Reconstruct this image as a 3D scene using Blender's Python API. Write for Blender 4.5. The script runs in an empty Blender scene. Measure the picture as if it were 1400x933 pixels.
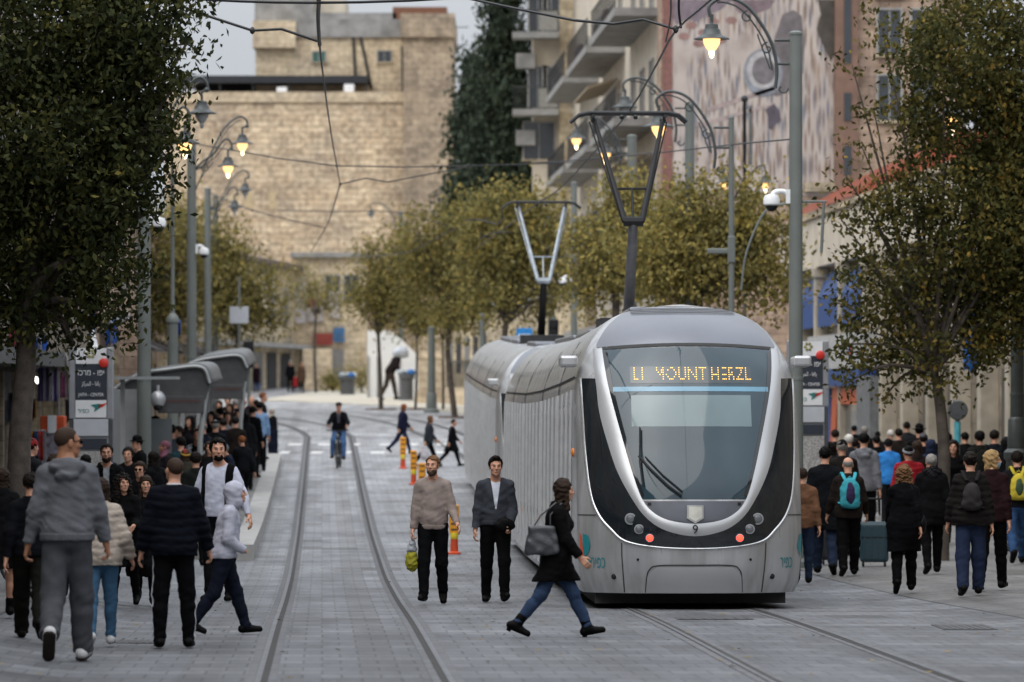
import bpy, math, random
import numpy as np
from mathutils import Vector, Matrix
R = math.radians
rng = random.Random(7)
scene = bpy.context.scene
col = scene.collection
# ---------------------------------------------------------------- camera frame
F, HY, CX, EYE = 6100.0, 525.0, 700.0, 1.7      # focal length in photo pixels, eye line, centre, eye height
SL = -0.0426                                     # street direction: dX/dY
_PY = np.array([-120, 0, 20, 34.1, 45.9, 58.1, 69.6, 82.4, 95.8, 120.8, 144.5, 180, 239, 300, 420, 700.0])
_PZ = np.array([1.6, 0.0, -.32, -.58, -.79, -1.06, -1.21, -1.205, -1.05, -.58, -.08, .62, 1.23, 1.9, 2.3, 2.6])
def _tangents(x, y):
    h = np.diff(x); d = np.diff(y) / h
    m = np.zeros_like(y); m[0] = d[0]; m[-1] = d[-1]
    for i in range(1, len(y) - 1):
        m[i] = 0 if d[i-1] * d[i] <= 0 else (h[i-1] + h[i]) * 2 * d[i-1] * d[i] / ((h[i] + h[i-1]) * (d[i-1] + d[i]))
    return m
_PM = _tangents(_PY, _PZ)
def zprof(Y):
    Y = np.asarray(Y, float)
    i = np.clip(np.searchsorted(_PY, Y) - 1, 0, len(_PY) - 2)
    h = _PY[i+1] - _PY[i]; t = np.clip((Y - _PY[i]) / h, 0, 1)
    return ((1+2*t)*(1-t)**2*_PZ[i] + t*(1-t)**2*h*_PM[i] + t*t*(3-2*t)*_PZ[i+1] + t*t*(t-1)*h*_PM[i+1])
def cl(Y): return 0.25 + SL * Y                  # centre line of the left track
def cr(Y): return 3.87 - 0.0338 * Y              # centre line of the right track
def ss(a, b, x):
    t = np.clip((x - a) / (b - a), 0, 1); return t * t * (3 - 2 * t)
def zg(X, Y):
    X = np.asarray(X, float); Y = np.asarray(Y, float)
    fade = 1 - ss(125, 150, Y)
    return zprof(Y) + fade * (.15 * ss(-2.1, -3.6, X - cl(Y)) + .10 * ss(2.4, 4.2, X - cr(Y)))
def g(X, Y, dz=0.0): return Vector((float(X), float(Y), float(zg(X, Y)) + dz))
def pt(x, y, Y): return Vector(((x - CX) * Y / F, Y, EYE - (y - HY) * Y / F))
_YS = np.linspace(12, 420, 8000)
def ground(x, y):                                # ground point under a photo pixel
    X = (x - CX) * _YS / F
    yy = HY + (EYE - zg(X, _YS)) * F / _YS
    i = int(np.argmax(yy < y)) if (yy < y).any() else len(_YS) - 1
    return g(X[i], _YS[i])
# ---------------------------------------------------------------- objects
def tag(o, label=None, cat=None, group=None, kind=None):
    if label: o['label'] = label
    if cat: o['category'] = cat
    if group: o['group'] = group
    if kind: o['kind'] = kind
    return o
def thing(name, label, cat, loc=(0, 0, 0), rz=0.0, group=None, sc=1.0):
    o = bpy.data.objects.new(name, None); col.objects.link(o)
    o.empty_display_size = .2
    o.location = loc; o.rotation_euler = (0, 0, rz); o.scale = (sc, sc, sc)
    return tag(o, label, cat, group)
def copy_tree(o, parent=None):
    c = o.copy(); col.objects.link(c)
    if parent: c.parent = parent
    for ch in list(o.children): copy_tree(ch, c)
    return c
def raw_mesh(name, V, Fc, m, parent=None, smooth=False):
    V = np.asarray(V, np.float32); me = bpy.data.meshes.new(name)
    if isinstance(Fc, np.ndarray):
        n, k = Fc.shape
        me.vertices.add(len(V)); me.vertices.foreach_set('co', V.ravel())
        me.loops.add(n * k); me.loops.foreach_set('vertex_index', Fc.astype(np.int32).ravel())
        me.polygons.add(n); me.polygons.foreach_set('loop_start', np.arange(0, n * k, k, dtype=np.int32))
        me.polygons.foreach_set('loop_total', np.full(n, k, np.int32))
        me.update(calc_edges=True)
    else:
        me.from_pydata([tuple(map(float, v)) for v in V], [], Fc)
    if smooth:
        me.polygons.foreach_set('use_smooth', np.ones(len(me.polygons), bool))
    if m: me.materials.append(m)
    me.update()
    o = bpy.data.objects.new(name, me); col.objects.link(o)
    if parent: o.parent = parent
    return o
class MB:
    """collects shapes, build() links them as one mesh object"""
    def __init__(self): self.v = []; self.f = []
    def add(self, vs, fs, M=None):
        b = len(self.v)
        for p in vs:
            p = Vector(p); self.v.append(M @ p if M else p)
        self.f += [tuple(i + b for i in q) for q in fs]; return self
    def box(self, c, s, rz=0.0, M=None, taper=1.0):
        x, y, z = s[0]/2, s[1]/2, s[2]/2; t = taper
        vs = [(-x,-y,-z),(x,-y,-z),(x,y,-z),(-x,y,-z),(-x*t,-y*t,z),(x*t,-y*t,z),(x*t,y*t,z),(-x*t,y*t,z)]
        L = Matrix.Translation(Vector(c)) @ Matrix.Rotation(rz, 4, 'Z')
        if M: L = M @ L
        return self.add(vs, [(3,2,1,0),(4,5,6,7),(0,1,5,4),(1,2,6,5),(2,3,7,6),(3,0,4,7)], L)
    def span(self, a, b):                        # axis box from two corners
        return self.box([(a[i]+b[i])/2 for i in range(3)], [abs(a[i]-b[i]) for i in range(3)])
    def tube(self, pts, r, n=8, cap=True):
        pts = [Vector(p) for p in pts]; m = len(pts)
        rs = r if isinstance(r, (list, tuple)) else [r]*m
        up = None; b = len(self.v)
        for i, p in enumerate(pts):
            d = (pts[min(i+1, m-1)] - pts[max(i-1, 0)])
            d = d.normalized() if d.length > 1e-9 else Vector((0,0,1))
            if up is None:
                up = d.orthogonal().normalized()
            else:
                up = up - d*up.dot(d)
                up = up.normalized() if up.length > 1e-6 else d.orthogonal().normalized()
            w = d.cross(up)
            for k in range(n):
                a = 2*math.pi*k/n
                self.v.append(p + (up*math.cos(a) + w*math.sin(a))*rs[i])
        for i in range(m-1):
            for k in range(n):
                k2 = (k+1) % n
                self.f.append((b+i*n+k, b+i*n+k2, b+(i+1)*n+k2, b+(i+1)*n+k))
        if cap:
            self.f.append(tuple(b+k for k in reversed(range(n)))); self.f.append(tuple(b+(m-1)*n+k for k in range(n)))
        return self
    def lathe(self, prof, n=16, M=None, c=(0,0,0)):   # profile of (r, z)
        vs, fs = [], []
        for r_, z in prof:
            for k in range(n):
                a = 2*math.pi*k/n; vs.append((c[0]+r_*math.cos(a), c[1]+r_*math.sin(a), c[2]+z))
        for i in range(len(prof)-1):
            for k in range(n):
                k2 = (k+1) % n; fs.append((i*n+k, i*n+k2, (i+1)*n+k2, (i+1)*n+k))
        fs.append(tuple(reversed(range(n)))); fs.append(tuple((len(prof)-1)*n+k for k in range(n)))
        return self.add(vs, fs, M)
    def ball(self, c, r, n=12, m=8):
        r = r if isinstance(r, (tuple, list)) else (r, r, r)
        prof = [(math.sin(math.pi*i/m), -math.cos(math.pi*i/m)) for i in range(m+1)]
        prof[0] = (.02, -1); prof[-1] = (.02, 1)
        return self.lathe(prof, n, Matrix.Translation(Vector(c)) @ Matrix.Diagonal((*r, 1)))
    def prism(self, poly, a, b, axis='y'):       # 2D polygon extruded from a to b along an axis
        n = len(poly)
        put = {'y': lambda p, t: (p[0], t, p[1]), 'x': lambda p, t: (t, p[0], p[1]), 'z': lambda p, t: (p[0], p[1], t)}[axis]
        vs = [put(p, a) for p in poly] + [put(p, b) for p in poly]
        fs = [tuple(range(n)), tuple(range(2*n-1, n-1, -1))] + [(i, i+n, (i+1) % n + n, (i+1) % n) for i in range(n)]
        return self.add(vs, fs)
    def grid(self, rows):                        # rows of points -> quads
        b = len(self.v); n = len(rows[0])
        for r_ in rows: self.v += [Vector(p) for p in r_]
        for i in range(len(rows)-1):
            for k in range(n-1):
                self.f.append((b+i*n+k, b+i*n+k+1, b+(i+1)*n+k+1, b+(i+1)*n+k))
        return self
    def build(self, name, m, parent=None, smooth=False, bevel=0.0, flip=True, solid=0.0):
        me = bpy.data.meshes.new(name); me.from_pydata(self.v, [], self.f)
        if m: me.materials.append(m)
        me.update()
        o = bpy.data.objects.new(name, me); col.objects.link(o)
        if parent: o.parent = parent
        if flip:
            import bmesh
            bm = bmesh.new(); bm.from_mesh(me); bmesh.ops.recalc_face_normals(bm, faces=bm.faces); bm.to_mesh(me); bm.free()
        if smooth:
            me.polygons.foreach_set('use_smooth', np.ones(len(me.polygons), bool)); 
            if smooth != 'all':
                try: me.set_sharp_from_angle(angle=R(40))
                except Exception: pass
        if solid:
            md = o.modifiers.new('solid', 'SOLIDIFY'); md.thickness = solid; md.offset = -1
        if bevel:
            md = o.modifiers.new('bevel', 'BEVEL'); md.width = bevel; md.segments = 2; md.limit_method = 'ANGLE'
        return o
# ---------------------------------------------------------------- materials
_mats = {}
def nodes(name):
    m = bpy.data.materials.new(name); m.use_nodes = True
    nt = m.node_tree; b = nt.nodes['Principled BSDF']
    return m, nt, b
def srgb(h):
    h = h.lstrip('#'); c = [int(h[i:i+2], 16)/255 for i in (0, 2, 4)]
    return tuple(x/12.92 if x <= .04045 else ((x+.055)/1.055)**2.4 for x in c)
def mat(name, c, rough=.6, metal=0.0, var=.25, scale=6.0, bump=0.0, bscale=None, spec=.5, coat=0.0, obj=True, detail=4.0):
    if name in _mats: return _mats[name]
    m, nt, b = nodes(name); _mats[name] = m
    N, L = nt.nodes.new, nt.links.new
    tc = N('ShaderNodeTexCoord')
    b.inputs['Roughness'].default_value = rough; b.inputs['Metallic'].default_value = metal
    b.inputs['Specular IOR Level'].default_value = spec; b.inputs['Coat Weight'].default_value = coat
    n = N('ShaderNodeTexNoise'); n.inputs['Scale'].default_value = scale; n.inputs['Detail'].default_value = detail
    L(tc.outputs['Object'], n.inputs['Vector'])
    r = N('ShaderNodeValToRGB'); e = r.color_ramp.elements
    e[0].position, e[1].position = .3, .72
    e[0].color = (*[x*(1-var) for x in c], 1); e[1].color = (*[min(1, x*(1+var)) for x in c], 1)
    L(n.outputs['Fac'], r.inputs['Fac']); L(r.outputs['Color'], b.inputs['Base Color'])
    if bump:
        n2 = N('ShaderNodeTexNoise'); n2.inputs['Scale'].default_value = bscale or scale*4; n2.inputs['Detail'].default_value = 3
        L(tc.outputs['Object'], n2.inputs['Vector'])
        bp = N('ShaderNodeBump'); bp.inputs['Strength'].default_value = bump; bp.inputs['Distance'].default_value = .02
        L(n2.outputs['Fac'], bp.inputs['Height']); L(bp.outputs['Normal'], b.inputs['Normal'])
    return m
def stone(name, c1, c2, cm, bw=.6, bh=.3, var=.35, mortar=.012, bump=.5, dirt=.5):
    """coursed stone: bricks in the wall's own x-z plane, blocks of uneven tone, streaked dirt"""
    if name in _mats: return _mats[name]
    m, nt, b = nodes(name); _mats[name] = m
    N, L = nt.nodes.new, nt.links.new
    tc = N('ShaderNodeTexCoord'); sp = N('ShaderNodeSeparateXYZ'); L(tc.outputs['Object'], sp.inputs[0])
    ad = N('ShaderNodeMath'); L(sp.outputs[0], ad.inputs[0]); L(sp.outputs[1], ad.inputs[1])
    cb = N('ShaderNodeCombineXYZ'); L(ad.outputs[0], cb.inputs[0]); L(sp.outputs[2], cb.inputs[1])
    br = N('ShaderNodeTexBrick'); L(cb.outputs[0], br.inputs['Vector'])
    br.inputs['Scale'].default_value = 1; br.inputs['Brick Width'].default_value = bw; br.inputs['Row Height'].default_value = bh
    br.inputs['Mortar Size'].default_value = mortar; br.inputs['Mortar Smooth'].default_value = .3; br.inputs['Bias'].default_value = -.1
    br.inputs['Color1'].default_value = (*c1, 1); br.inputs['Color2'].default_value = (*c2, 1); br.inputs['Mortar'].default_value = (*cm, 1)
    br.offset_frequency = 2
    n = N('ShaderNodeTexNoise'); n.inputs['Scale'].default_value = .45; n.inputs['Detail'].default_value = 8; n.inputs['Roughness'].default_value = .65
    L(cb.outputs[0], n.inputs['Vector'])
    r = N('ShaderNodeValToRGB'); r.color_ramp.elements[0].position = .33; r.color_ramp.elements[1].position = .62
    r.color_ramp.elements[0].color = (1-dirt, 1-dirt, 1-dirt*.95, 1); r.color_ramp.elements[1].color = (1.08, 1.06, 1.0, 1)
    L(n.outputs['Fac'], r.inputs['Fac'])
    mx = N('ShaderNodeMix'); mx.data_type = 'RGBA'; mx.blend_type = 'MULTIPLY'; mx.inputs['Factor'].default_value = 1
    L(br.outputs['Color'], mx.inputs[6]); L(r.outputs['Color'], mx.inputs[7])
    n2 = N('ShaderNodeTexNoise'); n2.inputs['Scale'].default_value = 3.2; n2.inputs['Detail'].default_value = 5
    L(cb.outputs[0], n2.inputs['Vector'])
    r2 = N('ShaderNodeValToRGB'); r2.color_ramp.elements[0].color = (1-var, 1-var, 1-var, 1); r2.color_ramp.elements[1].color = (1+var*.5, 1+var*.5, 1+var*.5, 1)
    r2.color_ramp.elements[0].position = .3; r2.color_ramp.elements[1].position = .7
    L(n2.outputs['Fac'], r2.inputs['Fac'])
    mx2 = N('ShaderNodeMix'); mx2.data_type = 'RGBA'; mx2.blend_type = 'MULTIPLY'; mx2.inputs['Factor'].default_value = 1
    L(mx.outputs[2], mx2.inputs[6]); L(r2.outputs['Color'], mx2.inputs[7]); L(mx2.outputs[2], b.inputs['Base Color'])
    b.inputs['Roughness'].default_value = .9; b.inputs['Specular IOR Level'].default_value = .2
    bp = N('ShaderNodeBump'); bp.inputs['Strength'].default_value = bump; bp.inputs['Distance'].default_value = .03
    mm = N('ShaderNodeMath'); mm.operation = 'SUBTRACT'; L(n2.outputs['Fac'], mm.inputs[0]); L(br.outputs['Fac'], mm.inputs[1])
    L(mm.outputs[0], bp.inputs['Height']); L(bp.outputs['Normal'], b.inputs['Normal'])
    return m
def emit(name, c, s):
    if name in _mats: return _mats[name]
    m, nt, b = nodes(name); _mats[name] = m
    b.inputs['Base Color'].default_value = (*c, 1); b.inputs['Emission Color'].default_value = (*c, 1); b.inputs['Emission Strength'].default_value = s
    n = nt.nodes.new('ShaderNodeTexNoise'); n.inputs['Scale'].default_value = 20
    nt.links.new(n.outputs['Fac'], b.inputs['Roughness'])
    return m
def leafmat(name, cols, stops=None, trans=.25):
    """leaves: colour picked per leaf, drifting by clump"""
    if name in _mats: return _mats[name]
    m, nt, b = nodes(name); _mats[name] = m
    N, L = nt.nodes.new, nt.links.new
    ge = N('ShaderNodeNewGeometry'); tc = N('ShaderNodeTexCoord')
    n = N('ShaderNodeTexNoise'); n.inputs['Scale'].default_value = 1.6; n.inputs['Detail'].default_value = 2; L(tc.outputs['Object'], n.inputs['Vector'])
    a = N('ShaderNodeMath'); a.operation = 'MULTIPLY_ADD'; L(ge.outputs['Random Per Island'], a.inputs[0]); a.inputs[1].default_value = .62
    a2 = N('ShaderNodeMath'); a2.operation = 'MULTIPLY_ADD'; L(n.outputs['Fac'], a2.inputs[0]); a2.inputs[1].default_value = .9; a2.inputs[2].default_value = -.27
    L(a2.outputs[0], a.inputs[2])
    r = N('ShaderNodeValToRGB'); k = len(cols)
    while len(r.color_ramp.elements) < k: r.color_ramp.elements.new(.5)
    for i, c in enumerate(cols):
        r.color_ramp.elements[i].position = stops[i] if stops else i/(k-1)
        r.color_ramp.elements[i].color = (*c, 1)
    L(a.outputs[0], r.inputs['Fac']); L(r.outputs['Color'], b.inputs['Base Color'])
    b.inputs['Roughness'].default_value = .7; b.inputs['Specular IOR Level'].default_value = .12
    tr = N('ShaderNodeBsdfTranslucent'); L(r.outputs['Color'], tr.inputs['Color'])
    ms = N('ShaderNodeMixShader'); ms.inputs[0].default_value = trans
    out = nt.nodes['Material Output']; L(b.outputs[0], ms.inputs[1]); L(tr.outputs[0], ms.inputs[2]); L(ms.outputs[0], out.inputs['Surface'])
    return m
def glass(name, c=(.02, .025, .03), rough=.06, metal=0.0, spec=.8):
    if name in _mats: return _mats[name]
    m, nt, b = nodes(name); _mats[name] = m
    b.inputs['Roughness'].default_value = rough; b.inputs['Specular IOR Level'].default_value = spec; b.inputs['Metallic'].default_value = metal
    tc = nt.nodes.new('ShaderNodeTexCoord')
    n = nt.nodes.new('ShaderNodeTexNoise'); n.inputs['Scale'].default_value = 1.3; nt.links.new(tc.outputs['Object'], n.inputs['Vector'])
    r = nt.nodes.new('ShaderNodeValToRGB'); r.color_ramp.elements[0].color = (*[x*.6 for x in c], 1); r.color_ramp.elements[1].color = (*[x*1.5 for x in c], 1)
    nt.links.new(n.outputs['Fac'], r.inputs['Fac']); nt.links.new(r.outputs['Color'], b.inputs['Base Color'])
    return m
def text_mesh(name, body, m, size, M, parent=None, depth=.003, align='CENTER', maxw=None):
    cu = bpy.data.curves.new(name, 'FONT'); cu.body = body; cu.size = size; cu.align_x = align; cu.align_y = 'CENTER'
    cu.extrude = depth; cu.resolution_u = 2
    t = bpy.data.objects.new('tmp_text', cu); col.objects.link(t)
    dg = bpy.context.evaluated_depsgraph_get()
    me = bpy.data.meshes.new_from_object(t.evaluated_get(dg)); me.name = name
    bpy.data.objects.remove(t); me.materials.clear(); me.materials.append(m)
    if maxw and len(me.vertices):
        xs = [v.co.x for v in me.vertices]; me.transform(Matrix.Diagonal((min(1, maxw/(max(xs)-min(xs))), 1, 1, 1)))
    me.transform(M)
    o = bpy.data.objects.new(name, me); col.objects.link(o)
    if parent: o.parent = parent
    return o
FRONT = Matrix.Rotation(R(90), 4, 'X')           # text plane -> x-z plane facing -y
# common colours
GREYGREEN = mat('grey_green_paint', (.13, .145, .135), .5, var=.12, scale=2)
DARKMETAL = mat('dark_metal', (.018, .019, .021), .5, metal=.1, var=.2)
GALV = mat('galvanised_steel', (.32, .33, .34), .45, metal=.5, var=.15)
BLACK = mat('black_plastic', (.010, .010, .011), .55, var=.2, spec=.25)
WHITE = mat('white_paint', (.72, .73, .74), .45, var=.08)
SANDSTONE = stone('sandstone_wall', srgb('#b9a07c'), srgb('#d3bd98'), srgb('#85745c'), .62, .3)
# ================================================================ setting
def build_ground():
    us = sorted(set([round(x*.25, 3) for x in range(-48, 57)] + [-160, -110, -70, -45, -30, -20, -15, 18, 24, 34, 50, 80, 120, 170]))
    ys = list(np.arange(-120, 150, 2.0)) + list(np.arange(150, 260, 4.0)) + [270, 290, 320, 360, 420, 500, 600, 700]
    X, Y = np.meshgrid(us, ys); Z = zg(X, Y)
    V = np.stack([X, Y, Z], -1).reshape(-1, 3); n, k = X.shape
    i, j = np.meshgrid(np.arange(n-1), np.arange(k-1), indexing='ij'); a = (i*k + j).ravel()
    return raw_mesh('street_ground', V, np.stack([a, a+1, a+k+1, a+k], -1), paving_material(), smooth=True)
def paving_material():
    m, nt, b = nodes('street_paving'); N, L = nt.nodes.new, nt.links.new
    def M(op, a, b_=None, c_=None):
        x = N('ShaderNodeMath'); x.operation = op
        for k, v in enumerate((a, b_, c_)):
            if v is None: continue
            if isinstance(v, (int, float)): x.inputs[k].default_value = v
            else: L(v, x.inputs[k])
        return x.outputs[0]
    def ramp(src, stops):
        r = N('ShaderNodeValToRGB')
        while len(r.color_ramp.elements) < len(stops): r.color_ramp.elements.new(.5)
        for e, (p, c) in zip(r.color_ramp.elements, stops):
            e.position = p; e.color = (*c, 1) if len(c) == 3 else c
        L(src, r.inputs['Fac']); return r.outputs['Color']
    def mul(a, b_, f=1.0, blend='MULTIPLY'):
        x = N('ShaderNodeMix'); x.data_type = 'RGBA'; x.blend_type = blend
        if isinstance(f, float): x.inputs['Factor'].default_value = f
        else: L(f, x.inputs['Factor'])
        for k, v in ((6, a), (7, b_)):
            if isinstance(v, tuple): x.inputs[k].default_value = v
            else: L(v, x.inputs[k])
        return x.outputs[2]
    tc = N('ShaderNodeTexCoord'); sp = N('ShaderNodeSeparateXYZ'); L(tc.outputs['Object'], sp.inputs[0])
    u = M('MULTIPLY_ADD', sp.outputs[1], -SL, sp.outputs[0]); v = sp.outputs[1]
    cb = N('ShaderNodeCombineXYZ'); L(u, cb.inputs[0]); L(v, cb.inputs[1])
    br = N('ShaderNodeTexBrick'); L(cb.outputs[0], br.inputs['Vector']); br.inputs['Scale'].default_value = 1
    br.inputs['Brick Width'].default_value = .31; br.inputs['Row Height'].default_value = .62; br.inputs['Mortar Size'].default_value = .012; br.inputs['Mortar Smooth'].default_value = .35
    br.offset = .5
    br.inputs['Color1'].default_value = (.105, .109, .118, 1); br.inputs['Color2'].default_value = (.13, .135, .145, 1); br.inputs['Mortar'].default_value = (.075, .077, .082, 1)
    # pavement slabs at the sides: warmer, larger
    b2 = N('ShaderNodeTexBrick'); L(cb.outputs[0], b2.inputs['Vector']); b2.inputs['Scale'].default_value = 1
    b2.inputs['Brick Width'].default_value = .6; b2.inputs['Row Height'].default_value = .4; b2.inputs['Mortar Size'].default_value = .009
    b2.inputs['Color1'].default_value = (.095, .094, .094, 1); b2.inputs['Color2'].default_value = (.118, .116, .115, 1); b2.inputs['Mortar'].default_value = (.07, .07, .07, 1)
    rowi = M('FLOOR', M('MULTIPLY', v, 1/.62)); wn = N('ShaderNodeTexWhiteNoise'); wn.noise_dimensions = '2D'
    cw = N('ShaderNodeCombineXYZ'); L(rowi, cw.inputs[0]); L(M('FLOOR', M('MULTIPLY', u, .45)), cw.inputs[1]); L(cw.outputs[0], wn.inputs['Vector'])
    rowt = ramp(wn.outputs['Value'], [(0, (.80, .80, .81)), (1, (1.16, 1.16, 1.15))])
    cross = M('LESS_THAN', M('MODULO', M('ADD', v, 124.0), .62), .06)
    side = M('GREATER_THAN', M('ABSOLUTE', M('ADD', u, -2.1)), 5.35)      # beyond the seams on both sides
    track = mul(mul(br.outputs['Color'], rowt), (.66, .66, .67, 1), cross)
    c = mul(track, b2.outputs['Color'], side, 'MIX')
    # transverse joints of the track slab
    jm = M('LESS_THAN', M('ABSOLUTE', M('ADD', M('MODULO', M('ADD', v, 100.4), 14.2), -7.1)), .035)
    c = mul(c, (.45, .45, .46, 1), M('MULTIPLY', jm, M('SUBTRACT', 1.0, side)))
    # seams along the street
    for off in (-3.25, 7.42):
        s = M('LESS_THAN', M('ABSOLUTE', M('ADD', u, -off)), .022); c = mul(c, (.35, .33, .3, 1), s)
    n1 = N('ShaderNodeTexNoise'); n1.inputs['Scale'].default_value = .35; n1.inputs['Detail'].default_value = 9; n1.inputs['Roughness'].default_value = .7; L(cb.outputs[0], n1.inputs['Vector'])
    c = mul(c, ramp(n1.outputs['Fac'], [(.3, (.72, .72, .73)), (.7, (1.2, 1.2, 1.18))]))
    n2 = N('ShaderNodeTexNoise'); n2.inputs['Scale'].default_value = 14; n2.inputs['Detail'].default_value = 5; L(cb.outputs[0], n2.inputs['Vector'])
    c = mul(c, ramp(n2.outputs['Fac'], [(.3, (.82, .82, .82)), (.7, (1.14, 1.14, 1.14))]))
    vo = N('ShaderNodeTexVoronoi'); vo.inputs['Scale'].default_value = 1.9; L(cb.outputs[0], vo.inputs['Vector'])
    c = mul(c, ramp(vo.outputs['Distance'], [(.02, (.5, .48, .46)), (.06, (1, 1, 1))]))   # gum and small stains
    # single slabs replaced or soiled, a grimy band down the middle of the track, oil spots
    wn2 = N('ShaderNodeTexWhiteNoise'); wn2.noise_dimensions = '2D'; cw2 = N('ShaderNodeCombineXYZ'); L(M('FLOOR', M('MULTIPLY', v, 1/1.24)), cw2.inputs[1]); L(M('FLOOR', M('MULTIPLY', u, 1/.62)), cw2.inputs[0]); L(cw2.outputs[0], wn2.inputs['Vector'])
    c = mul(c, ramp(wn2.outputs['Value'], [(.02, (.70, .69, .67)), (.05, (1, 1, 1)), (.93, (1, 1, 1)), (.96, (1.2, 1.2, 1.19))]))
    n3 = N('ShaderNodeTexNoise'); n3.inputs['Scale'].default_value = 1.1; n3.inputs['Detail'].default_value = 6; mp3 = N('ShaderNodeMapping'); mp3.inputs['Scale'].default_value = (1.6, .16, 1); L(cb.outputs[0], mp3.inputs[0]); L(mp3.outputs[0], n3.inputs['Vector'])
    c = mul(c, ramp(n3.outputs['Fac'], [(.35, (.74, .73, .72)), (.6, (1.06, 1.06, 1.06))]))
    for off in (-.97, .47, ):
        gr = M('LESS_THAN', M('ABSOLUTE', M('ADD', u, -off)), .16); c = mul(c, (.78, .76, .73, 1), M('MULTIPLY', gr, n3.outputs['Fac']))
    # shade and light put into the paving colour: dark near, brighter up the hill
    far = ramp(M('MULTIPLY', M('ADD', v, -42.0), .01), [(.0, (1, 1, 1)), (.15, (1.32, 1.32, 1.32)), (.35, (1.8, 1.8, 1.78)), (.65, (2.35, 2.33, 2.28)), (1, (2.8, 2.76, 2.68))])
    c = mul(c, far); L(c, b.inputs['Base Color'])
    L(ramp(n1.outputs['Fac'], [(.3, (.5, .5, .5)), (.7, (.72, .72, .72))]), b.inputs['Roughness'])
    b.inputs['Specular IOR Level'].default_value = .25
    bp = N('ShaderNodeBump'); bp.inputs['Strength'].default_value = .35; bp.inputs['Distance'].default_value = .01
    L(M('SUBTRACT', n2.outputs['Fac'], br.outputs['Fac']), bp.inputs['Height']); L(bp.outputs['Normal'], b.inputs['Normal'])
    return m
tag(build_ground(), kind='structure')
RAIL = mat('worn_rail_steel', (.10, .103, .11), .5, metal=.4, var=.25, scale=3)
GROOVE = mat('dirty_rail_groove', (.022, .02, .018), .8, var=.4, scale=8)
SEAL = mat('rail_edge_concrete', (.10, .102, .108), .8, var=.25, scale=4)
def spline(pts, n):
    pts = [Vector(p) for p in pts]; out = []
    q = [2*pts[0]-pts[1]] + pts + [2*pts[-1]-pts[-2]]
    for i in range(1, len(q)-2):
        for k in range(n):
            t = k/n; a, b, c, d = q[i-1], q[i], q[i+1], q[i+2]
            out.append(.5*((2*b) + (c-a)*t + (2*a-5*b+4*c-d)*t*t + (3*b-a-3*c+d)*t**3))
    out.append(pts[-1]); return out
def strip(path, o0, o1, dz):                     # ribbon beside a plan path, lying on the ground
    rows = []
    for i, p in enumerate(path):
        d = (path[min(i+1, len(path)-1)] - path[max(i-1, 0)]); d = Vector((d.x, d.y)).normalized(); nrm = Vector((d.y, -d.x))
        a, b = Vector((p.x, p.y)) + nrm*o0, Vector((p.x, p.y)) + nrm*o1
        rows.append([g(a.x, a.y, dz), g(b.x, b.y, dz)])
    return rows
def track(name, path):
    t = bpy.data.objects.new(name, None); col.objects.link(t); tag(t, kind='structure')
    for s in (-1, 1):
        MB().grid(strip(path, s*.60, s*.84, .004)).build('rail_bed', SEAL, t, flip=False)
        MB().grid(strip(path, s*.7175, s*.762, .012)).build('rail', RAIL, t, flip=False)
        MB().grid(strip(path, s*.664, s*.7175, .008)).build('rail_groove', GROOVE, t, flip=False)
lt = [Vector((float(cl(y)), y, 0)) for y in np.arange(6, 146, 2.0)] + spline([(-5.96, 146, 0), (-6.5, 152, 0), (-7.6, 160, 0), (-9.8, 168, 0), (-13.5, 174.5, 0), (-20, 179, 0), (-34, 183, 0)], 10)
rt = [Vector((float(cr(y)), y, 0)) for y in np.arange(6, 116, 2.0)] + spline([(-.05, 116, 0), (-.75, 130, 0), (-2.1, 146, 0), (-3.6, 160, 0), (-5.8, 172, 0), (-9.5, 182, 0), (-17, 189, 0), (-34, 194, 0)], 10)
track('tram_track', lt); track('tram_track', rt)
# crossing marks, worn white blocks in two rows
WORN = mat('worn_white_paint', (.58, .58, .57), .8, var=.3, scale=9)
cm = MB()
for y, spans in ((608, ((394, 413), (435, 454), (482, 492), (519.5, 539), (557, 571), (597, 612))), (619, ((383, 396), (425, 441), (474, 480), (507, 526), (554, 571), (590, 606)))):
    for a, b in spans:
        p, q = ground(a, y), ground(b, y); d = .9
        cm.grid([[g(p.x + (q.x-p.x)*t, p.y - d + 2*d*k, .006) for t in (0, .33, .67, 1)] for k in (0, .5, 1)])
tag(cm.build('road_markings', WORN, flip=False), kind='structure')
# pale plaza beyond the curve, with its low kerb line
PLAZA = stone('plaza_paving', srgb('#b3aea3'), srgb('#c4bfb4'), srgb('#8f8a80'), .6, .6, var=.12, dirt=.15, bump=.1)
edge = [ground(x, y) for x, y in ((356, 549), (388, 549), (430, 551), (480, 553), (540, 556), (600, 562), (650, 571), (700, 582))]
rows = []
for p in edge:
    rows.append([g(p.x + (k*k)*.02, p.y + k*5.0, .05) for k in range(22)])
pz = MB().grid(rows); pz.grid([[Vector((p.x, p.y, zg(p.x, p.y))) for p in edge], [g(p.x, p.y, .05) for p in edge]])
tag(pz.build('plaza_pavement', PLAZA), kind='structure')
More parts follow.
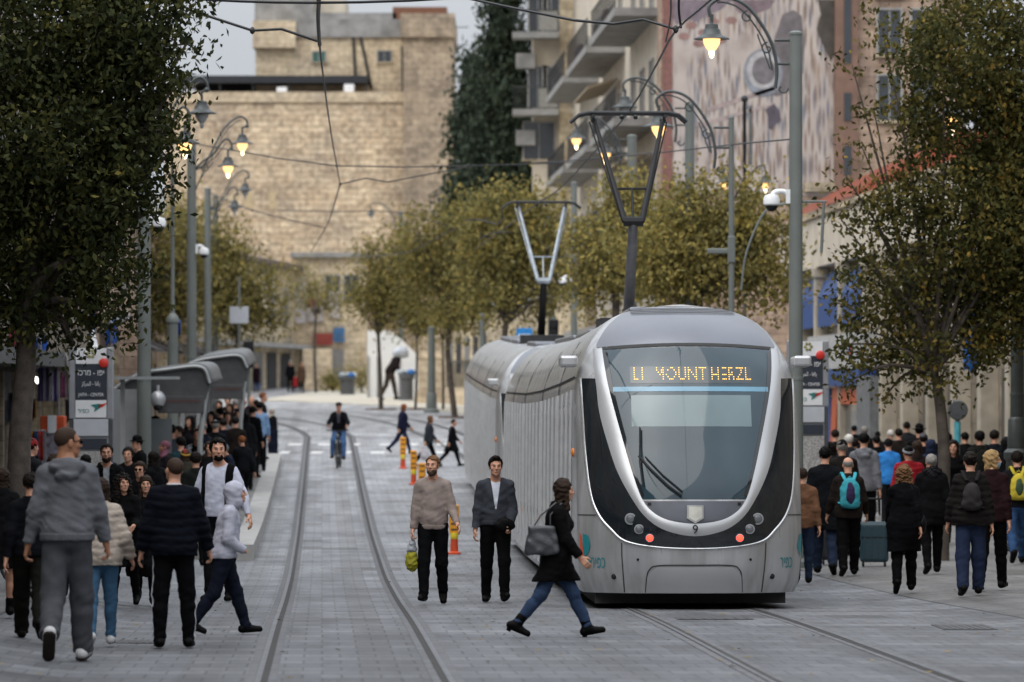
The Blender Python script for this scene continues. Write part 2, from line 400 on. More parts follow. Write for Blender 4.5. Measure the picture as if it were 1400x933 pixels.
# tram platform
PLAT0, PLAT1, PH = 73.5, 124.5, .26
def pedge(Y): return float(cl(Y)) - 1.38
def ptop(Y): return float(zprof(Y)) + PH
pf = bpy.data.objects.new('tram_platform', None); col.objects.link(pf); tag(pf, kind='structure')
KERB = mat('pale_kerb_stone', (.34, .335, .32), .8, var=.2, scale=3, bump=.2)
PTOP = stone('platform_slabs', (.2, .2, .2), (.24, .24, .235), (.12, .12, .12), .5, .5, var=.2, dirt=.25, bump=.1)
TACT = mat('yellow_tactile_strip', (.40, .32, .14), .8, var=.3, scale=5)
ys = list(np.linspace(PLAT0, PLAT1, 27))
def pslab(o0, o1, top, bot):
    mb = MB(); rows = [[Vector((pedge(y)+o0, y, zprof(y)+bot)), Vector((pedge(y)+o0, y, ptop(y)+top)), Vector((pedge(y)+o1, y, ptop(y)+top)), Vector((pedge(y)+o1, y, zprof(y)+bot))] for y in ys]
    mb.grid(rows)
    for r_ in (rows[0], rows[-1]): mb.add(r_, [(0, 1, 2, 3)])
    return mb
pslab(0, -.38, 0, -.3).build('kerb', KERB, pf)
pslab(-.38, -4.2, -.003, -.3).build('paving', PTOP, pf)
MB().grid([[Vector((pedge(y)-.62, y, ptop(y)+.004)), Vector((pedge(y)-.85, y, ptop(y)+.004))] for y in ys]).build('tactile_strip', TACT, pf, flip=False)
def on_platform(X, Y): return PLAT0 < Y < PLAT1 and pedge(Y)-4.2 < X < pedge(Y)
def zfloor(X, Y): return ptop(Y) if on_platform(X, Y) else float(zg(X, Y))
# drain covers let into the street
def cover(label, x, y, w, d):
    p = ground(x, y)
    mb = MB(); mb.grid([[g(p.x + (i/4-.5)*w, p.y + (k/3-.5)*d, .006) for i in range(5)] for k in range(4)])
    for i in range(7):
        xx = p.x + (i/6-.5)*w*.84
        mb.grid([[g(xx-.014, p.y-d*.4, .01), g(xx+.014, p.y-d*.4, .01)], [g(xx-.014, p.y+d*.4, .01), g(xx+.014, p.y+d*.4, .01)]])
    tag(mb.build('drain_cover', mat('cast_iron_cover', (.07, .07, .072), .6, metal=.3, var=.4, scale=20), flip=False), label, 'drain cover', 'drain covers in the paving')
cover('long dark drain cover between the rails in front of the tram', 976, 846, .82, .9)
cover('dark drain cover in the paving at the bottom right beside the seam', 1318, 858, .55, 1.5)
cover('dark drain cover in the paving behind the man in the navy puffer jacket', 190, 878, .45, .8)
# ---------------------------------------------------------------- sky, sun, camera
w = bpy.data.worlds.new('World'); scene.world = w; w.use_nodes = True
nt = w.node_tree; bg = nt.nodes['Background']
sk = nt.nodes.new('ShaderNodeTexSky'); sk.sky_type = 'NISHITA'; sk.sun_disc = False
SUN_EL, SUN_AZ = R(56), R(222)
sk.sun_elevation = SUN_EL; sk.sun_rotation = SUN_AZ; sk.air_density = 1.0; sk.dust_density = 3.0; sk.ozone_density = 1.0
hs = nt.nodes.new('ShaderNodeHueSaturation'); hs.inputs['Saturation'].default_value = .22
ga = nt.nodes.new('ShaderNodeMix'); ga.data_type = 'RGBA'; ga.inputs['Factor'].default_value = .8; ga.inputs[7].default_value = (4.3, 4.55, 4.95, 1)   # cloud deck evens the sky out
nt.links.new(sk.outputs['Color'], hs.inputs['Color']); nt.links.new(hs.outputs['Color'], ga.inputs[6]); nt.links.new(ga.outputs[2], bg.inputs['Color'])
# an overcast deck: about three times as bright overhead as at the horizon
gc = nt.nodes.new('ShaderNodeTexCoord'); gs = nt.nodes.new('ShaderNodeSeparateXYZ'); gm = nt.nodes.new('ShaderNodeMath'); gm.operation = 'MULTIPLY_ADD'; gm.use_clamp = False
gx = nt.nodes.new('ShaderNodeMath'); gx.operation = 'MAXIMUM'; gx.inputs[1].default_value = 0
gn = nt.nodes.new('ShaderNodeTexNoise'); gn.inputs['Scale'].default_value = 3.0; gn.inputs['Detail'].default_value = 5
gk = nt.nodes.new('ShaderNodeMath'); gk.operation = 'MULTIPLY_ADD'; gk.inputs[1].default_value = .5; gk.inputs[2].default_value = .75
nt.links.new(gc.outputs['Generated'], gs.inputs[0]); nt.links.new(gs.outputs[2], gx.inputs[0]); nt.links.new(gx.outputs[0], gm.inputs[0]); gm.inputs[1].default_value = 1.4; gm.inputs[2].default_value = .52
nt.links.new(gc.outputs['Generated'], gn.inputs['Vector']); nt.links.new(gn.outputs['Fac'], gk.inputs[0])
gp = nt.nodes.new('ShaderNodeMath'); gp.operation = 'MULTIPLY'; nt.links.new(gm.outputs[0], gp.inputs[0]); nt.links.new(gk.outputs[0], gp.inputs[1])
gv = nt.nodes.new('ShaderNodeVectorMath'); gv.operation = 'SCALE'; nt.links.new(ga.outputs[2], gv.inputs[0]); nt.links.new(gp.outputs[0], gv.inputs['Scale']); nt.links.new(gv.outputs[0], bg.inputs['Color'])
bg.inputs['Strength'].default_value = .125
sl = bpy.data.lights.new('sun', 'SUN'); sl.energy = 1.0; sl.angle = R(75); sl.color = (1, .95, .88)
so = bpy.data.objects.new('sun', sl); col.objects.link(so)
dirv = Vector((math.sin(SUN_AZ)*math.cos(SUN_EL), math.cos(SUN_AZ)*math.cos(SUN_EL), math.sin(SUN_EL)))
so.rotation_euler = dirv.to_track_quat('Z', 'Y').to_euler()
cd = bpy.data.cameras.new('camera'); cam = bpy.data.objects.new('camera', cd); col.objects.link(cam); scene.camera = cam
cam.location = (0, 0, EYE); cam.rotation_euler = (R(90), 0, 0)
cd.sensor_width = 36; cd.lens = 36*F/1400; cd.shift_y = (HY-466.5)/1400; cd.clip_start = .5; cd.clip_end = 3000
cd.dof.use_dof = True; cd.dof.focus_distance = 51.5; cd.dof.aperture_fstop = 2.7
scene.view_settings.view_transform = 'Standard'; scene.view_settings.look = 'None'; scene.view_settings.gamma = 1; scene.view_settings.exposure = 0.88
scene.cycles.max_bounces = 6; scene.cycles.diffuse_bounces = 3; scene.cycles.use_denoising = True
# ================================================================ tram
SILVER = mat('tram_silver_paint', (.50, .51, .52), .27, metal=.42, var=.16, scale=1.1, coat=.3)
SILVER2 = mat('tram_roof_grey', (.15, .16, .185), .36, metal=.35, var=.10, scale=1.2, coat=.2)
FRAMEM = mat('tram_frame_silver', (.46, .47, .48), .33, metal=.45, var=.06, scale=1.5, coat=.4)
CHROME = mat('tram_bright_trim', (.55, .56, .57), .25, metal=.7, var=.05)
TGLASS = glass('tram_black_glass', (.012, .015, .018), .05)
WSCREEN = glass('tram_windscreen_glass', (.02, .042, .056), .04, spec=.6)
TPANE = glass('tram_side_glass', (.025, .028, .03), .10, spec=.9)
def lerp_tab(tab):
    xs = np.array([t[0] for t in tab]); ys_ = np.array([t[1] for t in tab]); m = _tangents(xs, ys_)
    def f(v):
        v = min(max(v, xs[0]), xs[-1]); i = int(np.clip(np.searchsorted(xs, v)-1, 0, len(xs)-2)); h = xs[i+1]-xs[i]; t = (v-xs[i])/h
        return float((1+2*t)*(1-t)**2*ys_[i] + t*(1-t)**2*h*m[i] + t*t*(3-2*t)*ys_[i+1] + t*t*(t-1)*h*m[i+1])
    return f
Wz = lerp_tab([(.19, 1.25), (.32, 1.295), (.8, 1.325), (2.5, 1.315), (2.75, 1.285), (3.0, 1.20), (3.29, 1.03), (3.48, .82), (3.60, .5), (3.64, .2)])
Az = lerp_tab([(.19, .12), (.5, .03), (.9, 0.0), (1.3, .06), (2.0, .33), (2.6, .62), (3.0, .88), (3.24, 1.12), (3.47, 1.58), (3.60, 2.1), (3.64, 2.5)])
NB = .95
def Sf(x, z, off=0.0):
    def raw(x, z):
        q = min(abs(x)/Wz(z), .9995); return Vector((x, Az(z) + NB*(1-math.sqrt(1-q*q)), z))
    p = raw(x, z)
    if off:
        e = .004; du = raw(x+e, z)-raw(x-e, z); dv = raw(x, z+e)-raw(x, z-e)
        n = du.cross(dv); n.normalize()
        if n.y > 0: n = -n
        p = p + n*off
    return p
tram = thing('tram', 'long silver two-unit tram with curved dark windscreen and lit amber destination display', 'tram', (float(cr(51.7)), 51.7, float(zprof(51.7))), .0338)
UL, UP = 29.6, 30.6                              # unit length, pitch
def tram_body(y0):
    zs = [.19, .25, .32, .45, .6, .8, 1.0, 1.3, 1.6, 1.9, 2.2, 2.5, 2.65, 2.75, 2.85, 3.0, 3.1, 3.2, 3.3, 3.4, 3.48, 3.54, 3.59, 3.62, 3.64]
    rows = []
    for z in zs:
        W, A = Wz(z), Az(z); r_ = []
        ts = [math.pi*(k/40-.5) for k in range(41)]
        front = [Vector((W*math.sin(t), y0 + A + NB*(1-math.cos(t)), z)) for t in ts]
        side = [Vector((W, y0 + A+NB + (UL-2*(A+NB))*k/30, z)) for k in range(1, 30)]
        back = [Vector((W*math.sin(-t), y0 + UL - A - NB*(1-math.cos(t)), z)) for t in ts]
        side2 = [Vector((-W, y0 + UL-A-NB - (UL-2*(A+NB))*k/30, z)) for k in range(1, 30)]
        r_ = front + side + back + side2; r_.append(r_[0].copy()); rows.append(r_)
    mb = MB().grid(rows); top = rows[-1][:-1]; b = len(mb.v); n = len(top)
    mb.v += top; mb.f.append(tuple(range(b, b+n)))
    return mb
for k in (0, 1): tram_body(k*UP).build('body', SILVER, tram, smooth=True)
def ribbon(pairs, off, ncol=5, crown=0.0, fine=5, y0=0):
    A = spline([(p[0], p[1], 0) for p, q in pairs], fine); B = spline([(q[0], q[1], 0) for p, q in pairs], fine); rows = []
    for a, b_ in zip(A, B):
        r_ = []
        for k in range(ncol+1):
            t = k/ncol; c = a.lerp(b_, t); e = off + crown*(1-(2*t-1)**2)
            p = Sf(c.x, c.y, e); p.y += y0; r_.append(p)
        rows.append(r_)
    return MB().grid(rows)
U_OUT = [(1.10, 3.07), (1.105, 2.85), (1.085, 2.6), (1.06, 2.3), (.98, 1.95), (.875, 1.6), (.71, 1.275), (.55, 1.06), (.33, .92), (0, .857)]
U_IN = [(1.0, 3.05), (.985, 2.85), (.95, 2.6), (.885, 2.3), (.80, 1.95), (.71, 1.6), (.61, 1.3), (.49, 1.14), (.30, 1.04), (0, 1.0)]
mir = lambda L: [(-x, z) for x, z in L]
uo = mir(U_OUT) + U_OUT[-2::-1]; ui = mir(U_IN) + U_IN[-2::-1]
CH = [(1.27, 2.70), (1.258, 2.3), (1.238, 1.8), (1.19, 1.34), (1.10, 1.09), (.96, .92), (.80, .79), (.46, .725), (0, .705)]
CH2 = [(x*.979, z+.016) for x, z in CH]
co = mir(CH) + CH[-2::-1]; ci = mir(CH2) + CH2[-2::-1]
for y0 in (0, UP):
    # black glazing band between the bright trim and the frame
    s_u = spline([(x, z, 0) for x, z in uo], 6); s_c = spline([(x, z, 0) for x, z in ci], 6)
    def resample(L, n):
        d = [0.0]
        for a, b in zip(L, L[1:]): d.append(d[-1] + (b-a).length)
        out = []; j = 0
        for k in range(n):
            t = d[-1]*k/(n-1)
            while j < len(L)-2 and d[j+1] < t: j += 1
            f = (t-d[j])/max(1e-9, d[j+1]-d[j]); out.append(L[j].lerp(L[j+1], min(1, f)))
        return out
    uu = [p for p in resample(s_u, 121) if p.y < 2.74]; cc = resample(s_c, len(uu))
    rows = []
    for a, b in zip(uu, cc):
        r_ = []
        for k in range(9):
            c = a.lerp(b, k/8); p = Sf(c.x, c.y, .008); p.y += y0; r_.append(p)
        rows.append(r_)
    MB().grid(rows).build('side_glazing', TGLASS, tram, smooth='all', flip=False)
    ribbon(list(zip(co, ci)), .014, 3, .012, y0=y0).build('bright_trim', CHROME, tram, smooth='all', flip=False)
    ribbon(list(zip(uo, ui)), .010, 6, .007, y0=y0).build('front_frame', FRAMEM, tram, smooth='all', flip=False)
    rows = []
    for k in range(41):
        z = 3.045 - (3.045-1.285)*k/40; h = lerp_tab(sorted((zz, xx) for xx, zz in U_IN[:7]))(z) - .002
        rows.append([Sf(h*(i/24*2-1), z + .03*(1-(i/12-1)**2)*(1-k/40), .006) + Vector((0, y0, 0)) for i in range(25)])
    ws = MB().grid(rows).build('windscreen', WSCREEN, tram, smooth='all', flip=False)
    if y0 == 0: WS = ws
    bi = [(x*.945, z - (.035 if z > 2.9 else 0) + (.03 if z < 1.4 else 0)) for x, z in U_IN[:7]]
    for s in (-1, 1): ribbon([((s*x0, z0), (s*x1, z1)) for (x0, z0), (x1, z1) in zip(U_IN[:7], bi)], .0085, 2, 0, y0=y0).build('windscreen_border', TGLASS, tram, smooth='all', flip=False)
    # dark rim round the windscreen and the panel under it
    rows = []
    for k in range(13):
        z = 1.262 - (1.262-1.005)*k/12; h = lerp_tab([(1.0, 0.02), (1.04, .30), (1.14, .49), (1.30, .61)])(z)
        rows.append([Sf(h*(i/12*2-1), z, .007) + Vector((0, y0, 0)) for i in range(13)])
    MB().grid(rows).build('lower_panel', mat('tram_slate_panel', (.10, .105, .125), .35, metal=.3, var=.08, coat=.2), tram, smooth='all', flip=False)
    rows = []
    for k in range(15):
        z = 3.085 + (3.57-3.085)*k/14; h = min(1.06, Wz(z)*.93)
        rows.append([Sf(h*(i/20*2-1), z, .006) + Vector((0, y0, 0)) for i in range(21)])
    MB().grid(rows).build('brow_panel', SILVER2, tram, smooth='all', flip=False)
def patch(x0, x1, z0, z1, off, n=6):
    return MB().grid([[Sf(x0+(x1-x0)*i/n, z0+(z1-z0)*k/n, off) for i in range(n+1)] for k in range(n+1)])
def line_on(pts, wd, off, name, m):
    mb = MB(); L = spline([(x, z, 0) for x, z in pts], 4) if len(pts) > 2 else [Vector((*p, 0)).lerp(Vector((*pts[1], 0)), k/6) for k in range(7) for p in [pts[0]]]
    rows = []
    for i, p in enumerate(L):
        d = (L[min(i+1, len(L)-1)]-L[max(i-1, 0)]).normalized(); n = Vector((-d.y, d.x, 0))*wd/2
        rows.append([Sf((p+n).x, (p+n).y, off), Sf((p-n).x, (p-n).y, off)])
    return mb.grid(rows).build(name, m, tram, flip=False)
GAP = mat('tram_dark_seam', (.03, .03, .03), .8, var=.1)
line_on([(-1.0, 3.07), (-.5, 3.095), (0, 3.105), (.5, 3.095), (1.0, 3.07)], .035, .009, 'windscreen_seal', GAP)
for s in (-1, 1):
    line_on([(s*.84, .78), (s*.835, .6), (s*.81, .3), (s*.80, .2)], .012, .003, 'panel_seam', GAP)
    line_on([(s*1.12, 1.1), (s*1.22, 1.1), (s*1.318, 1.1)], .012, .004, 'panel_seam', GAP)
    # lamps
    for (x, z, r_, nm, m) in ((.735, 1.054, .055, 'headlight', glass('lamp_glass', (.12, .13, .14), .08)), (.64, .937, .046, 'indicator_lamp', glass('lamp_glass')), (.52, .835, .04, 'tail_light', emit('red_lamp', (1, .03, .015), 3.0))):
        p = Sf(s*x, z, .012); e = MB().ball((0, 0, 0), (r_, .018, r_), 16, 8)
        o = e.build(nm, m, tram, smooth='all'); o.data.transform(Matrix.Translation(p))
        MB().lathe([(r_*1.25, -.01), (r_*1.25, .012), (r_*.95, .014), (r_*.95, -.01)], 16, Matrix.Translation(p) @ Matrix.Rotation(R(90), 4, 'X')).build('lamp_ring', GALV, o)
    for x, z, r_ in ((.655, .585, .016), (.92, .385, .034)):
        MB().ball(Sf(s*x, z, .004), (r_, .012, r_), 10, 6).build('socket', BLACK, tram)
# bumper plate
pl = []
for k in range(11):
    z = .20 + .30*k/10; h = .555 - .02*k/10 - max(0, (k-6)/4)**2*.10
    pl.append([Sf(h*(i/12*2-1), z, .018) for i in range(13)])
MB().grid(pl).build('bumper_plate', FRAMEM, tram, smooth='all', flip=False)
line_on([(-.56, .2), (-.55, .38), (-.52, .47), (-.42, .515), (0, .52), (.42, .515), (.52, .47), (.55, .38), (.56, .2)], .014, .008, 'bumper_seam', GAP)
# shield badge, fleet number
sh = MB().prism([(-.095, 1.215), (.095, 1.215), (.095, 1.065), (0, 1.005), (-.095, 1.065)], -.03, .03, 'y').build('shield_badge', mat('badge_grey', (.45, .46, .45), .4), tram)
sh.data.transform(Matrix.Translation((0, Sf(0, 1.1).y - .012, 0)))
s2 = MB().prism([(-.075, 1.198), (.075, 1.198), (.075, 1.075), (0, 1.03), (-.075, 1.075)], -.034, .0, 'y').build('shield_face', mat('badge_cream', (.70, .69, .62), .45), sh)
s2.data.transform(Matrix.Translation((0, Sf(0, 1.1).y - .012, 0)))
text_mesh('fleet_number', '9', BLACK, .15, Matrix.Translation((0, Sf(0, .93, .038).y, .932)) @ FRONT, tram)
# destination display, blind, light-blue reflection painted on as a strip
db = MB().grid([[Sf(-.70+1.42*i/10, 2.64+.20*k/4, .009) for i in range(11)] for k in range(5)]).build('destination_display', glass('display_glass', (.022, .035, .042), .08), tram, smooth='all', flip=False)
AMBER = emit('amber_leds', (1, .56, .10), 1.15)
tm = text_mesh('destination_text', 'L1  MOUNT HERZL', AMBER, .235, Matrix.Identity(4), db, depth=0)
me = tm.data; wd_ = max(v.co.x for v in me.vertices) - min(v.co.x for v in me.vertices)
kx = 1.38/wd_
bx_ = MB()                                       # the letters are rows of small lamps
from mathutils.bvhtree import BVHTree
bv = BVHTree.FromPolygons([v.co.copy() for v in me.vertices], [tuple(p.vertices) for p in me.polygons])
for iz in range(7):
    for ix in range(76):
        x = (ix-37.5)/75*wd_*1.0; y = (iz/6-.5)*.163
        h = bv.ray_cast(Vector((x, y, 1)), Vector((0, 0, -1)))
        if h[0] is None: continue
        X, Z = x*kx + .02, 2.742 + y*.98; q = .0052
        bx_.grid([[Sf(X-q, Z-q, .012), Sf(X+q, Z-q, .012)], [Sf(X-q, Z+q, .012), Sf(X+q, Z+q, .012)]])
bpy.data.objects.remove(tm)
bx_  .build('destination_lettering', AMBER, db, flip=False)
patch(-.90, .92, 2.545, 2.60, .010, 10).build('blue_reflection', glass('blue_reflection_glass', (.10, .24, .34), .12), tram, smooth='all', flip=False)
patch(-.70, .70, 2.13, 2.50, .009, 10).build('sun_blind', glass('blind_behind_glass', (.10, .15, .16), .08), tram, smooth='all', flip=False)
# wiper
wp = MB()
wp.tube([Sf(-.60, 2.1, .04), Sf(-.61, 1.7, .05), Sf(-.58, 1.42, .05)], .011, 6)
wp.tube([Sf(-.62, 1.77, .05), Sf(-.50, 1.62, .07), Sf(-.30, 1.42, .07), Sf(-.15, 1.31, .06)], .014, 6)
wp.tube([Sf(-.55, 1.76, .05), Sf(-.36, 1.55, .05), Sf(-.14, 1.36, .05)], .009, 6)
wp.build('wiper', BLACK, tram, smooth=True)
# small plates beside the frame
for s in (-1, 1): patch(s*.52-.02, s*.52+.02, 1.21, 1.245, .012, 2).build('catch_plate', BLACK, tram, flip=False)
# brow louvres
lv = MB()
for k in range(5):
    z = 3.49 + k*.022
    lv.grid([[Sf(-.62+1.24*i/16, z, .016) for i in range(17)], [Sf(-.62+1.24*i/16, z+.009, .016) for i in range(17)]])
lv.build('brow_louvre', BLACK, tram, flip=False)
# livery on the corners: bird and word
def decal(polys, m, nm, s=1):
    for poly in polys:
        mb = MB(); vs = [Sf(s*min(abs(x), Wz(z)*.9985), z, .006) for x, z in poly]; mb.add(vs, [tuple(range(len(vs)))]); mb.build(nm, m, tram, flip=False)
TEAL = mat('livery_teal', (.015, .22, .25), .4, var=.1); CORAL = mat('livery_coral', (.62, .11, .05), .4, var=.1)
decal([[(1.302, .90), (1.285, .86), (1.25, .62), (1.20, .50), (1.262, .58), (1.296, .72)]], CORAL, 'livery_bird', -1)
decal([[(1.265, .88), (1.21, .86), (1.185, .76), (1.205, .66), (1.245, .60), (1.262, .70)], [(1.20, .62), (1.17, .56), (1.22, .48), (1.245, .55)]], TEAL, 'livery_bird', -1)
decal([[(1.30, .88), (1.27, .86), (1.245, .72), (1.29, .60), (1.305, .74)]], TEAL, 'livery_bird', 1)
for s in (-1, 1):
    lt_ = text_mesh('livery_word', 'כפיר'[::-1], TEAL, .20, Matrix.Identity(4), tram, depth=0)
    for v in lt_.data.vertices:
        X = s*(1.10) + v.co.x*.42; v.co = Sf(max(-Wz(.5)*.998, min(Wz(.5)*.998, X)), .545 + v.co.y, .006)
# sides: windows, doors, seams, marker lamps
AMBL = mat('amber_reflector', (.75, .22, .03), .3, var=.1); 
def side_pt(s, y, z, off=.006): return Vector((s*(Wz(z)+off), y, z))
def sgrid(s, y0, y1, zs, off=.006):
    r_ = [[side_pt(s, y0+(y1-y0)*k/2, z, off) for k in range(3)] for z in zs]
    return r_ if s < 0 else r_[::-1]
SEC = [(2.4, 6.0), (6.4, 11.2), (11.6, 18.0), (18.4, 23.2), (23.6, 27.2)]
for y0 in (0, UP):
    for s in (-1, 1):
        band = MB()
        for a, b in ((2.1, 27.5),):
            for z0, z1, o_ in ((2.735, 2.765, .012),):
                band.grid([[side_pt(s, y0+a+(b-a)*k/40, z0, o_) for k in range(41)], [side_pt(s, y0+a+(b-a)*k/40, z1, o_) for k in range(41)]])
        band.build('cantrail_strip', BLACK, tram, flip=False)
        for si, (a, b) in enumerate(SEC):
            y = a; door = si in (1, 3)
            n = max(2, round((b-a)/1.25)); st = (b-a)/n
            for k in range(n):
                ya, yb = y0+a+k*st+.07, y0+a+(k+1)*st-.07
                isd = door and k in (1, 2)
                zs = [.5, 1.0, 1.6, 2.2, 2.42] if isd else [1.05, 1.5, 2.0, 2.42]
                MB().grid(sgrid(s, ya, yb, zs)).build('door' if isd else 'window', TPANE, tram, flip=False, smooth='all')
            for k in range(n+1):                 # raised pillars between the panes
                yy = y0+a+k*st
                MB().grid([[side_pt(s, yy-.05, z, .004), side_pt(s, yy, z, .03), side_pt(s, yy+.05, z, .004)] for z in (.3, 1.0, 1.7, 2.4, 2.6)])  .build('pillar', mat('tram_pillar_silver', (.66, .67, .68), .25, metal=.3, var=.1), tram, flip=False)
            if si: MB().grid(sgrid(s, y0+a-.3, y0+a-.1, [.25, 1, 2, 2.7, 3.0, 3.3], .012)).build('articulation_bellows', GAP, tram, flip=False)
        for yy, zz in ((1.9, 1.84), (6.2, .95), (11.4, .95), (18.2, .95), (2.3, 1.35)):
            MB().ball(side_pt(s, y0+yy, zz, .0), (.035, .07, .055), 10, 6).build('marker_lamp', AMBL, tram)
        MB().span((s*1.29, y0+1.45, 2.86), (s*1.50, y0+1.95, 2.99)).build('mirror_housing', SILVER, tram, bevel=.03)
        rl = MB()
        for k in range(24):                      # small roof vents
            yy = y0+3.2+k*1.0
            for q in (0, 1): rl.grid([[side_pt(s, yy+.09*q, z, .007), side_pt(s, yy+.09*q+.05, z, .007)] for z in (3.02, 3.10)])
        rl.build('roof_vent', GAP, tram, flip=False)
    # roof equipment and underframe
    for a, b in ((4.5, 8.5), (14.5, 18.5), (19.5, 26.0)):
        MB().box((0, y0+(a+b)/2, 3.63), (1.0, b-a, .12)).build('roof_equipment', SILVER2, tram, bevel=.04)
    MB().span((-1.12, y0+.75, .06), (1.12, y0+UL-.75, .22)).build('underframe', GAP, tram)
    for yb in (3.2, 14.8, 26.4):
        for s in (-1, 1):
            for d in (-.8, .8):
                MB().lathe([(.05, -.05), (.29, -.05), (.31, .03), (.05, .05)], 20, Matrix.Translation((s*.7475, y0+yb+d, .31)) @ Matrix.Rotation(R(90), 4, 'Y')).build('wheel', DARKMETAL, tram, smooth=True)
MB().tube([(0, UL-.6, .55), (0, UP+.6, .55)], .12, 10).build('coupler', DARKMETAL, tram)
def pantograph(y, zhead, zelbow, m, harm):
    base = MB().span((-.45, y+.1, 3.6), (.45, y+1.3, 3.8)).span((-.08, y+.85, 3.6), (.08, y+1.1, 3.95)).build('pantograph', DARKMETAL, tram)
    MB().tube([(0, y+1.0, 3.75), (0, y-.25, zelbow)], [.085, .07], 10).build('lower_arm', harm, base, smooth=True)
    up = MB()
    up.tube([(-.14, y-.25, zelbow), (.14, y-.25, zelbow)], .07, 8)
    for s in (-1, 1):
        up.tube([(s*.12, y-.25, zelbow), (s*.50, y+.9, zhead-.08)], [.045, .032], 8)
        up.tube([(s*.16, y-.2, zelbow+.02), (s*.56, y+1.0, zhead-.12)], .012, 6)
    zc_ = zelbow + .3*(zhead-zelbow)
    up.tube([(-.23, y+.1, zc_), (.23, y+.1, zc_)], .018, 6); up.tube([(0, y-.2, zelbow), (0, y+.1, zc_)], .018, 6)
    up.build('upper_arm', m, base, smooth=True)
    hd = MB()
    for dy in (.75, 1.05):
        hd.tube([(-.84, y+dy, zhead-.13), (-.72, y+dy, zhead-.03), (-.58, y+dy, zhead), (.58, y+dy, zhead), (.72, y+dy, zhead-.03), (.84, y+dy, zhead-.13)], .025, 8)
    for s in (-1, 1):
        hd.tube([(s*.52, y+.7, zhead-.05), (s*.52, y+1.1, zhead-.05)], .03, 6); hd.ball((s*.5, y+.9, zhead-.1), .05)
        hd.ball((s*.1, y+.85, zhead-.06), .035)
    hd.build('collector_head', DARKMETAL, base, smooth=True)
pantograph(12.0, 6.78, 5.16, BLACK, mat('pantograph_grey', (.12, .12, .13), .5))
pantograph(43.2, 6.65, 4.95, mat('pantograph_silver', (.24, .27, .30), .4, metal=.4), BLACK)
# soft vertical grime and wipe marks in the body paint
nt_ = SILVER.node_tree; bs = nt_.nodes['Principled BSDF']; src = bs.inputs['Base Color'].links[0].from_socket
mp = nt_.nodes.new('ShaderNodeMapping'); mp.inputs['Scale'].default_value = (5, 5, .5); nz = nt_.nodes.new('ShaderNodeTexNoise'); nz.inputs['Scale'].default_value = 1.2; nz.inputs['Detail'].default_value = 6
tc_ = nt_.nodes.new('ShaderNodeTexCoord'); nt_.links.new(tc_.outputs['Object'], mp.inputs[0]); nt_.links.new(mp.outputs[0], nz.inputs['Vector'])
rp = nt_.nodes.new('ShaderNodeValToRGB'); rp.color_ramp.elements[0].position = .32; rp.color_ramp.elements[0].color = (.62, .60, .57, 1); rp.color_ramp.elements[1].position = .58; nt_.links.new(nz.outputs['Fac'], rp.inputs['Fac'])
mg = nt_.nodes.new('ShaderNodeMix'); mg.data_type = 'RGBA'; mg.blend_type = 'MULTIPLY'; mg.inputs['Factor'].default_value = .7; nt_.links.new(src, mg.inputs[6]); nt_.links.new(rp.outputs['Color'], mg.inputs[7]); nt_.links.new(mg.outputs[2], bs.inputs['Base Color'])
rr = nt_.nodes.new('ShaderNodeMapRange'); rr.inputs[3].default_value = .42; rr.inputs[4].default_value = .2; nt_.links.new(nz.outputs['Fac'], rr.inputs[0]); nt_.links.new(rr.outputs[0], bs.inputs['Roughness'])
# let the whole train follow the dip in the street
def follow(root, y_):
    for o in list(root.children):
        me = o.data
        if me:
            n = len(me.vertices); a = np.empty(n*3, np.float32); me.vertices.foreach_get('co', a); a = a.reshape(-1, 3)
            a[:, 2] += np.interp(a[:, 1], SAG_Y, SAG_Z); me.vertices.foreach_set('co', a.ravel()); me.update()
        follow(o, y_)
_b = [0.0, 6, 12, 18, 24, 30.1, 36, 42, 48, 54, 62]
SAG_Y = np.array(_b); SAG_Z = np.array([float(zprof(51.7+b) - zprof(51.7)) for b in _b])
follow(tram, 0)
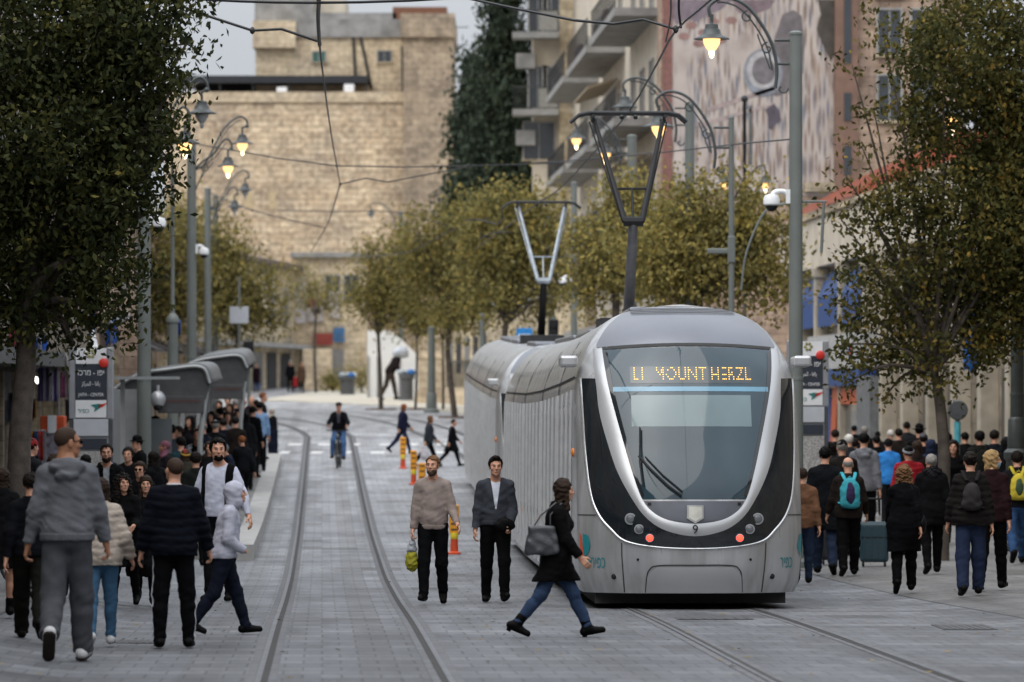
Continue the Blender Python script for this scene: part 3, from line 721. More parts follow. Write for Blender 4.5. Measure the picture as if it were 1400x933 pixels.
# ================================================================ people: distance fields turned into one continuous skin
f32 = np.float32
def surface_net(f, org, h):
    s = f < 0; nx, ny, nz = f.shape
    cs = (nx-1, ny-1, nz-1); acc = np.zeros(cs + (3,), f32); cnt = np.zeros(cs, f32); quads = []
    cr_ = []
    for ax in range(3):
        a = [slice(None)]*3; b = [slice(None)]*3; a[ax] = slice(0, -1); b[ax] = slice(1, None)
        A, B = f[tuple(a)], f[tuple(b)]; idx = np.argwhere(s[tuple(a)] != s[tuple(b)])
        if len(idx) == 0: cr_.append(None); continue
        i, j, k = idx.T; va, vb = A[i, j, k], B[i, j, k]; t = va/(va-vb)
        pos = idx.astype(f32); pos[:, ax] += t
        o1, o2 = [q for q in range(3) if q != ax]
        for d1 in (0, -1):
            for d2 in (0, -1):
                c = idx.copy(); c[:, o1] += d1; c[:, o2] += d2
                ok = (c[:, o1] >= 0) & (c[:, o2] >= 0) & (c[:, o1] < cs[o1]) & (c[:, o2] < cs[o2])
                cc = c[ok]; np.add.at(acc, (cc[:, 0], cc[:, 1], cc[:, 2]), pos[ok]); np.add.at(cnt, (cc[:, 0], cc[:, 1], cc[:, 2]), 1)
        cr_.append((idx, va < 0, ax, o1, o2))
    act = cnt > 0; ids = np.full(cs, -1, np.int64); ids[act] = np.arange(act.sum())
    V = acc[act]/cnt[act][:, None]*h + np.asarray(org, f32)
    for c in cr_:
        if c is None: continue
        idx, neg, ax, o1, o2 = c
        ok = (idx[:, o1] >= 1) & (idx[:, o2] >= 1) & (idx[:, o1] < cs[o1]) & (idx[:, o2] < cs[o2])
        idx, neg = idx[ok], neg[ok]
        def at(d1, d2):
            q = idx.copy(); q[:, o1] += d1; q[:, o2] += d2; return ids[q[:, 0], q[:, 1], q[:, 2]]
        Q = np.stack([at(-1, -1), at(0, -1), at(0, 0), at(-1, 0)], 1)
        flip = neg if ax != 1 else ~neg
        Q[~flip] = Q[~flip][:, ::-1]; quads.append(Q)
    return V, (np.concatenate(quads) if quads else np.zeros((0, 4), np.int64))
class Fld:
    """a signed distance field sampled on a box grid"""
    def __init__(self, lo, hi, h):
        lo = np.asarray(lo, f32); hi = np.asarray(hi, f32); n = np.ceil((hi-lo)/h).astype(int)+1
        self.org, self.h = lo, h
        ax = [lo[k] + np.arange(n[k], dtype=f32)*f32(h) for k in range(3)]
        self.x, self.y, self.z = np.meshgrid(*ax, indexing='ij', sparse=True)
        self.n = tuple(n)
    def full(self): return np.full(self.n, 9.0, f32)
    def cap(self, a, b, ra, rb, fl=(1, 1, 1)):
        a = [float(v) for v in a]; b = [float(v) for v in b]; d = [b[k]-a[k] for k in range(3)]; dd = sum(v*v for v in d) + 1e-9
        px, py, pz = self.x-f32(a[0]), self.y-f32(a[1]), self.z-f32(a[2])
        t = np.clip((px*f32(d[0]) + py*f32(d[1]) + pz*f32(d[2]))/f32(dd), 0, 1)
        q = ((px-t*f32(d[0]))/f32(fl[0]))**2 + ((py-t*f32(d[1]))/f32(fl[1]))**2 + ((pz-t*f32(d[2]))/f32(fl[2]))**2
        return (np.sqrt(q) - (f32(ra) + t*f32(rb-ra)))*f32(min(fl))
    def ell(self, c, r, M=None):
        px, py, pz = self.x-f32(c[0]), self.y-f32(c[1]), self.z-f32(c[2])
        if M is not None:
            px, py, pz = (px*f32(M[0][k]) + py*f32(M[1][k]) + pz*f32(M[2][k]) for k in range(3))
        k0 = np.sqrt((px/f32(r[0]))**2 + (py/f32(r[1]))**2 + (pz/f32(r[2]))**2)
        k1 = np.sqrt((px/f32(r[0]**2))**2 + (py/f32(r[1]**2))**2 + (pz/f32(r[2]**2))**2) + f32(1e-6)
        return k0*(k0-1)/k1
    def plane(self, p, n):                       # positive on the side n points to
        return (self.x-f32(p[0]))*f32(n[0]) + (self.y-f32(p[1]))*f32(n[1]) + (self.z-f32(p[2]))*f32(n[2])
    def folds(self, amp, fr, seed):
        r_ = random.Random(seed); o = 0
        for k in range(5):
            d = (r_.uniform(-1, 1), r_.uniform(-1, 1), r_.uniform(-1.6, 1.6)); w_ = fr*r_.uniform(.6, 1.7); ph = r_.uniform(0, 6)
            o = o + np.sin((self.x*f32(d[0]) + self.y*f32(d[1]) + self.z*f32(d[2]))*f32(w_) + f32(ph) + 1.3*np.sin(self.z*f32(w_*.4) + self.x*f32(w_*.3) + f32(ph)))
        return o*f32(amp/2.5)
    def mesh(self, d): return surface_net(d, self.org, self.h)
def smin(a, b, k):
    h = np.clip(.5 + .5*(b-a)/f32(k), 0, 1); return b + (a-b)*h - f32(k)*h*(1-h)
def smax(a, b, k): return -smin(-a, -b, k)
def sect(a, b): return np.maximum(a, b)
def rx(v, a, o=None):                            # rotate about the x axis: positive leans towards +y
    o = o or Vector((0, 0, 0)); return Matrix.Rotation(-a, 3, 'X') @ (Vector(v)-o) + o
class Skel: pass
WALK = dict(hfR=24, kfR=6, fpR=8, hfL=-20, kfL=28, fpL=-38, sR=-22, eR=12, sL=20, eL=22, lean=3)
STAND = dict(hfR=2, kfR=2, fpR=0, hfL=-2, kfL=3, fpL=0, sR=-2, eR=14, sL=0, eL=12, lean=1)
def swap(p):
    q = dict(p)
    for k, v in p.items():
        if k.endswith('R'): q[k[:-1]+'L'] = v
        elif k.endswith('L'): q[k[:-1]+'R'] = v
    return q
def scale_pose(p, f): return {k: v*f for k, v in p.items()}
def skeleton(po, fem=False, girth=1.0):
    S = Skel(); P = lambda k, d=0: R(po.get(k, d))
    S.fem = fem; S.gir = girth
    pel = Vector((0, 0, .94)); lean = P('lean'); S.pel = pel; S.lean = lean
    U = lambda v: rx(v, lean, pel)
    S.U = U
    sw = .140 if fem else .162; hw = .086
    S.legs = {}; S.arms = {}
    for n, s in (('R', 1), ('L', -1)):
        hip = Vector((s*hw, 0, .90)); hf, kf, ab = P('hf'+n), P('kf'+n), P('ab'+n, 2)
        td = Vector((s*math.sin(ab), math.sin(hf), -math.cos(hf))).normalized(); kn = hip + td*.42
        a2 = hf-kf; sd = Vector((s*math.sin(ab)*.3, math.sin(a2), -math.cos(a2))).normalized(); an = kn + sd*.405
        fp = P('fp'+n); to = R(po.get('to'+n, 7))
        fd = Vector((s*math.sin(to)*math.cos(fp), math.cos(to)*math.cos(fp), math.sin(fp))).normalized(); fu = Vector((0, -math.sin(fp), math.cos(fp)))
        heel = an - fu*.035 - fd*.05; toe = an - fu*.048 + fd*.165
        S.legs[n] = dict(hip=hip, knee=kn, ank=an, heel=heel, toe=toe, fd=fd, fu=fu, sd=sd, s=s)
        sh = U((s*sw, -.005, 1.395)); sf, sa, ef, tw = P('s'+n), P('sa'+n, 9), P('e'+n), P('tw'+n)
        base = Vector((0, 0, -1)); Mx = Matrix.Rotation(sf, 3, 'X'); My = Matrix.Rotation(-s*sa, 3, 'Y')
        ud = My @ (Mx @ base); el = sh + ud*.285
        Mt = Matrix.Rotation(s*tw, 3, 'Z')
        fdir = Mt @ (My @ (Matrix.Rotation(sf+ef, 3, 'X') @ base)); wr = el + fdir*.25
        inward = Vector((-s, 0, 0)); pn = (inward - fdir*inward.dot(fdir))
        pn = pn.normalized() if pn.length > .2 else Vector((0, 0, -1))
        th = fdir.cross(pn)*(-s); 
        if th.length < .1: th = Vector((0, 1, 0))
        if th.y < 0 and abs(th.y) > .3: th = -th
        S.arms[n] = dict(sh=sh, el=el, wr=wr, fd=fdir.normalized(), pn=pn, th=th.normalized(), s=s)
    low = min(min(l['heel'].z-.045*max(.2, l['fu'].z), l['toe'].z-.03) for l in S.legs.values())
    S.dz = -low
    S.hp = Vector((0, .0, 1.47)); S.neck0 = U((0, -.01, 1.44)); S.neck1 = U((0, .025, 1.545)); S.hc = U((0, .035, 1.632))
    S.HM = (Matrix.Rotation(P('hyaw'), 3, 'Z') @ Matrix.Rotation(-P('hpit') - lean*.3, 3, 'X') @ Matrix.Rotation(P('hroll'), 3, 'Y'))
    return S
def torso(F_, S, t=0.0, k=.07):
    g_ = S.gir*.93; U = S.U; fm = S.fem; M = Matrix.Rotation(-S.lean, 3, 'X')
    Mx = [[M[i][j] for j in range(3)] for i in range(3)]
    d = F_.ell((0, -.01, .95), (.168*g_ + t, .118*g_ + t, .14 + t))
    d = smin(d, F_.ell(U((0, .01*g_, 1.10)), ((.132 if fm else .148)*g_ + t, .108*g_ + t, .17 + t), Mx), k)
    d = smin(d, F_.ell(U((0, -.005, 1.29)), ((.138 if fm else .162)*g_ + t, .115*g_ + t, .18 + t), Mx), k)
    if fm: d = smin(d, F_.ell(U((0, .085, 1.27)), (.115 + t, .055 + t, .06 + t), Mx), .05)
    sw = .115 if fm else .135
    d = smin(d, F_.cap(U((-sw, -.01, 1.39)), U((sw, -.01, 1.39)), .054 + t*.7, .054 + t*.7), .05)
    for s in (-1, 1): d = smin(d, F_.cap(U((s*.035, -.015, 1.475)), U((s*sw, -.01, 1.405)), .040 + t*.6, .046 + t*.6), .035)
    return d
def arm(F_, a, t=0.0, upto=1.0, slack=0.0):
    w_ = a['el'].lerp(a['wr'], upto)
    d = smin(F_.cap(a['sh'], a['el'], .051 + t, .041 + t + slack), F_.cap(a['el'], w_, .041 + t + slack, .030 + t*.8), .025)
    return d
def leg(F_, l, t=0.0, tk=0.0, ta=0.0):
    cm_ = l['knee'].lerp(l['ank'], .3) + Vector((0, -.016, 0))
    d = F_.cap(l['hip'], l['knee'], .088 + t, .058 + t + tk)
    d = smin(d, F_.cap(l['knee'], l['ank'], .054 + t + tk, .037 + t + ta), .04)
    return smin(d, F_.cap(cm_, l['knee'].lerp(l['ank'], .55), .05 + t + tk*.6, .042 + t), .03)
def hand_mesh(a, h, po, n):
    wr, d, pn, th = a['wr'], a['fd'], a['pn'], a['th']; c1 = R(po.get('curl'+n, 28)); d = (d + th*.06).normalized()
    pts = [wr + d*.20 + th*.07, wr - d*.05, wr + d*.2 - th*.07, wr + pn*.10 + d*.12, wr - pn*.04, wr + th*.10 + d*.08]
    lo = [min(p[k] for p in pts)-.04 for k in range(3)]; hi = [max(p[k] for p in pts)+.04 for k in range(3)]
    F_ = Fld(lo, hi, h)
    o = F_.cap(wr - d*.04, wr + d*.01, .028, .026)
    for q in (.026, .009, -.009, -.026):
        o = smin(o, F_.cap(wr + d*.015 + th*q*.6, wr + d*.085 + th*q, .016, .0135), .012)
    for q, L in ((.028, .070), (.010, .080), (-.009, .074), (-.027, .058)):
        r0 = wr + d*.086 + th*q; x1 = (d*math.cos(c1*.6) + pn*math.sin(c1*.6)); x2 = (d*math.cos(c1*1.5) + pn*math.sin(c1*1.5)); x3 = (d*math.cos(c1*2.1) + pn*math.sin(c1*2.1))
        m1 = r0 + x1*L*.45; m2 = m1 + x2*L*.32
        o = smin(o, np.minimum(np.minimum(F_.cap(r0, m1, .0100, .0092), F_.cap(m1, m2, .0092, .0085)), F_.cap(m2, m2 + x3*L*.23, .0085, .0072)), .005)
    t0 = wr + d*.028 + th*.028; t1 = t0 + (d*.62 + th*.62 + pn*.35).normalized()*.042; t2 = t1 + (d*.85 + th*.25 + pn*.4).normalized()*.034
    o = smin(o, np.minimum(F_.cap(t0, t1, .0145, .0115), F_.cap(t1, t2, .0112, .0085)), .010)
    return F_.mesh(o)
def head_field(F_, fem=False, chub=0.0):
    c = chub
    d = F_.ell((0, -.016, .036), (.075, .094, .082))
    d = smin(d, F_.ell((0, .016, -.025), (.063 + c, .076, .085)), .03)
    d = smin(d, F_.ell((0, .034, -.078), ((.046 if fem else .053) + c, .05, .042)), .03)
    d = smin(d, F_.ell((0, .074, -.098), (.023, .019, .018)), .02)
    d = smin(d, F_.cap((-.032, .078, .026), (.032, .078, .026), .013, .013), .02)
    for s in (-1, 1):
        d = smin(d, F_.ell((s*.043, .062, -.022), (.022, .022, .022)), .02)
        d = smax(d, -F_.ell((s*.031, .100, .007), (.017, .014, .011)), .012)
        d = smin(d, F_.ell((s*.077, -.008, -.006), (.009, .021, .033)), .008)
    d = smin(d, F_.cap((0, .091, .018), (0, .112, -.026), .008, .0125), .012)
    for s in (-1, 1): d = smin(d, F_.ell((s*.011, .100, -.030), (.008, .010, .008)), .007)
    d = smin(d, F_.ell((0, .091, -.057), (.024, .012, .007)), .007)
    d = smin(d, F_.ell((0, .088, -.070), (.020, .012, .008)), .007)
    return smax(d, -F_.ell((0, .107, -.0635), (.022, .012, .0028)), .004)
def line_clip(F_, za, k, y0): return (f32(za) + (F_.y-f32(y0))*f32(k)) - F_.z   # negative above the slanting line
def hair_field(F_, style, seed=1):
    n = F_.folds(.005, 130, seed) if style not in ('buzz', 'bald') else 0
    th = {'buzz': .004, 'bald': .003, 'short': .014, 'thick': .024, 'quiff': .016}.get(style, .018)
    d = F_.ell((0, -.017, .037), (.0755 + th, .0945 + th, .083 + th))
    if style == 'quiff': d = smin(d, F_.ell((0, .045, .118), (.045, .045, .024)), .03)
    lo = np.maximum(line_clip(F_, -.006, .62, .03), line_clip(F_, .058, .95, .03))
    if style == 'bald': return np.maximum(np.maximum(d, lo), F_.z-.055)
    if style in ('buzz', 'short', 'thick', 'quiff', 'bun', 'pony'):
        sb = np.maximum(np.maximum(.060 - np.abs(F_.x), -.034 - F_.z), np.abs(F_.y - .012) - .016)
        d = smax(d + n, np.minimum(lo + 5*n*(1 if style != 'buzz' else 0) - .012*(1 - np.abs(F_.x)*14), sb), .010)
        if style == 'bun': d = smin(d, F_.ell((0, -.125, .045), (.04, .04, .04)) + n, .015)
        if style == 'pony': d = smin(d, F_.cap((0, -.115, .04), (0, -.14, -.17), .035, .02) + n, .02)
        return d
    # long styles: a curtain at the back and sides
    L = {'bob': .10, 'long': .22, 'verylong': .33, 'curly': .24}[style]; w_ = 1.25 if style == 'curly' else 1.0
    amp = .016 if style == 'curly' else .006
    n = F_.folds(amp, 95 if style == 'curly' else 70, seed)
    d = smin(d, F_.cap((0, -.045, 0), (0, -.062, -L), .088*w_, .075*w_, (1, .62, 1)), .03)
    for s in (-1, 1): d = smin(d, F_.cap((s*.064, .002, .03), (s*.078*w_, .022, -L*.95), .030*w_, .034*w_), .03)
    d = d + n
    front = (F_.y - (f32(.030) + np.clip(F_.z*f32(.9) - .01, -.012, .1)) - np.clip((np.abs(F_.x) - .048)*f32(3), -.0, .06) + 2*n)
    return smax(d, front, .008)
def cov_field(F_, kind, seed=2):
    n = F_.folds(.004, 60, seed)
    if kind == 'hood':
        d = F_.ell((0, -.03, .03), (.105, .128, .125)); d = smin(d, F_.ell((0, -.03, -.10), (.10, .11, .09)), .05)
        op = F_.ell((0, .10, -.02), (.072, .085, .098)); return sect(d + n, -op)
    if kind == 'hijab':
        d = F_.ell((0, -.02, .034), (.088, .110, .098)); d = smin(d, F_.ell((0, .0, -.11), (.085, .10, .08)), .05); d = smin(d, F_.ell((0, -.01, -.20), (.15, .12, .07)), .06)
        op = F_.ell((0, .11, -.025), (.058, .06, .082)); return sect(d + n, -op)
    if kind == 'beanie':
        d = F_.ell((0, -.017, .042), (.090, .110, .098)); return sect(d + n*.5, line_clip(F_, .022, .18, .03))
    if kind == 'kippah':
        d = F_.ell((0, -.03, .048), (.084, .102, .090)); return sect(d, np.maximum(line_clip(F_, .108, -.55, -.02), -(F_.y+.2)))
    if kind == 'band':
        d = F_.ell((0, -.017, .037), (.101, .121, .112)); return sect(sect(d, line_clip(F_, .03, .35, 0)), -line_clip(F_, .075, .35, 0))
    if kind == 'mask':
        d = F_.ell((0, .026, -.05), (.064, .084, .07)); d = sect(d, -(F_.y-.03)); d = sect(d, F_.z+.018); return d
    if kind == 'beard':
        d = smin(F_.ell((0, .028, -.075), (.063, .066, .056)), F_.ell((0, .07, -.103), (.03, .028, .027)), .03) + n*.8
        d = sect(d, -(F_.y-.0)); d = sect(d, F_.z + .036 - np.abs(F_.x)*f32(.55)); mo = F_.ell((0, .10, -.064), (.02, .03, .009)); return sect(d, -mo)
    if kind == 'glasses':
        d = np.minimum(F_.ell((-.034, .098, .008), (.028, .010, .019)), F_.ell((.034, .098, .008), (.028, .010, .019)))
        for s in (-1, 1): d = np.minimum(d, F_.cap((s*.06, .085, .012), (s*.082, -.01, .012), .0045, .0045))
        return np.minimum(d, F_.cap((-.02, .104, .012), (.02, .104, .012), .004, .004))
    if kind == 'cap':
        d = F_.ell((0, -.017, .042), (.089, .108, .098)); d = sect(d, line_clip(F_, .045, .05, .03))
        b = sect(F_.ell((0, .10, .05), (.075, .09, .012)), -(F_.y-.03)); return np.minimum(d, b)
    if kind == 'flatcap':
        d = smin(F_.ell((0, -.01, .085), (.098, .125, .042)), F_.ell((0, .09, .062), (.07, .045, .012)), .03); return d
    if kind == 'fedora':
        d = F_.ell((0, -.012, .10), (.085, .10, .075)); d = sect(d, .055 - F_.z); return np.minimum(d, F_.ell((0, -.01, .058), (.155, .175, .012)))
    if kind == 'helmet':
        return sect(F_.ell((0, -.02, .06), (.098, .125, .098)), line_clip(F_, .04, .12, .03))
    if kind == 'furhood':
        return smin(F_.cap((-.10, -.10, -.14), (.10, -.10, -.14), .05, .05), F_.cap((0, -.13, -.19), (0, -.12, -.10), .07, .05), .04) + F_.folds(.012, 140, 5)
_cl = {}
def cloth(c, rough=.85, var=.18, sheen=0.0, scale=9):
    if isinstance(c, str):
        c = srgb(c); g_ = sum(c)/3; sa_ = .62 if g_ < .07 else .9; c = tuple((g_ + (v-g_)*sa_)*(.55 + min(.45, g_*4)) for v in c)
    k = (tuple(round(v, 4) for v in c), rough)
    if k not in _cl: _cl[k] = mat('fabric_%02d' % len(_cl), c, rough, var=var, scale=scale, bump=.25, bscale=90, spec=.07)
    return _cl[k]
SKIN = {n: mat('skin_'+n, srgb(c), .55, var=.10, scale=18, spec=.35) for n, c in (('fair', '#b98a72'), ('tan', '#9a6c52'), ('dark', '#6d4836'))}
HAIRC = {'black': '#15110f', 'dark': '#241a14', 'brown': '#3d2a1c', 'light': '#6b4c30', 'blond': '#8f7349', 'grey': '#7c7873', 'white': '#b5b1aa', 'ginger': '#7a4524', 'buzz': '#4a3526'}
EYEW = mat('eye_white', (.26, .23, .21), .3, var=.05); EYED = mat('eye_dark', (.02, .014, .01), .2, var=.05); LIPS = mat('lip_skin', srgb('#8a5148'), .5, var=.1)
_pid = [0]; PLOG = []
def person(label, x, yf=None, Y=None, yh=None, H=None, face=0, pose=None, fem=False, girth=1.0, skin='fair', hair='short', hc='dark', top='jacket', tc='#20242c',
           hem=None, bottom='pants', bc='#17181c', shoe='#121212', extra=(), group=None, tk=0.0, neckc=None, open_front=None, boots=False, hands='RL', sole=None, bare=False):
    _pid[0] += 1; seed = _pid[0]; po = dict(STAND); po.update(pose or {})
    if yf is not None:
        p = ground(x, yf); Y = p.y; X = p.x; z = p.z
    else:
        X = (x-CX)*Y/F; z = zfloor(X, Y)
    if H is None: H = EYE - (yh-HY)*Y/F - z if yh is not None else 1.72
    PLOG.append((seed, x, round(Y, 1), round(H, 2)))
    s_px = F/Y; sc = H/1.755
    root = thing('person', label, 'person', (X, Y, z), R(face), group, sc)
    S = skeleton(po, fem, girth); dz = S.dz
    h = float(np.clip(1.25/s_px/sc, .0085, .034)); hh = max(.0042, h*.48)
    DZ = Vector((0, 0, dz))
    def link(name, VQ, m, parent=None):
        V, Q = VQ
        if len(Q) == 0: return None
        V = V + np.array([0, 0, dz], f32)
        o = raw_mesh(name, V, Q, m, parent or root, smooth=True); return o
    allp = [v for l in S.legs.values() for v in (l['hip'], l['knee'], l['ank'], l['toe'], l['heel'])] + [v for a in S.arms.values() for v in (a['sh'], a['el'], a['wr'])] + [S.hc]
    lo = np.array([min(p[k] for p in allp) for k in range(3)]); hi = np.array([max(p[k] for p in allp) for k in range(3)])
    m_ = .17*max(1, girth)
    # --- body: trunk and limbs, then head and hands at a finer grid, one mesh
    hb = max(h, .014)*1.15
    B = Fld((lo[0]-.12, min(lo[1], -.15)-.1, lo[2]-.06), (hi[0]+.12, max(hi[1], .15)+.1, 1.56), hb)
    d = torso(B, S)
    for a in S.arms.values(): d = smin(d, arm(B, a), .03)
    for l in S.legs.values():
        d = smin(d, leg(B, l), .03); d = smin(d, B.cap(l['heel'], l['toe'] - l['fd']*.045, .028, .022), .02)
    parts = [B.mesh(smin(d, B.cap(S.neck0, S.neck1, .054, .052), .03))]
    Hh = Fld((-.10, -.135, -.17), (.10, .135, .14), hh)
    hd = smin(head_field(Hh, fem, .008 if girth > 1.15 else 0), Hh.cap((0, -.022, -.06), (0, -.045, -.17), .052, .056), .03)
    HMn = np.array(S.HM, f32); hcv = np.array(S.hc, f32)
    def headspace(VQ): return (VQ[0]*f32(.95) @ HMn.T + hcv, VQ[1])
    parts.append(headspace(Hh.mesh(hd)))
    if s_px > 30:
        for n in hands: parts.append(hand_mesh(S.arms[n], max(.0045, h*.45), po, n))
    Vs, Qs, o_ = [], [], 0
    for V, Q in parts: Vs.append(V); Qs.append(Q+o_); o_ += len(V)
    link('body', (np.concatenate(Vs), np.concatenate(Qs)), SKIN[skin])
    # --- face details
    if s_px > 60 and not bare:
        def fball(nm, c, r_, m, par=None):
            mb = MB().ball((0, 0, 0), r_, 10, 6); o = mb.build(nm, m, par or root, smooth='all'); cc = Vector(c)
            T = Matrix.Translation(S.hc + DZ) @ S.HM.to_4x4() @ Matrix.Scale(.95, 4) @ Matrix.Translation(cc); o.data.transform(T); return o
        for s in (-1, 1):
            e = fball('eye', (s*.031, .083, .007), (.011, .007, .0052), EYEW)
            fball('iris', (s*.031, .0895, .0065), (.0062, .0042, .0056), EYED, e)
            fball('eyebrow', (s*.032, .0895, .029), (.017, .008, .0028), cloth(HAIRC['dark' if hc in ('black', 'dark', 'brown') else 'brown']))
        fball('mouth', (0, .0955, -.063), (.021, .006, .0055), LIPS)
    # --- hair and what the head wears
    def headpart(nm, fieldf, m, lo_=(-.20, -.24, -.36), hi_=(.20, .16, .20), hq=None):
        F_ = Fld(lo_, hi_, hq or max(.0055, h*.62)); return link(nm, headspace(F_.mesh(fieldf(F_))), m)
    covered = any(k in ('hood', 'hijab') for k, c in extra if isinstance(k, str))
    if hair and not covered: headpart('hair', lambda F_: hair_field(F_, hair, seed), cloth(HAIRC[hc], .6), lo_=(-.15, -.2, -.42 if hair in ('verylong', 'long', 'curly') else -.24), hi_=(.15, .14, .17))
    NAMES = dict(hood='hood', hijab='headscarf', beanie='hat', kippah='skullcap', band='headband', mask='face_mask', beard='beard', glasses='sunglasses', cap='cap', flatcap='cap', fedora='hat', helmet='helmet', furhood='fur_hood')
    for k, c in extra:
        if k in NAMES: headpart(NAMES[k], lambda F_: cov_field(F_, k, seed), cloth(c, .7 if k != 'glasses' else .2), lo_=(-.2, -.26, -.30), hi_=(.2, .22, .22), hq=max(.005, h*.6) if k in ('glasses', 'mask', 'beard', 'kippah') else None)
    # --- bottoms
    zmax = 1.10
    Lf = Fld((min(lo[0], -.22)-.14*girth, min(lo[1], -.2)-.14, lo[2]-.05), (max(hi[0], .22)+.14*girth, max(hi[1], .2)+.14, zmax), h)
    def pleg(l, t):
        q = leg(Lf, l, t, .004 + tk, .008 + tk*1.2) + Lf.folds(.0045, 26, seed+3)
        for jn, am in (('knee', .003), ('ank', .006)):
            j = l[jn]; ed = np.sqrt((Lf.x-f32(j.x))**2 + (Lf.y-f32(j.y))**2 + (Lf.z-f32(j.z))**2)
            q = q + am*np.exp(-(ed/f32(.11))**2)*np.sin((Lf.z*l['sd'].z + Lf.y*l['sd'].y)*f32(85) + Lf.x*45 + 2*np.sin(Lf.y*25 + seed))
        return sect(q, Lf.plane(l['ank'] + l['sd']*.02, l['sd']))
    if bottom in ('pants', 'jeans', 'track'):
        t = .012; d = Lf.ell((0, -.012, .955), (.172*girth, .126*girth, .15))
        for l in S.legs.values():
            q = pleg(l, t); d = smin(d, q, .035)
        link('trousers' if bottom != 'jeans' else 'jeans', Lf.mesh(sect(d, Lf.z-1.04)), cloth(bc))
        if bottom == 'track':
            for l in S.legs.values():
                q = pleg(l, t+.005)
                ctr = np.abs(Lf.y - (f32(l['hip'].y) + (f32(l['hip'].z)-Lf.z)/f32(l['hip'].z-l['ank'].z)*f32(l['ank'].y-l['hip'].y))) - .017
                link('side_stripe', Lf.mesh(sect(sect(q, ctr), np.maximum(-(Lf.x*f32(l['s']) - .12), Lf.z-.95))), cloth('#b9bdc6'))
    elif bottom == 'skirt':
        hz = hem[1] if isinstance(hem, tuple) else .42
        d = Lf.ell((0, -.012, .955), (.175*girth, .13*girth, .15))
        for l in S.legs.values(): d = smin(d, smin(Lf.cap(l['hip'], l['knee'], .115, .13), Lf.cap(l['knee'], l['ank'], .13, .14), .05), .12)
        d = d + .012*np.sin(np.arctan2(Lf.y, Lf.x)*9 + Lf.z*3) + Lf.folds(.005, 30, seed)
        link('skirt', Lf.mesh(sect(sect(d, Lf.z-1.06), hz - dz - Lf.z)), cloth(bc))
        d = None
        for l in S.legs.values():
            q = leg(Lf, l, .004); d = q if d is None else np.minimum(d, q)
        if po.get('tights', 1): link('tights', Lf.mesh(sect(d, Lf.z-.8)), cloth('#121214'))
    # --- shoes
    for l in S.legs.values():
        Fs = Fld([min(l['heel'][k], l['toe'][k], l['ank'][k])-.09 for k in range(3)], [max(l['heel'][k], l['toe'][k], l['ank'][k])+.09+(.16 if boots and k == 2 else 0) for k in range(3)], max(.006, h*.75))
        hl, to = l['heel'], l['toe']; up = l['fu']
        d = smin(Fs.cap(hl + up*.012, to - l['fd']*.02 + up*.006, .046, .040), Fs.cap(l['ank'] - up*.01, hl.lerp(to, .55) + up*.012, .047, .036), .03)
        if boots: d = smin(d, Fs.cap(l['ank'], l['ank'] - l['sd']*.11, .052, .056), .03)
        sole_p = hl - up*.034
        d = sect(d, -Fs.plane(sole_p, up)); 
        sh_ = link('shoe' if not boots else 'boot', Fs.mesh(d), cloth(shoe, .5))
        if sole and sh_:
            d2 = sect(sect(smin(Fs.cap(hl, to, .050, .044), Fs.cap(hl, to, .048, .042), .02), -Fs.plane(sole_p - up*.006, up)), Fs.plane(sole_p + up*.014, up)); link('sole', Fs.mesh(d2), cloth(sole, .7), sh_)
        if boots == 'heel' and sh_:
            MB().tube([hl + up*.0 + DZ, hl - up*.055 + DZ], [.028, .024], 8).build('heel', cloth(shoe, .5), sh_)
    # --- tops
    long_ = top in ('coat',)
    hz = (hem[0] if isinstance(hem, tuple) else hem) or (.55 if long_ else .86 if top != 'puffer' else .84)
    zlo = hz - dz - .03
    T = Fld((min(lo[0], -.24)-.14*girth, min(lo[1], -.22)-.15, zlo), (max(hi[0], .24)+.14*girth, max(hi[1], .22)+.15, 1.60), h)
    th = {'shirt': .009, 'sweater': .014, 'hoodie': .021, 'jacket': .021, 'puffer': .032, 'coat': .027, 'vest': .018, 'tshirt': .009, 'dress': .011}.get(top, .02)
    def garment(t, sleeves=True, slk=.006):
        d = torso(T, S, t, .08)
        low_c = S.U((0, -.005, .98))
        d = smin(d, T.cap(S.U((0, 0, 1.08)), (0, -.005, max(hz-dz, .80)), (.113 if not long_ else .108)*girth + t*.8, .116*girth + t*.7, (1.25, .92, 1)), .07)
        if long_:
            for l in S.legs.values():
                kk = l['hip'].lerp(l['knee'], .95)
                d = smin(d, T.cap(l['hip'], kk, .11 + t, .115 + t), .10)
                if hz < .5: d = smin(d, T.cap(kk, l['knee'].lerp(l['ank'], .8), .115 + t, .12 + t), .10)
        body_cut = sect(d, (hz-dz) - T.z)
        d = body_cut
        if sleeves:
            for a in S.arms.values():
                q = sect(arm(T, a, t*.85, 1.0, slk), T.plane(a['wr'] - a['fd']*.012, a['fd'])); d = smin(d, q, .035)
        return d
    fold = T.folds(.0042, 24, seed+9) + T.folds(.0024, 55, seed+4)
    for a in S.arms.values():                    # creases bunch at the elbows, and above the hem
        ed = np.sqrt((T.x-f32(a['el'].x))**2 + (T.y-f32(a['el'].y))**2 + (T.z-f32(a['el'].z))**2)
        fold = fold + .0032*np.exp(-(ed/f32(.10))**2)*np.sin((T.z*a['fd'].z + T.y*a['fd'].y)*f32(95) + T.x*38 + 2*np.sin(T.y*31 + seed))
    fold = fold + .0016*np.exp(-((T.z-f32(hz-dz+.13))/f32(.09))**2)*np.sin(T.z*f32(80) + T.x*f32(24) + 2.5*np.sin(T.x*14 + seed) + T.y*f32(19) + seed)
    d = garment(th, top != 'vest') + fold
    if top == 'puffer': d = d - .008*np.abs(np.sin((T.z - .12*np.abs(T.x) + .05*T.y)*f32(math.pi/.078)))
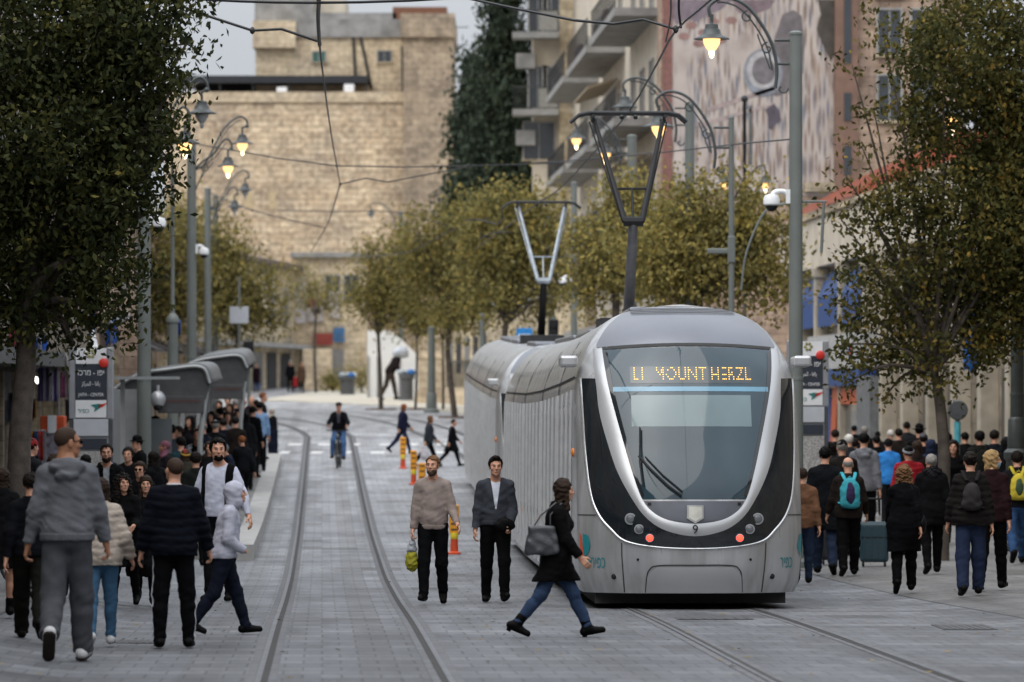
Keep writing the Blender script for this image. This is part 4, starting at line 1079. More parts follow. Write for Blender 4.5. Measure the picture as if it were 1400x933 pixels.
    neckcut = sect(-(T.z - f32(S.U((0, 0, 1.475)).z)), -(T.z*0 + 9))
    np_ = S.U((0, 0, 1.488)); d = smax(d, T.z - f32(np_.z + .012), .01)
    d = smax(d, -T.cap(S.U((0, -.002, 1.46)), S.U((0, .04, 1.62)), .058, .075), .012)
    if top in ('hoodie',) and not covered:
        hdn = smin(T.cap(S.U((-.085, -.075, 1.455)), S.U((.085, -.075, 1.455)), .045, .045), T.cap(S.U((0, -.125, 1.39)), S.U((0, -.10, 1.46)), .065, .05, (1.35, .75, 1)), .06)
        for s in (-1, 1): hdn = smin(hdn, T.cap(S.U((s*.085, -.07, 1.455)), S.U((s*.06, .085, 1.42)), .036, .022), .04)
        d = smin(d, hdn + T.folds(.006, 45, seed), .015)
    if top in ('coat', 'jacket', 'puffer') and not neckc and open_front is None:
        q = sect(T.cap(S.U((0, -.02, 1.44)), S.U((0, -.005, 1.51)), .088, .080), -T.cap(S.U((0, 0, 1.40)), S.U((0, .03, 1.60)), .064, .066)); q = smax(q, T.z - f32(np_.z+.03), .008); d = smin(d, q, .012)
    inner = None
    if open_front is not None:                   # (inner colour, half width at the neck, half width at the hem, lowest z of the opening)
        ic, w0, w1, zb = open_front
        tt = np.clip((T.z - zb + dz)/f32(1.45 - zb), 0, 1); wv = f32(w1) + (f32(w0-w1))*tt
        slot = np.maximum(np.maximum(np.abs(T.x) - wv, -T.y), (zb - dz) - T.z)
        inner = garment(.008, top in ('vest',)) + T.folds(.004, 40, seed+1)
        inner = smax(inner, -T.cap(S.U((0, -.002, 1.46)), S.U((0, .04, 1.62)), .056, .066), .01); inner = smax(inner, T.z - f32(np_.z + .02), .01)
        d = smax(d, -slot, .008); link('shirt', T.mesh(inner), cloth(ic))
    link({'coat': 'coat', 'hoodie': 'hoodie', 'puffer': 'puffer_jacket', 'shirt': 'shirt', 'sweater': 'sweater', 'vest': 'vest', 'dress': 'dress'}.get(top, 'jacket'), T.mesh(d), cloth(tc))
    if top in ('sweater', 'hoodie', 'jacket') and s_px > 100:     # ribbed hem and cuffs
        Mh = sect(garment(th+.006, False), np.abs(T.z - (hz-dz+.03)) - .028) + .0025*np.sin(np.arctan2(T.y, T.x)*60)
        link('waistband', T.mesh(Mh), cloth(tc))
    if neckc:
        q = sect(T.cap(S.U((0, -.012, 1.45)), S.U((0, .012, 1.515)), .075, .066), -T.cap(S.U((0, 0, 1.40)), S.U((0, .03, 1.60)), .058, .060)); q = sect(q, T.z - f32(np_.z+.026) + np.clip(T.y, 0, 1)*.35)
        link('collar', T.mesh(q), cloth(neckc))
    root['_'] = 0; del root['_']
    S.sc, S.root = sc, root; S.at = lambda v: root.matrix_basis @ (Vector(v) + DZ)
    S.dzv = DZ; root_s[root.name] = S
    return S
root_s = {}
def gear(name, label, cat, S, group=None):
    """an Empty for something a person carries, in that person's own frame"""
    r_ = S.root; t = thing(name, label, cat, r_.location, r_.rotation_euler.z, group, S.sc); return t
def backpack(S, label, c, c2=None, w_=.26, hgt=.42, strap=None, off=0.0):
    t = gear('backpack', label, 'backpack', S); h = max(.010, 1.4*S.root.location.y/F)
    M = lambda v: S.U(Vector(v)) + S.dzv
    c0 = M((0, -.215-off, 1.22)); F_ = Fld((c0.x-.22, c0.y-.16, c0.z-.32), (c0.x+.22, c0.y+.16, c0.z+.32), h)
    d = F_.ell((c0.x, c0.y, c0.z), (w_/2, .085, hgt/2)); d = smin(d, F_.cap((c0.x-w_*.28, c0.y+.01, c0.z-hgt*.36), (c0.x+w_*.28, c0.y+.01, c0.z-hgt*.36), .065, .065), .05) + F_.folds(.004, 40, 3)
    V, Q = F_.mesh(d); raw_mesh('bag_body', V, Q, cloth(c), t, smooth=True)
    if c2:
        d2 = F_.ell((c0.x, c0.y-.03, c0.z-.01), (w_*.27, .080, hgt*.40)) + F_.folds(.003, 50, 4); V, Q = F_.mesh(sect(d2, F_.y-f32(c0.y))); raw_mesh('front_panel', V, Q, cloth(c2), t, smooth=True)
    for s in (-1, 1):
        pts = [M((s*.055, -.17, 1.40)), M((s*.085, -.115, 1.47)), M((s*.10, -.03, 1.525)), M((s*.105, .07, 1.47)), M((s*.12, .155, 1.33)), M((s*.165, .12, 1.15)), M((s*.13, -.16, 1.06))]
        mb = MB(); L = spline(pts, 5); rows = []
        for p in L: rows.append([p - Vector((.026, 0, 0)), p + Vector((0, 0, .006)), p + Vector((.026, 0, 0))])
        mb.grid(rows).build('strap', cloth(strap or c), t, smooth='all', flip=False, solid=.008)
    MB().tube([M((-.04, -.19, 1.42)), M((0, -.20, 1.46)), M((.04, -.19, 1.42))], .008, 6).build('grab_handle', cloth(strap or c), t)
    return t
# ================================================================ the people in the street
def wp(p, **k): q = dict(p); q.update(k); return q
HALF = wp(scale_pose(WALK, .6), lean=3)
CR = 'people crossing the tracks'; LFT = 'people on the left pavement'; PLT = 'people waiting on the tram platform'; RGT = 'people walking away on the right pavement'; FARP = 'people up the hill'
# ---- the three in the middle
S = person('young man in beige sweater over white collar with a carrier bag', 592, yf=827, yh=626, face=176,
    pose=wp(HALF, hfR=10, kfR=4, hfL=-4, kfL=16, fpL=-20, fpR=6, sR=0, eR=8, saR=8, sL=4, eL=38, saL=13, twL=-14, hyaw=-12, hpit=-4, curlR=70, curlL=20), hair='short', hc='light', girth=.95, top='sweater', tc='#8b7d76', hem=.90, neckc='#b9bac6', bc='#101216', extra=(('beard', '#54402f'),), group=CR)
def hand_at(S, n, d=.08): a = S.arms[n]; return a['wr'] + a['fd']*d + S.dzv
def carrier(S, n, name, label, cat, c, w_=.22, hgt=.34, dp=.09, c2=None, strap=.10):
    t = gear(name, label, cat, S); p = hand_at(S, n, .085); z1 = p.z - strap
    h = max(.009, 1.3*S.root.location.y/F); F_ = Fld((p.x-w_*.8, p.y-w_*.8, z1-hgt-.06), (p.x+w_*.8, p.y+w_*.8, z1+.06), h)
    d = F_.cap((p.x, p.y, z1-.05), (p.x, p.y, z1-hgt+w_*.35), w_*.30, w_*.48, (dp/w_*1.6, 1, 1)) + F_.folds(.010, 45, 11)
    d = sect(d, F_.z - z1); 
    V, Q = F_.mesh(d if not c2 else sect(d, F_.z-(z1-hgt*.42))); raw_mesh('bag_body', V, Q, cloth(c, .4), t, smooth=True)
    if c2: V, Q = F_.mesh(sect(d, (z1-hgt*.42) - F_.z)); raw_mesh('bag_mouth', V, Q, cloth(c2, .4), t, smooth=True)
    for s in (-1, 1): MB().tube([(p.x, p.y+s*w_*.16, z1-.04), (p.x, p.y+s*w_*.10, p.z-.01), (p.x, p.y, p.z+.02)], .008, 6).build('bag_handle', cloth(c2 or c, .5), t, smooth=True)
    return t
carrier(S, 'R', 'carrier_bag', 'yellow, grey and black plastic carrier bag held by the man in the beige sweater', 'bag', '#8f8a1c', .17, .36, .10, '#8c9096', .03)
S = person('young man in grey zipped jacket over white shirt and black skullcap', 677, yf=824, yh=624, face=184,
    pose=wp(HALF, hfR=-3, kfR=3, fpR=0, hfL=16, kfL=10, fpL=16, sR=2, eR=10, saR=9, sL=-2, eL=42, saL=9, twL=24, hyaw=4, curlR=40, curlL=80), hair='quiff', hc='dark', girth=.95, top='jacket', tc='#3d424d', hem=.93, open_front=('#c3c8d4', .055, .006, 1.12), bc='#0e0f12', extra=(('kippah', '#0d0d0f'),), group=CR)
t = gear('pouch', 'black soft pouch held at the waist by the man in the grey zipped jacket', 'bag', S); p = hand_at(S, 'L', .05)
F_ = Fld((p.x-.2, p.y-.1, p.z-.14), (p.x+.2, p.y+.16, p.z+.2), .012); V, Q = F_.mesh(F_.ell((p.x+.06, p.y+.03, p.z+.05), (.13, .05, .085)) + F_.folds(.006, 50, 2)); raw_mesh('pouch_body', V, Q, cloth('#0d0e10', .5), t, smooth=True)
S = person('woman in black coat, jeans and ankle boots striding across in front of the tram', 760, yf=872, yh=646, face=-88,
    pose=wp(WALK, hfR=-24, kfR=16, fpR=-22, hfL=27, kfL=4, fpL=10, sR=14, eR=24, saR=6, sL=-18, eL=20, lean=4, hyaw=14), fem=True, hair='long', hc='brown', top='coat', tc='#100f12', hem=.60, bottom='jeans', bc='#1d4069', shoe='#0c0c0d', boots='heel', tk=-.004, group=CR)
t = gear('shoulder_bag', 'dark grey leather tote on the shoulder of the woman striding past the tram', 'bag', S)
h = .011; U = S.U; c0 = U((.20, -.17, 1.10)) + S.dzv; F_ = Fld((c0.x-.2, c0.y-.32, c0.z-.32), (c0.x+.2, c0.y+.32, c0.z+.3), h)
wq = np.abs(F_.y-f32(c0.y)) - (.165 - .18*(F_.z-f32(c0.z))); d = smax(smax(np.abs(F_.x-f32(c0.x)) - (.075 - .10*(F_.z-f32(c0.z))), wq*.98, .05), np.abs(F_.z-f32(c0.z)) - .165, .05) + F_.folds(.007, 26, 8)
V, Q = F_.mesh(sect(d, F_.z-(c0.z+.15))); raw_mesh('bag_body', V, Q, mat('dark_leather', (.035, .038, .044), .38, var=.25, scale=6, bump=.2), t, smooth=True)
for s in (-1, 1): MB().tube([c0 + Vector((0, s*.09, .13)), c0 + Vector((-.01, s*.05+.04, .26)), U((.12, s*.03-.01, 1.50)) + S.dzv], .009, 6).build('bag_handle', mat('dark_leather', (.04, .04, .045)), t, smooth=True)
# ---- left, near
person('tall man in grey hoodie, grey joggers and sunglasses walking away', 92, yf=905, yh=582, face=2, pose=wp(WALK, hfR=12, kfR=4, fpR=6, hfL=-8, kfL=42, fpL=-48, sR=6, eR=8, saR=13, sL=-4, eL=10, saL=14, hyaw=-62, curlR=50, curlL=50, lean=2), girth=1.06, skin='tan', hair='buzz', hc='buzz', top='hoodie', tc='#5c5e63', hem=.90, bc='#4b4d52', tk=.016, shoe='#c4c4c6', sole='#3c322c', extra=(('glasses', '#060606'),), group=LFT)
person('man in navy quilted puffer jacket and black track trousers with white side stripes', 238, yf=887, yh=625, face=3, pose=wp(STAND, abR=5, abL=5, saR=17, saL=15, eR=16, sR=4, hyaw=26, hpit=-10, curlR=45), girth=1.12, hair='buzz', hc='buzz', top='puffer', tc='#0e1424', hem=.86, bottom='track', bc='#0d0e12', shoe='#0c0c0f', neckc='#b8bcc4', group=LFT)
person('person in pale hooded sweatshirt with the hood up striding right, hands in pockets', 306, yf=868, yh=654, face=-84, pose=wp(WALK, hfR=-16, kfR=20, fpR=-20, hfL=20, kfL=4, fpL=4, sR=-6, eR=62, twR=25, sL=-6, eL=62, twL=25, lean=9, hpit=-8), hands='', girth=1.08, hair=None, top='hoodie', tc='#a5a6b4', hem=.86, bottom='jeans', bc='#141b33', shoe='#0f0f12', extra=(('hood', '#a5a6b4'),), group=LFT)
person('person in cream padded jacket and light jeans half hidden behind the man in grey', 138, yf=886, yh=654, face=6, pose=wp(HALF, saR=20, eR=40), girth=1.15, fem=True, hair='long', hc='brown', top='puffer', tc='#a3978b', hem=.86, bottom='jeans', bc='#3a5f7d', tk=-.006, shoe='#bdbdbd', group=LFT)
person('person in dark navy jacket and camouflage trousers left of the man in grey', 42, yf=876, yh=640, face=4, pose=swap(WALK), hair='short', hc='dark', top='jacket', tc='#11131c', bc='#1c1d16', tk=.012, shoe='#15130f', group=LFT)
person('woman in black skirt and ankle boots with brown hair at the left edge', 3, yf=846, yh=640, face=10, pose=wp(HALF, tights=0), fem=True, hair='long', hc='brown', top='jacket', tc='#121317', bottom='skirt', hem=(.80, .58), bc='#101013', shoe='#0d0d0e', boots=True, group=LFT)
person('bearded man in black hooded jacket over white top by the stop sign facing the camera', 146, Y=61, yh=607, face=182, pose=STAND, hair='short', hc='dark', top='hoodie', tc='#0f1013', open_front=('#9da0a4', .04, .03, .9), bc='#131418', extra=(('beard', '#3a281c'),), group=LFT)
person('dark haired woman in long black coat and black boots looking to the side', 170, yf=829, yh=648, face=172, pose=wp(HALF, hyaw=34, eL=70, sL=8), fem=True, hair='curly', hc='dark', top='coat', tc='#0e0f11', hem=.52, bc='#0d0d0f', boots=True, tk=-.006, extra=(), group=LFT)
person('brown haired woman in ankle-length black dress and boots beside the woman in the coat', 199, yf=829, yh=650, face=186, pose=wp(swap(HALF), eR=30), fem=True, hair='verylong', hc='brown', top='coat', tc='#101113', hem=.40, bc='#0d0d0f', boots=True, group=LFT)
person('person with brown hair and sunglasses behind the two women in black', 192, Y=64, yh=632, face=170, hair='thick', hc='brown', top='jacket', tc='#17171a', extra=(('glasses', '#070707'),), group=LFT)
person('bearded man in white shirt and open black waistcoat turning his head', 300, Y=55.5, yh=600, face=165, pose=wp(STAND, hyaw=24, sR=10, saR=16, saL=24, sL=6, eL=14), girth=1.2, hair='thick', hc='black', top='shirt', tc='#b3b6c6', hem=.92, bc='#15161b', extra=(('beard', '#16110e'),), group=LFT)
S = root_s[[k for k in root_s][-1]]                # his open waistcoat
T = Fld((-.36, -.3, .80), (.36, .3, 1.60), .012); d = torso(T, S, .026, .08); d = smin(d, T.cap(S.U((0, 0, 1.08)), (0, -.005, .84), .165, .18, (1.25, .92, 1)), .07)
d = sect(sect(d, .86-S.dz-T.z), S.U((0, 0, 1.49)).z - T.z) if False else sect(d, .86-S.dz-T.z); d = smax(d, -T.cap(S.U((0, -.002, 1.46)), S.U((0, .04, 1.62)), .06, .08), .01)
d = smax(d, -np.maximum(np.abs(T.x-.01)-.115, -T.y), .01); d = sect(d, np.abs(T.x)-.185)
V, Q = T.mesh(d); raw_mesh('waistcoat', V + np.array([0, 0, S.dz], f32), Q, cloth('#0d0d11'), S.root, smooth=True)
person('person in brown coat behind the tree trunk on the left', 76, Y=52, yh=622, face=20, hair='thick', hc='brown', top='coat', tc='#3b2a1e', group=LFT)
person('person in black top close behind the man in grey on the left', 64, Y=47, yh=634, face=175, hair='short', hc='black', top='jacket', tc='#101012', group=LFT)
person('shopper in red cap beside the orange stall', 40, Y=66, yh=600, face=-40, hair='short', hc='dark', top='jacket', tc='#26272c', extra=(('beanie', '#8a1c1c'),), group=LFT)
# ---- platform crowd
def pl(label, x, Y, yh, face, **k): return person(label, x, Y=Y, yh=yh, face=face, group=PLT, **k)
pl('woman in long blue skirt and pale headscarf at the far end of the platform', 373, 127, 559, 60, fem=True, hair=None, top='jacket', tc='#171a24', bottom='skirt', bc='#141f3a', hem=(.8, .06), extra=(('hijab', '#a09585'),))
pl('person with short ginger hair at the far edge of the platform', 358, 120, 537, -90, hair='short', hc='ginger', top='jacket', tc='#20242c')
pl('bald man in maroon at the far end of the platform crowd', 345, 119.5, 542, 160, hair='bald', hc='grey', top='jacket', tc='#3b1c2b')
pl('person in red hat standing in the far platform crowd', 333, 118, 547, 40, hair='short', top='jacket', tc='#23202a', extra=(('beanie', '#8d1f35'),))
pl('person in pale blue shirt with black hair on the platform', 355, 112, 550, 10, hair='thick', hc='black', top='shirt', tc='#6f8fb4')
pl('person in black jacket with thick black hair near the platform edge', 345, 108, 556, -20, hair='thick', hc='black', top='jacket', tc='#121317')
pl('person with long black hair in knee-length black coat seen from behind', 336, 101, 564, 5, fem=True, hair='long', hc='black', top='coat', tc='#191b20', hem=.5)
pl('woman with brown hair and pale scarf looking towards the camera', 316, 111, 552, 150, fem=True, hair='long', hc='brown', top='coat', tc='#2a2a30', extra=(('furhood', '#8f6d70'),))
pl('person with black hair in black jacket under the far shelter', 302, 107, 558, 30, hair='thick', hc='black', top='jacket', tc='#101114')
pl('man in black hat and black coat with grey collar seen from behind', 294, 92, 575, -10, hair='short', hc='grey', top='coat', tc='#121418', extra=(('flatcap', '#101012'),), girth=1.1)
pl('bald man in navy with one hand raised to his head', 279, 90, 577, 60, pose=wp(STAND, sR=70, eR=125, saR=30), hair='bald', hc='grey', top='jacket', tc='#1a2236')
pl('man in unbuttoned white shirt over black looking down', 270, 84, 587, 175, pose=wp(STAND, hpit=-20), skin='tan', hair='short', hc='brown', top='shirt', tc='#a9abb0', open_front=('#121316', .08, .12, .8))
pl('woman with dark wavy hair in dark purple by the shelter', 261, 96, 569, 150, fem=True, hair='curly', hc='black', top='coat', tc='#1d1a22')
pl('person in grey top with short dark hair seated by the shelter panel', 235, 86, 581, 0, hair='short', hc='dark', top='sweater', tc='#50545f')
pl('woman in dusty pink headscarf on the platform', 228, 80, 603, 100, fem=True, skin='tan', hair=None, top='coat', tc='#241f24', extra=(('hijab', '#6d4450'),))
pl('person with black hair in teal top behind the woman in the headscarf', 248, 81, 598, 20, hair='thick', hc='black', top='sweater', tc='#11454f')
pl('woman in red, yellow and grey turban and olive coat', 254, 76, 615, 15, fem=True, hair='bob', hc='brown', top='coat', tc='#3f3a2a', extra=(('beanie', '#8c2a20'), ('band', '#b08a2a')))
pl('person in black coat in the shadow of the near shelter', 214, 88, 570, 130, hair='thick', hc='black', top='coat', tc='#0c0d10')
pl('person in black under the near shelter beside the grey panel', 205, 84, 600, 90, hair='short', hc='black', top='jacket', tc='#0f1013')
pl('stooped elderly man in navy jacket and grey cap on the platform', 318, 85, 606, 110, pose=wp(STAND, lean=14, eR=60, eL=60), skin='fair', hair='short', hc='grey', top='jacket', tc='#1e2a44', bc='#1a2035', extra=(('cap', '#5d6470'), ('mask', '#8aa2b4')))
pl('boy in black suit walking away up the platform', 332, 91, 593, 25, pose=WALK, hair='short', hc='ginger', top='jacket', tc='#16181f')
pl('person in dark red jacket in the middle of the platform crowd', 326, 105, 560, 180, fem=True, hair='long', hc='dark', top='jacket', tc='#3d1a20')
pl('person in white top holding a phone near the shelter post', 310, 103, 563, 200, fem=True, hair='long', hc='brown', top='sweater', tc='#8f8a88')
pl('person with grey hair in charcoal coat far back on the platform', 322, 115, 546, 20, hair='short', hc='grey', top='coat', tc='#22242a')
pl('person in beige coat far back under the second shelter', 300, 116, 548, 170, fem=True, hair='long', hc='brown', top='coat', tc='#5f5144')
pl('person in black hood far back under the second shelter', 288, 113, 551, 10, hair=None, top='hoodie', tc='#15161a', extra=(('hood', '#15161a'),))
pl('person with brown bun in dark green coat under the near shelter', 246, 90, 583, 120, fem=True, hair='bun', hc='brown', top='coat', tc='#1c2620')
for i, (lb, x, Y, yh, f, kw) in enumerate((
    ('person in black between the stop sign and the bearded man in black', 118, 66, 622, 20, dict(hair='short', hc='black')), ('man with dark hair behind the curly haired woman in black', 176, 72, 612, 170, dict(hair='thick', hc='dark')),
    ('woman in charcoal with long dark hair left of the pink headscarf', 212, 72, 617, 40, dict(fem=True, hair='long', hc='dark')), ('man in dark coat and hat under the near shelter edge', 190, 79, 598, 120, dict(extra=(('fedora', '#0c0c0e'),))),
    ('person in dark green jacket behind the turbaned woman', 268, 71, 619, 10, dict(tc='#1d261f', hair='thick')), ('woman in dark grey looking down behind the bearded man in waistcoat', 286, 80, 604, 190, dict(fem=True, hair='long', hc='brown')),
    ('person in navy coat just left of the black hat on the platform', 306, 97, 573, 30, dict(tc='#151a28')), ('person in black with pale scarf beside the far shelter post', 290, 101, 563, 160, dict(fem=True, hair='bob', hc='black', extra=(('furhood', '#77706c'),))),
    ('person in dark brown jacket in the thick of the platform crowd', 322, 97, 570, 0, dict(tc='#261d19')), ('person with fair hair under the far shelter display', 272, 101, 566, 170, dict(fem=True, hair='long', hc='light')),
    ('person in dark grey at the far back of the platform crowd', 351, 116, 547, 20, dict(tc='#25272c')), ('person in black at the far back under the far shelter roof', 312, 121, 544, 170, dict(hair='thick', hc='black')))):
    k_ = dict(hair='short', hc='dark', top='coat' if i % 2 else 'jacket', tc='#131418'); k_.update(kw); pl(lb, x, Y, yh, f, **k_)
# ---- right pavement
def rt_(label, x, yf, yh, face, Y=None, **k): return person(label, x, yf=yf, Y=Y, yh=yh, face=face, group=RGT, **k)
S = rt_('bald man in brown jacket and black trousers carrying a turquoise and purple rucksack', 1160, 789, 625, 2, pose=wp(HALF, saR=14, eR=22, sR=8, saL=14), girth=1.14, hair='bald', hc='grey', top='jacket', tc='#2c211b', bc='#0c0c0e', tk=.008)
backpack(S, 'turquoise and purple rucksack on the back of the man in brown', '#2a8f9c', '#3a2358', .30, .44, '#2f9fae')
S_case = S
rt_('man in long dark navy coat with black hair right of the tram', 1128, 787, 611, -4, pose=swap(HALF), girth=1.1, hair='short', hc='black', top='coat', tc='#14171d', hem=.62, bottom='jeans', bc='#1c3252', tk=.004)
rt_('person in tan jacket half hidden by the tram side', 1097, None, 640, 0, Y=63, pose=HALF, hair='short', hc='brown', top='jacket', tc='#6b4a34', bottom='jeans', bc='#1d3658')
rt_('man in grey hoodie with short black hair', 1181, None, 592, -6, Y=77, pose=HALF, girth=1.1, hair='short', hc='black', top='hoodie', tc='#6a6b70', bc='#17181c')
rt_('man in black cap and dark jacket in front of the man in grey hoodie', 1152, None, 602, 10, Y=73, hair='short', hc='grey', top='jacket', tc='#2a2522', extra=(('cap', '#101012'),))
rt_('white haired person close behind the black cap', 1161, None, 594, 8, Y=86, hair='short', hc='white', top='jacket', tc='#2b2e36')
rt_('person in bright blue jacket and dark knitted hat', 1215, None, 600, 0, Y=86, pose=HALF, hair='short', hc='dark', top='jacket', tc='#1470b8', girth=1.1, extra=(('beanie', '#14161c'),))
rt_('person in red puffer jacket with white headband', 1243, None, 610, 6, Y=73, pose=HALF, hair='short', hc='black', top='puffer', tc='#a01322', extra=(('band', '#9a9aa0'),))
S = rt_('woman with curly auburn hair in black coat', 1236, 813, 640, -3, pose=wp(WALK, hfR=12, hfL=-8, kfL=20), fem=True, girth=1.12, hair='curly', hc='light', top='coat', tc='#0d0e12', hem=.60, bc='#0c0c10', tk=.006, shoe='#0b0b0c')
def crossbag(S, label, c, sgn=1, w_=.26):
    t = gear('shoulder_bag', label, 'bag', S); c0 = S.U((sgn*.25, -.03, .93)) + S.dzv; F_ = Fld(c0 - Vector((.14, .22, .2)), c0 + Vector((.14, .22, .2)), .014)
    V, Q = F_.mesh(F_.ell(c0, (.06, w_*.52, .14)) + F_.folds(.006, 30, 4)); raw_mesh('bag_body', V, Q, cloth(c, .5), t, smooth=True)
    for s in (-1, 1): MB().tube([c0 + Vector((0, s*.06, .10)), S.U((sgn*.20, s*.13, 1.15)) + S.dzv, S.U((sgn*.10, s*.085, 1.44)) + S.dzv, S.U((sgn*.085, 0, 1.53)) + S.dzv], .012, 6).build('strap', cloth(c, .5), t, smooth=True)
crossbag(S, 'black bag on a long strap at the hip of the curly haired woman', '#17181d')
S = rt_('grey haired person in black coat with fur hood', 1274, 786, 621, 4, pose=wp(HALF, saL=16), girth=1.16, hair='short', hc='grey', top='coat', tc='#0e0f12', hem=.72, bc='#0c0c0f', extra=(('furhood', '#26262a'),))
carrier(S, 'L', 'carrier_bag', 'colourful flowered carrier bag hanging from the hand of the person in fur hood', 'bag', '#8a5a3c', .30, .34, .14, '#6a2a3c', .06)
S = rt_('woman in brown quilted jacket and blue jeans with a small grey rucksack', 1327, 816, 620, -2, pose=wp(scale_pose(WALK, .4), saR=12, saL=14), fem=True, girth=1.18, hair='bun', hc='dark', top='puffer', tc='#231d1b', hem=.88, bottom='jeans', bc='#1a2f55', tk=.014)
backpack(S, 'small grey rucksack on the woman in the brown quilted jacket', '#3a3636', None, .22, .32, '#2c2829')
rt_('blonde woman in burgundy jacket and pale face mask turning right', 1356, 808, 616, -14, pose=wp(HALF, hyaw=-70), fem=True, hair='bob', hc='blond', top='jacket', tc='#2f1015', bc='#0e0e11', extra=(('mask', '#86a6b8'),))
rt_('woman with long dark hair in black holding a hand to her face', 1304, None, 602, 168, Y=78, pose=wp(STAND, sR=40, eR=125, saR=10, twR=20), fem=True, hair='long', hc='dark', top='coat', tc='#101115')
S = rt_('person with short black hair and dark green rucksack behind the grey-rucksack woman', 1340, None, 590, 6, Y=84, hair='thick', hc='black', top='jacket', tc='#24241f', girth=1.1)
backpack(S, 'dark green rucksack on the person beside the stone pilaster', '#1d211c', None, .28, .42)
S = rt_('person in jeans and black jacket with yellow panel beside the lamp post base', 1391, 772, 613, 0, pose=WALK, hair='thick', hc='dark', top='jacket', tc='#1a1c20', bottom='jeans', bc='#27456b')
backpack(S, 'yellow and green bag on the back of the person at the right edge', '#b3a01c', '#3b5a3c', .26, .40)
rt_('man in wide brimmed black hat', 1257, None, 582, 0, Y=91, hair='short', hc='black', top='coat', tc='#101114', extra=(('fedora', '#0d0d0f'),))
rt_('person with blue hood up beside the tree trunk', 1273, None, 602, 2, Y=83, hair=None, top='hoodie', tc='#16284a', extra=(('hood', '#16284a'),))
rt_('man in charcoal jacket with short dark hair far up the pavement', 1240, None, 577, 0, Y=100, hair='short', hc='dark', top='jacket', tc='#2c2e33', girth=1.1)
rt_('white haired person in dark coat far up the pavement', 1218, None, 588, 0, Y=97, hair='short', hc='white', top='coat', tc='#1c1d22')
rt_('grey haired person in front of the orange shop', 1182, None, 583, 0, Y=98, hair='short', hc='grey', top='coat', tc='#191a1e')
rt_('person in brown fur hat in front of the blue shop', 1142, None, 588, 0, Y=92, hair='short', hc='dark', top='jacket', tc='#1c1d22', extra=(('beanie', '#2d2019'),))
rt_('person with brown hair between the blue and red jackets', 1254, None, 603, 0, Y=80, fem=True, hair='long', hc='brown', top='jacket', tc='#2b1f1c')
rt_('person in dark blue coat far up the pavement beside the grey wall', 1200, None, 590, 0, Y=102, hair='short', hc='black', top='coat', tc='#151a28')
rt_('person in black close to the pilasters far up the pavement', 1290, None, 590, 10, Y=96, hair='short', hc='dark', top='jacket', tc='#131419')
for i, (lb, x, Y, yh, f, kw) in enumerate((
    ('person in black jacket left of the bright blue jacket', 1199, 91, 596, 4, dict(hair='short', hc='black')), ('person in dark brown coat behind the bright blue jacket', 1229, 93, 586, 0, dict(tc='#2a201b', hair='short')),
    ('person in dark coat and beanie in front of the orange shop front', 1168, 106, 582, 0, dict(extra=(('beanie', '#1a1b20'),))), ('person with grey cap between the red jacket and the blue hood', 1263, 87, 593, 0, dict(extra=(('cap', '#4a4c50'),))),
    ('person in dark green coat beside the slim tree trunk', 1296, 89, 592, 0, dict(tc='#1a211b', fem=True, hair='long', hc='dark')), ('man in black close to the round sign post', 1320, 91, 591, 6, dict(hair='short', hc='black')),
    ('woman with dark hair in grey coat behind the black cap', 1136, 79, 605, 0, dict(fem=True, hair='long', hc='dark', tc='#2b2d33')), ('person in black hood near the ornate lamp post', 1376, 81, 599, 0, dict(hair=None, top='hoodie', extra=(('hood', '#111215'),))),
    ('person in dark blue jacket far back by the right pilasters', 1360, 84, 588, 0, dict(tc='#161d2e')), ('person in dark grey jacket left of the man in grey hoodie', 1168, 88, 600, 0, dict(tc='#24262b', hair='thick', hc='dark')))):
    k_ = dict(hair='short', hc='dark', top='coat' if i % 2 else 'jacket', tc='#131418'); k_.update(kw); rt_(lb, x, None, yh, f, Y=Y, pose=HALF, **k_)
# ---- crossing further up, and up the hill
def fr(label, x, yf, yh, face, **k): return person(label, x, yf=yf, yh=yh, face=face, group=FARP, **k)
STRIDE = wp(WALK, hfR=22, hfL=-26, kfL=18)
fr('woman in navy padded jacket and face mask crossing behind the orange posts', 550, 621, 551, -85, pose=STRIDE, fem=True, girth=1.15, hair='bob', hc='ginger', top='puffer', tc='#1b1f45', hem=.7, bottom='jeans', bc='#1a2a55', extra=(('mask', '#8fb0c0'),))
S = fr('woman in grey jacket and black trousers carrying a white bag across', 586, 640, 567, -85, pose=STRIDE, fem=True, girth=1.15, hair='bob', hc='light', top='jacket', tc='#343a45', hem=.72, bc='#0e0e12')
carrier(S, 'R', 'carrier_bag', 'large white carrier bag held by the woman in grey crossing the street', 'bag', '#b9b4ba', .30, .42, .14, None, .05)
fr('person in black coat crossing close to the far end of the tram', 618, 638, 572, -85, pose=STRIDE, hair='short', hc='brown', top='coat', tc='#15171d')
fr('person in dark jacket and pale cap standing up the hill', 397, 537, 493, 185, hair='short', top='jacket', tc='#15181f', extra=(('cap', '#7d8a8a'),))
fr('person in tan coat standing up the hill beside the stone block', 412, 537, 495, 200, fem=True, hair='long', hc='light', top='coat', tc='#5e4636')
fr('child in red coat between two people up the hill', 404, 537, 512, 180, hair='short', top='coat', tc='#a8242c')
fr('person in blue coat walking down beside the far shop fronts', 376, 524, 489, 180, pose=HALF, hair='short', top='coat', tc='#1a2745')
fr('person in maroon coat with blue bag beside the far lamp post', 351, 536, 497, 150, hair='short', top='coat', tc='#31182a', bottom='jeans', bc='#24407a')
S_sack = fr('person bending under a white sack by the white hoarding', 533, 548, 474, -60, pose=wp(HALF, lean=32, eR=60, eL=60), hair='short', top='jacket', tc='#2a1d1d', bottom='jeans', bc='#4a3a30')
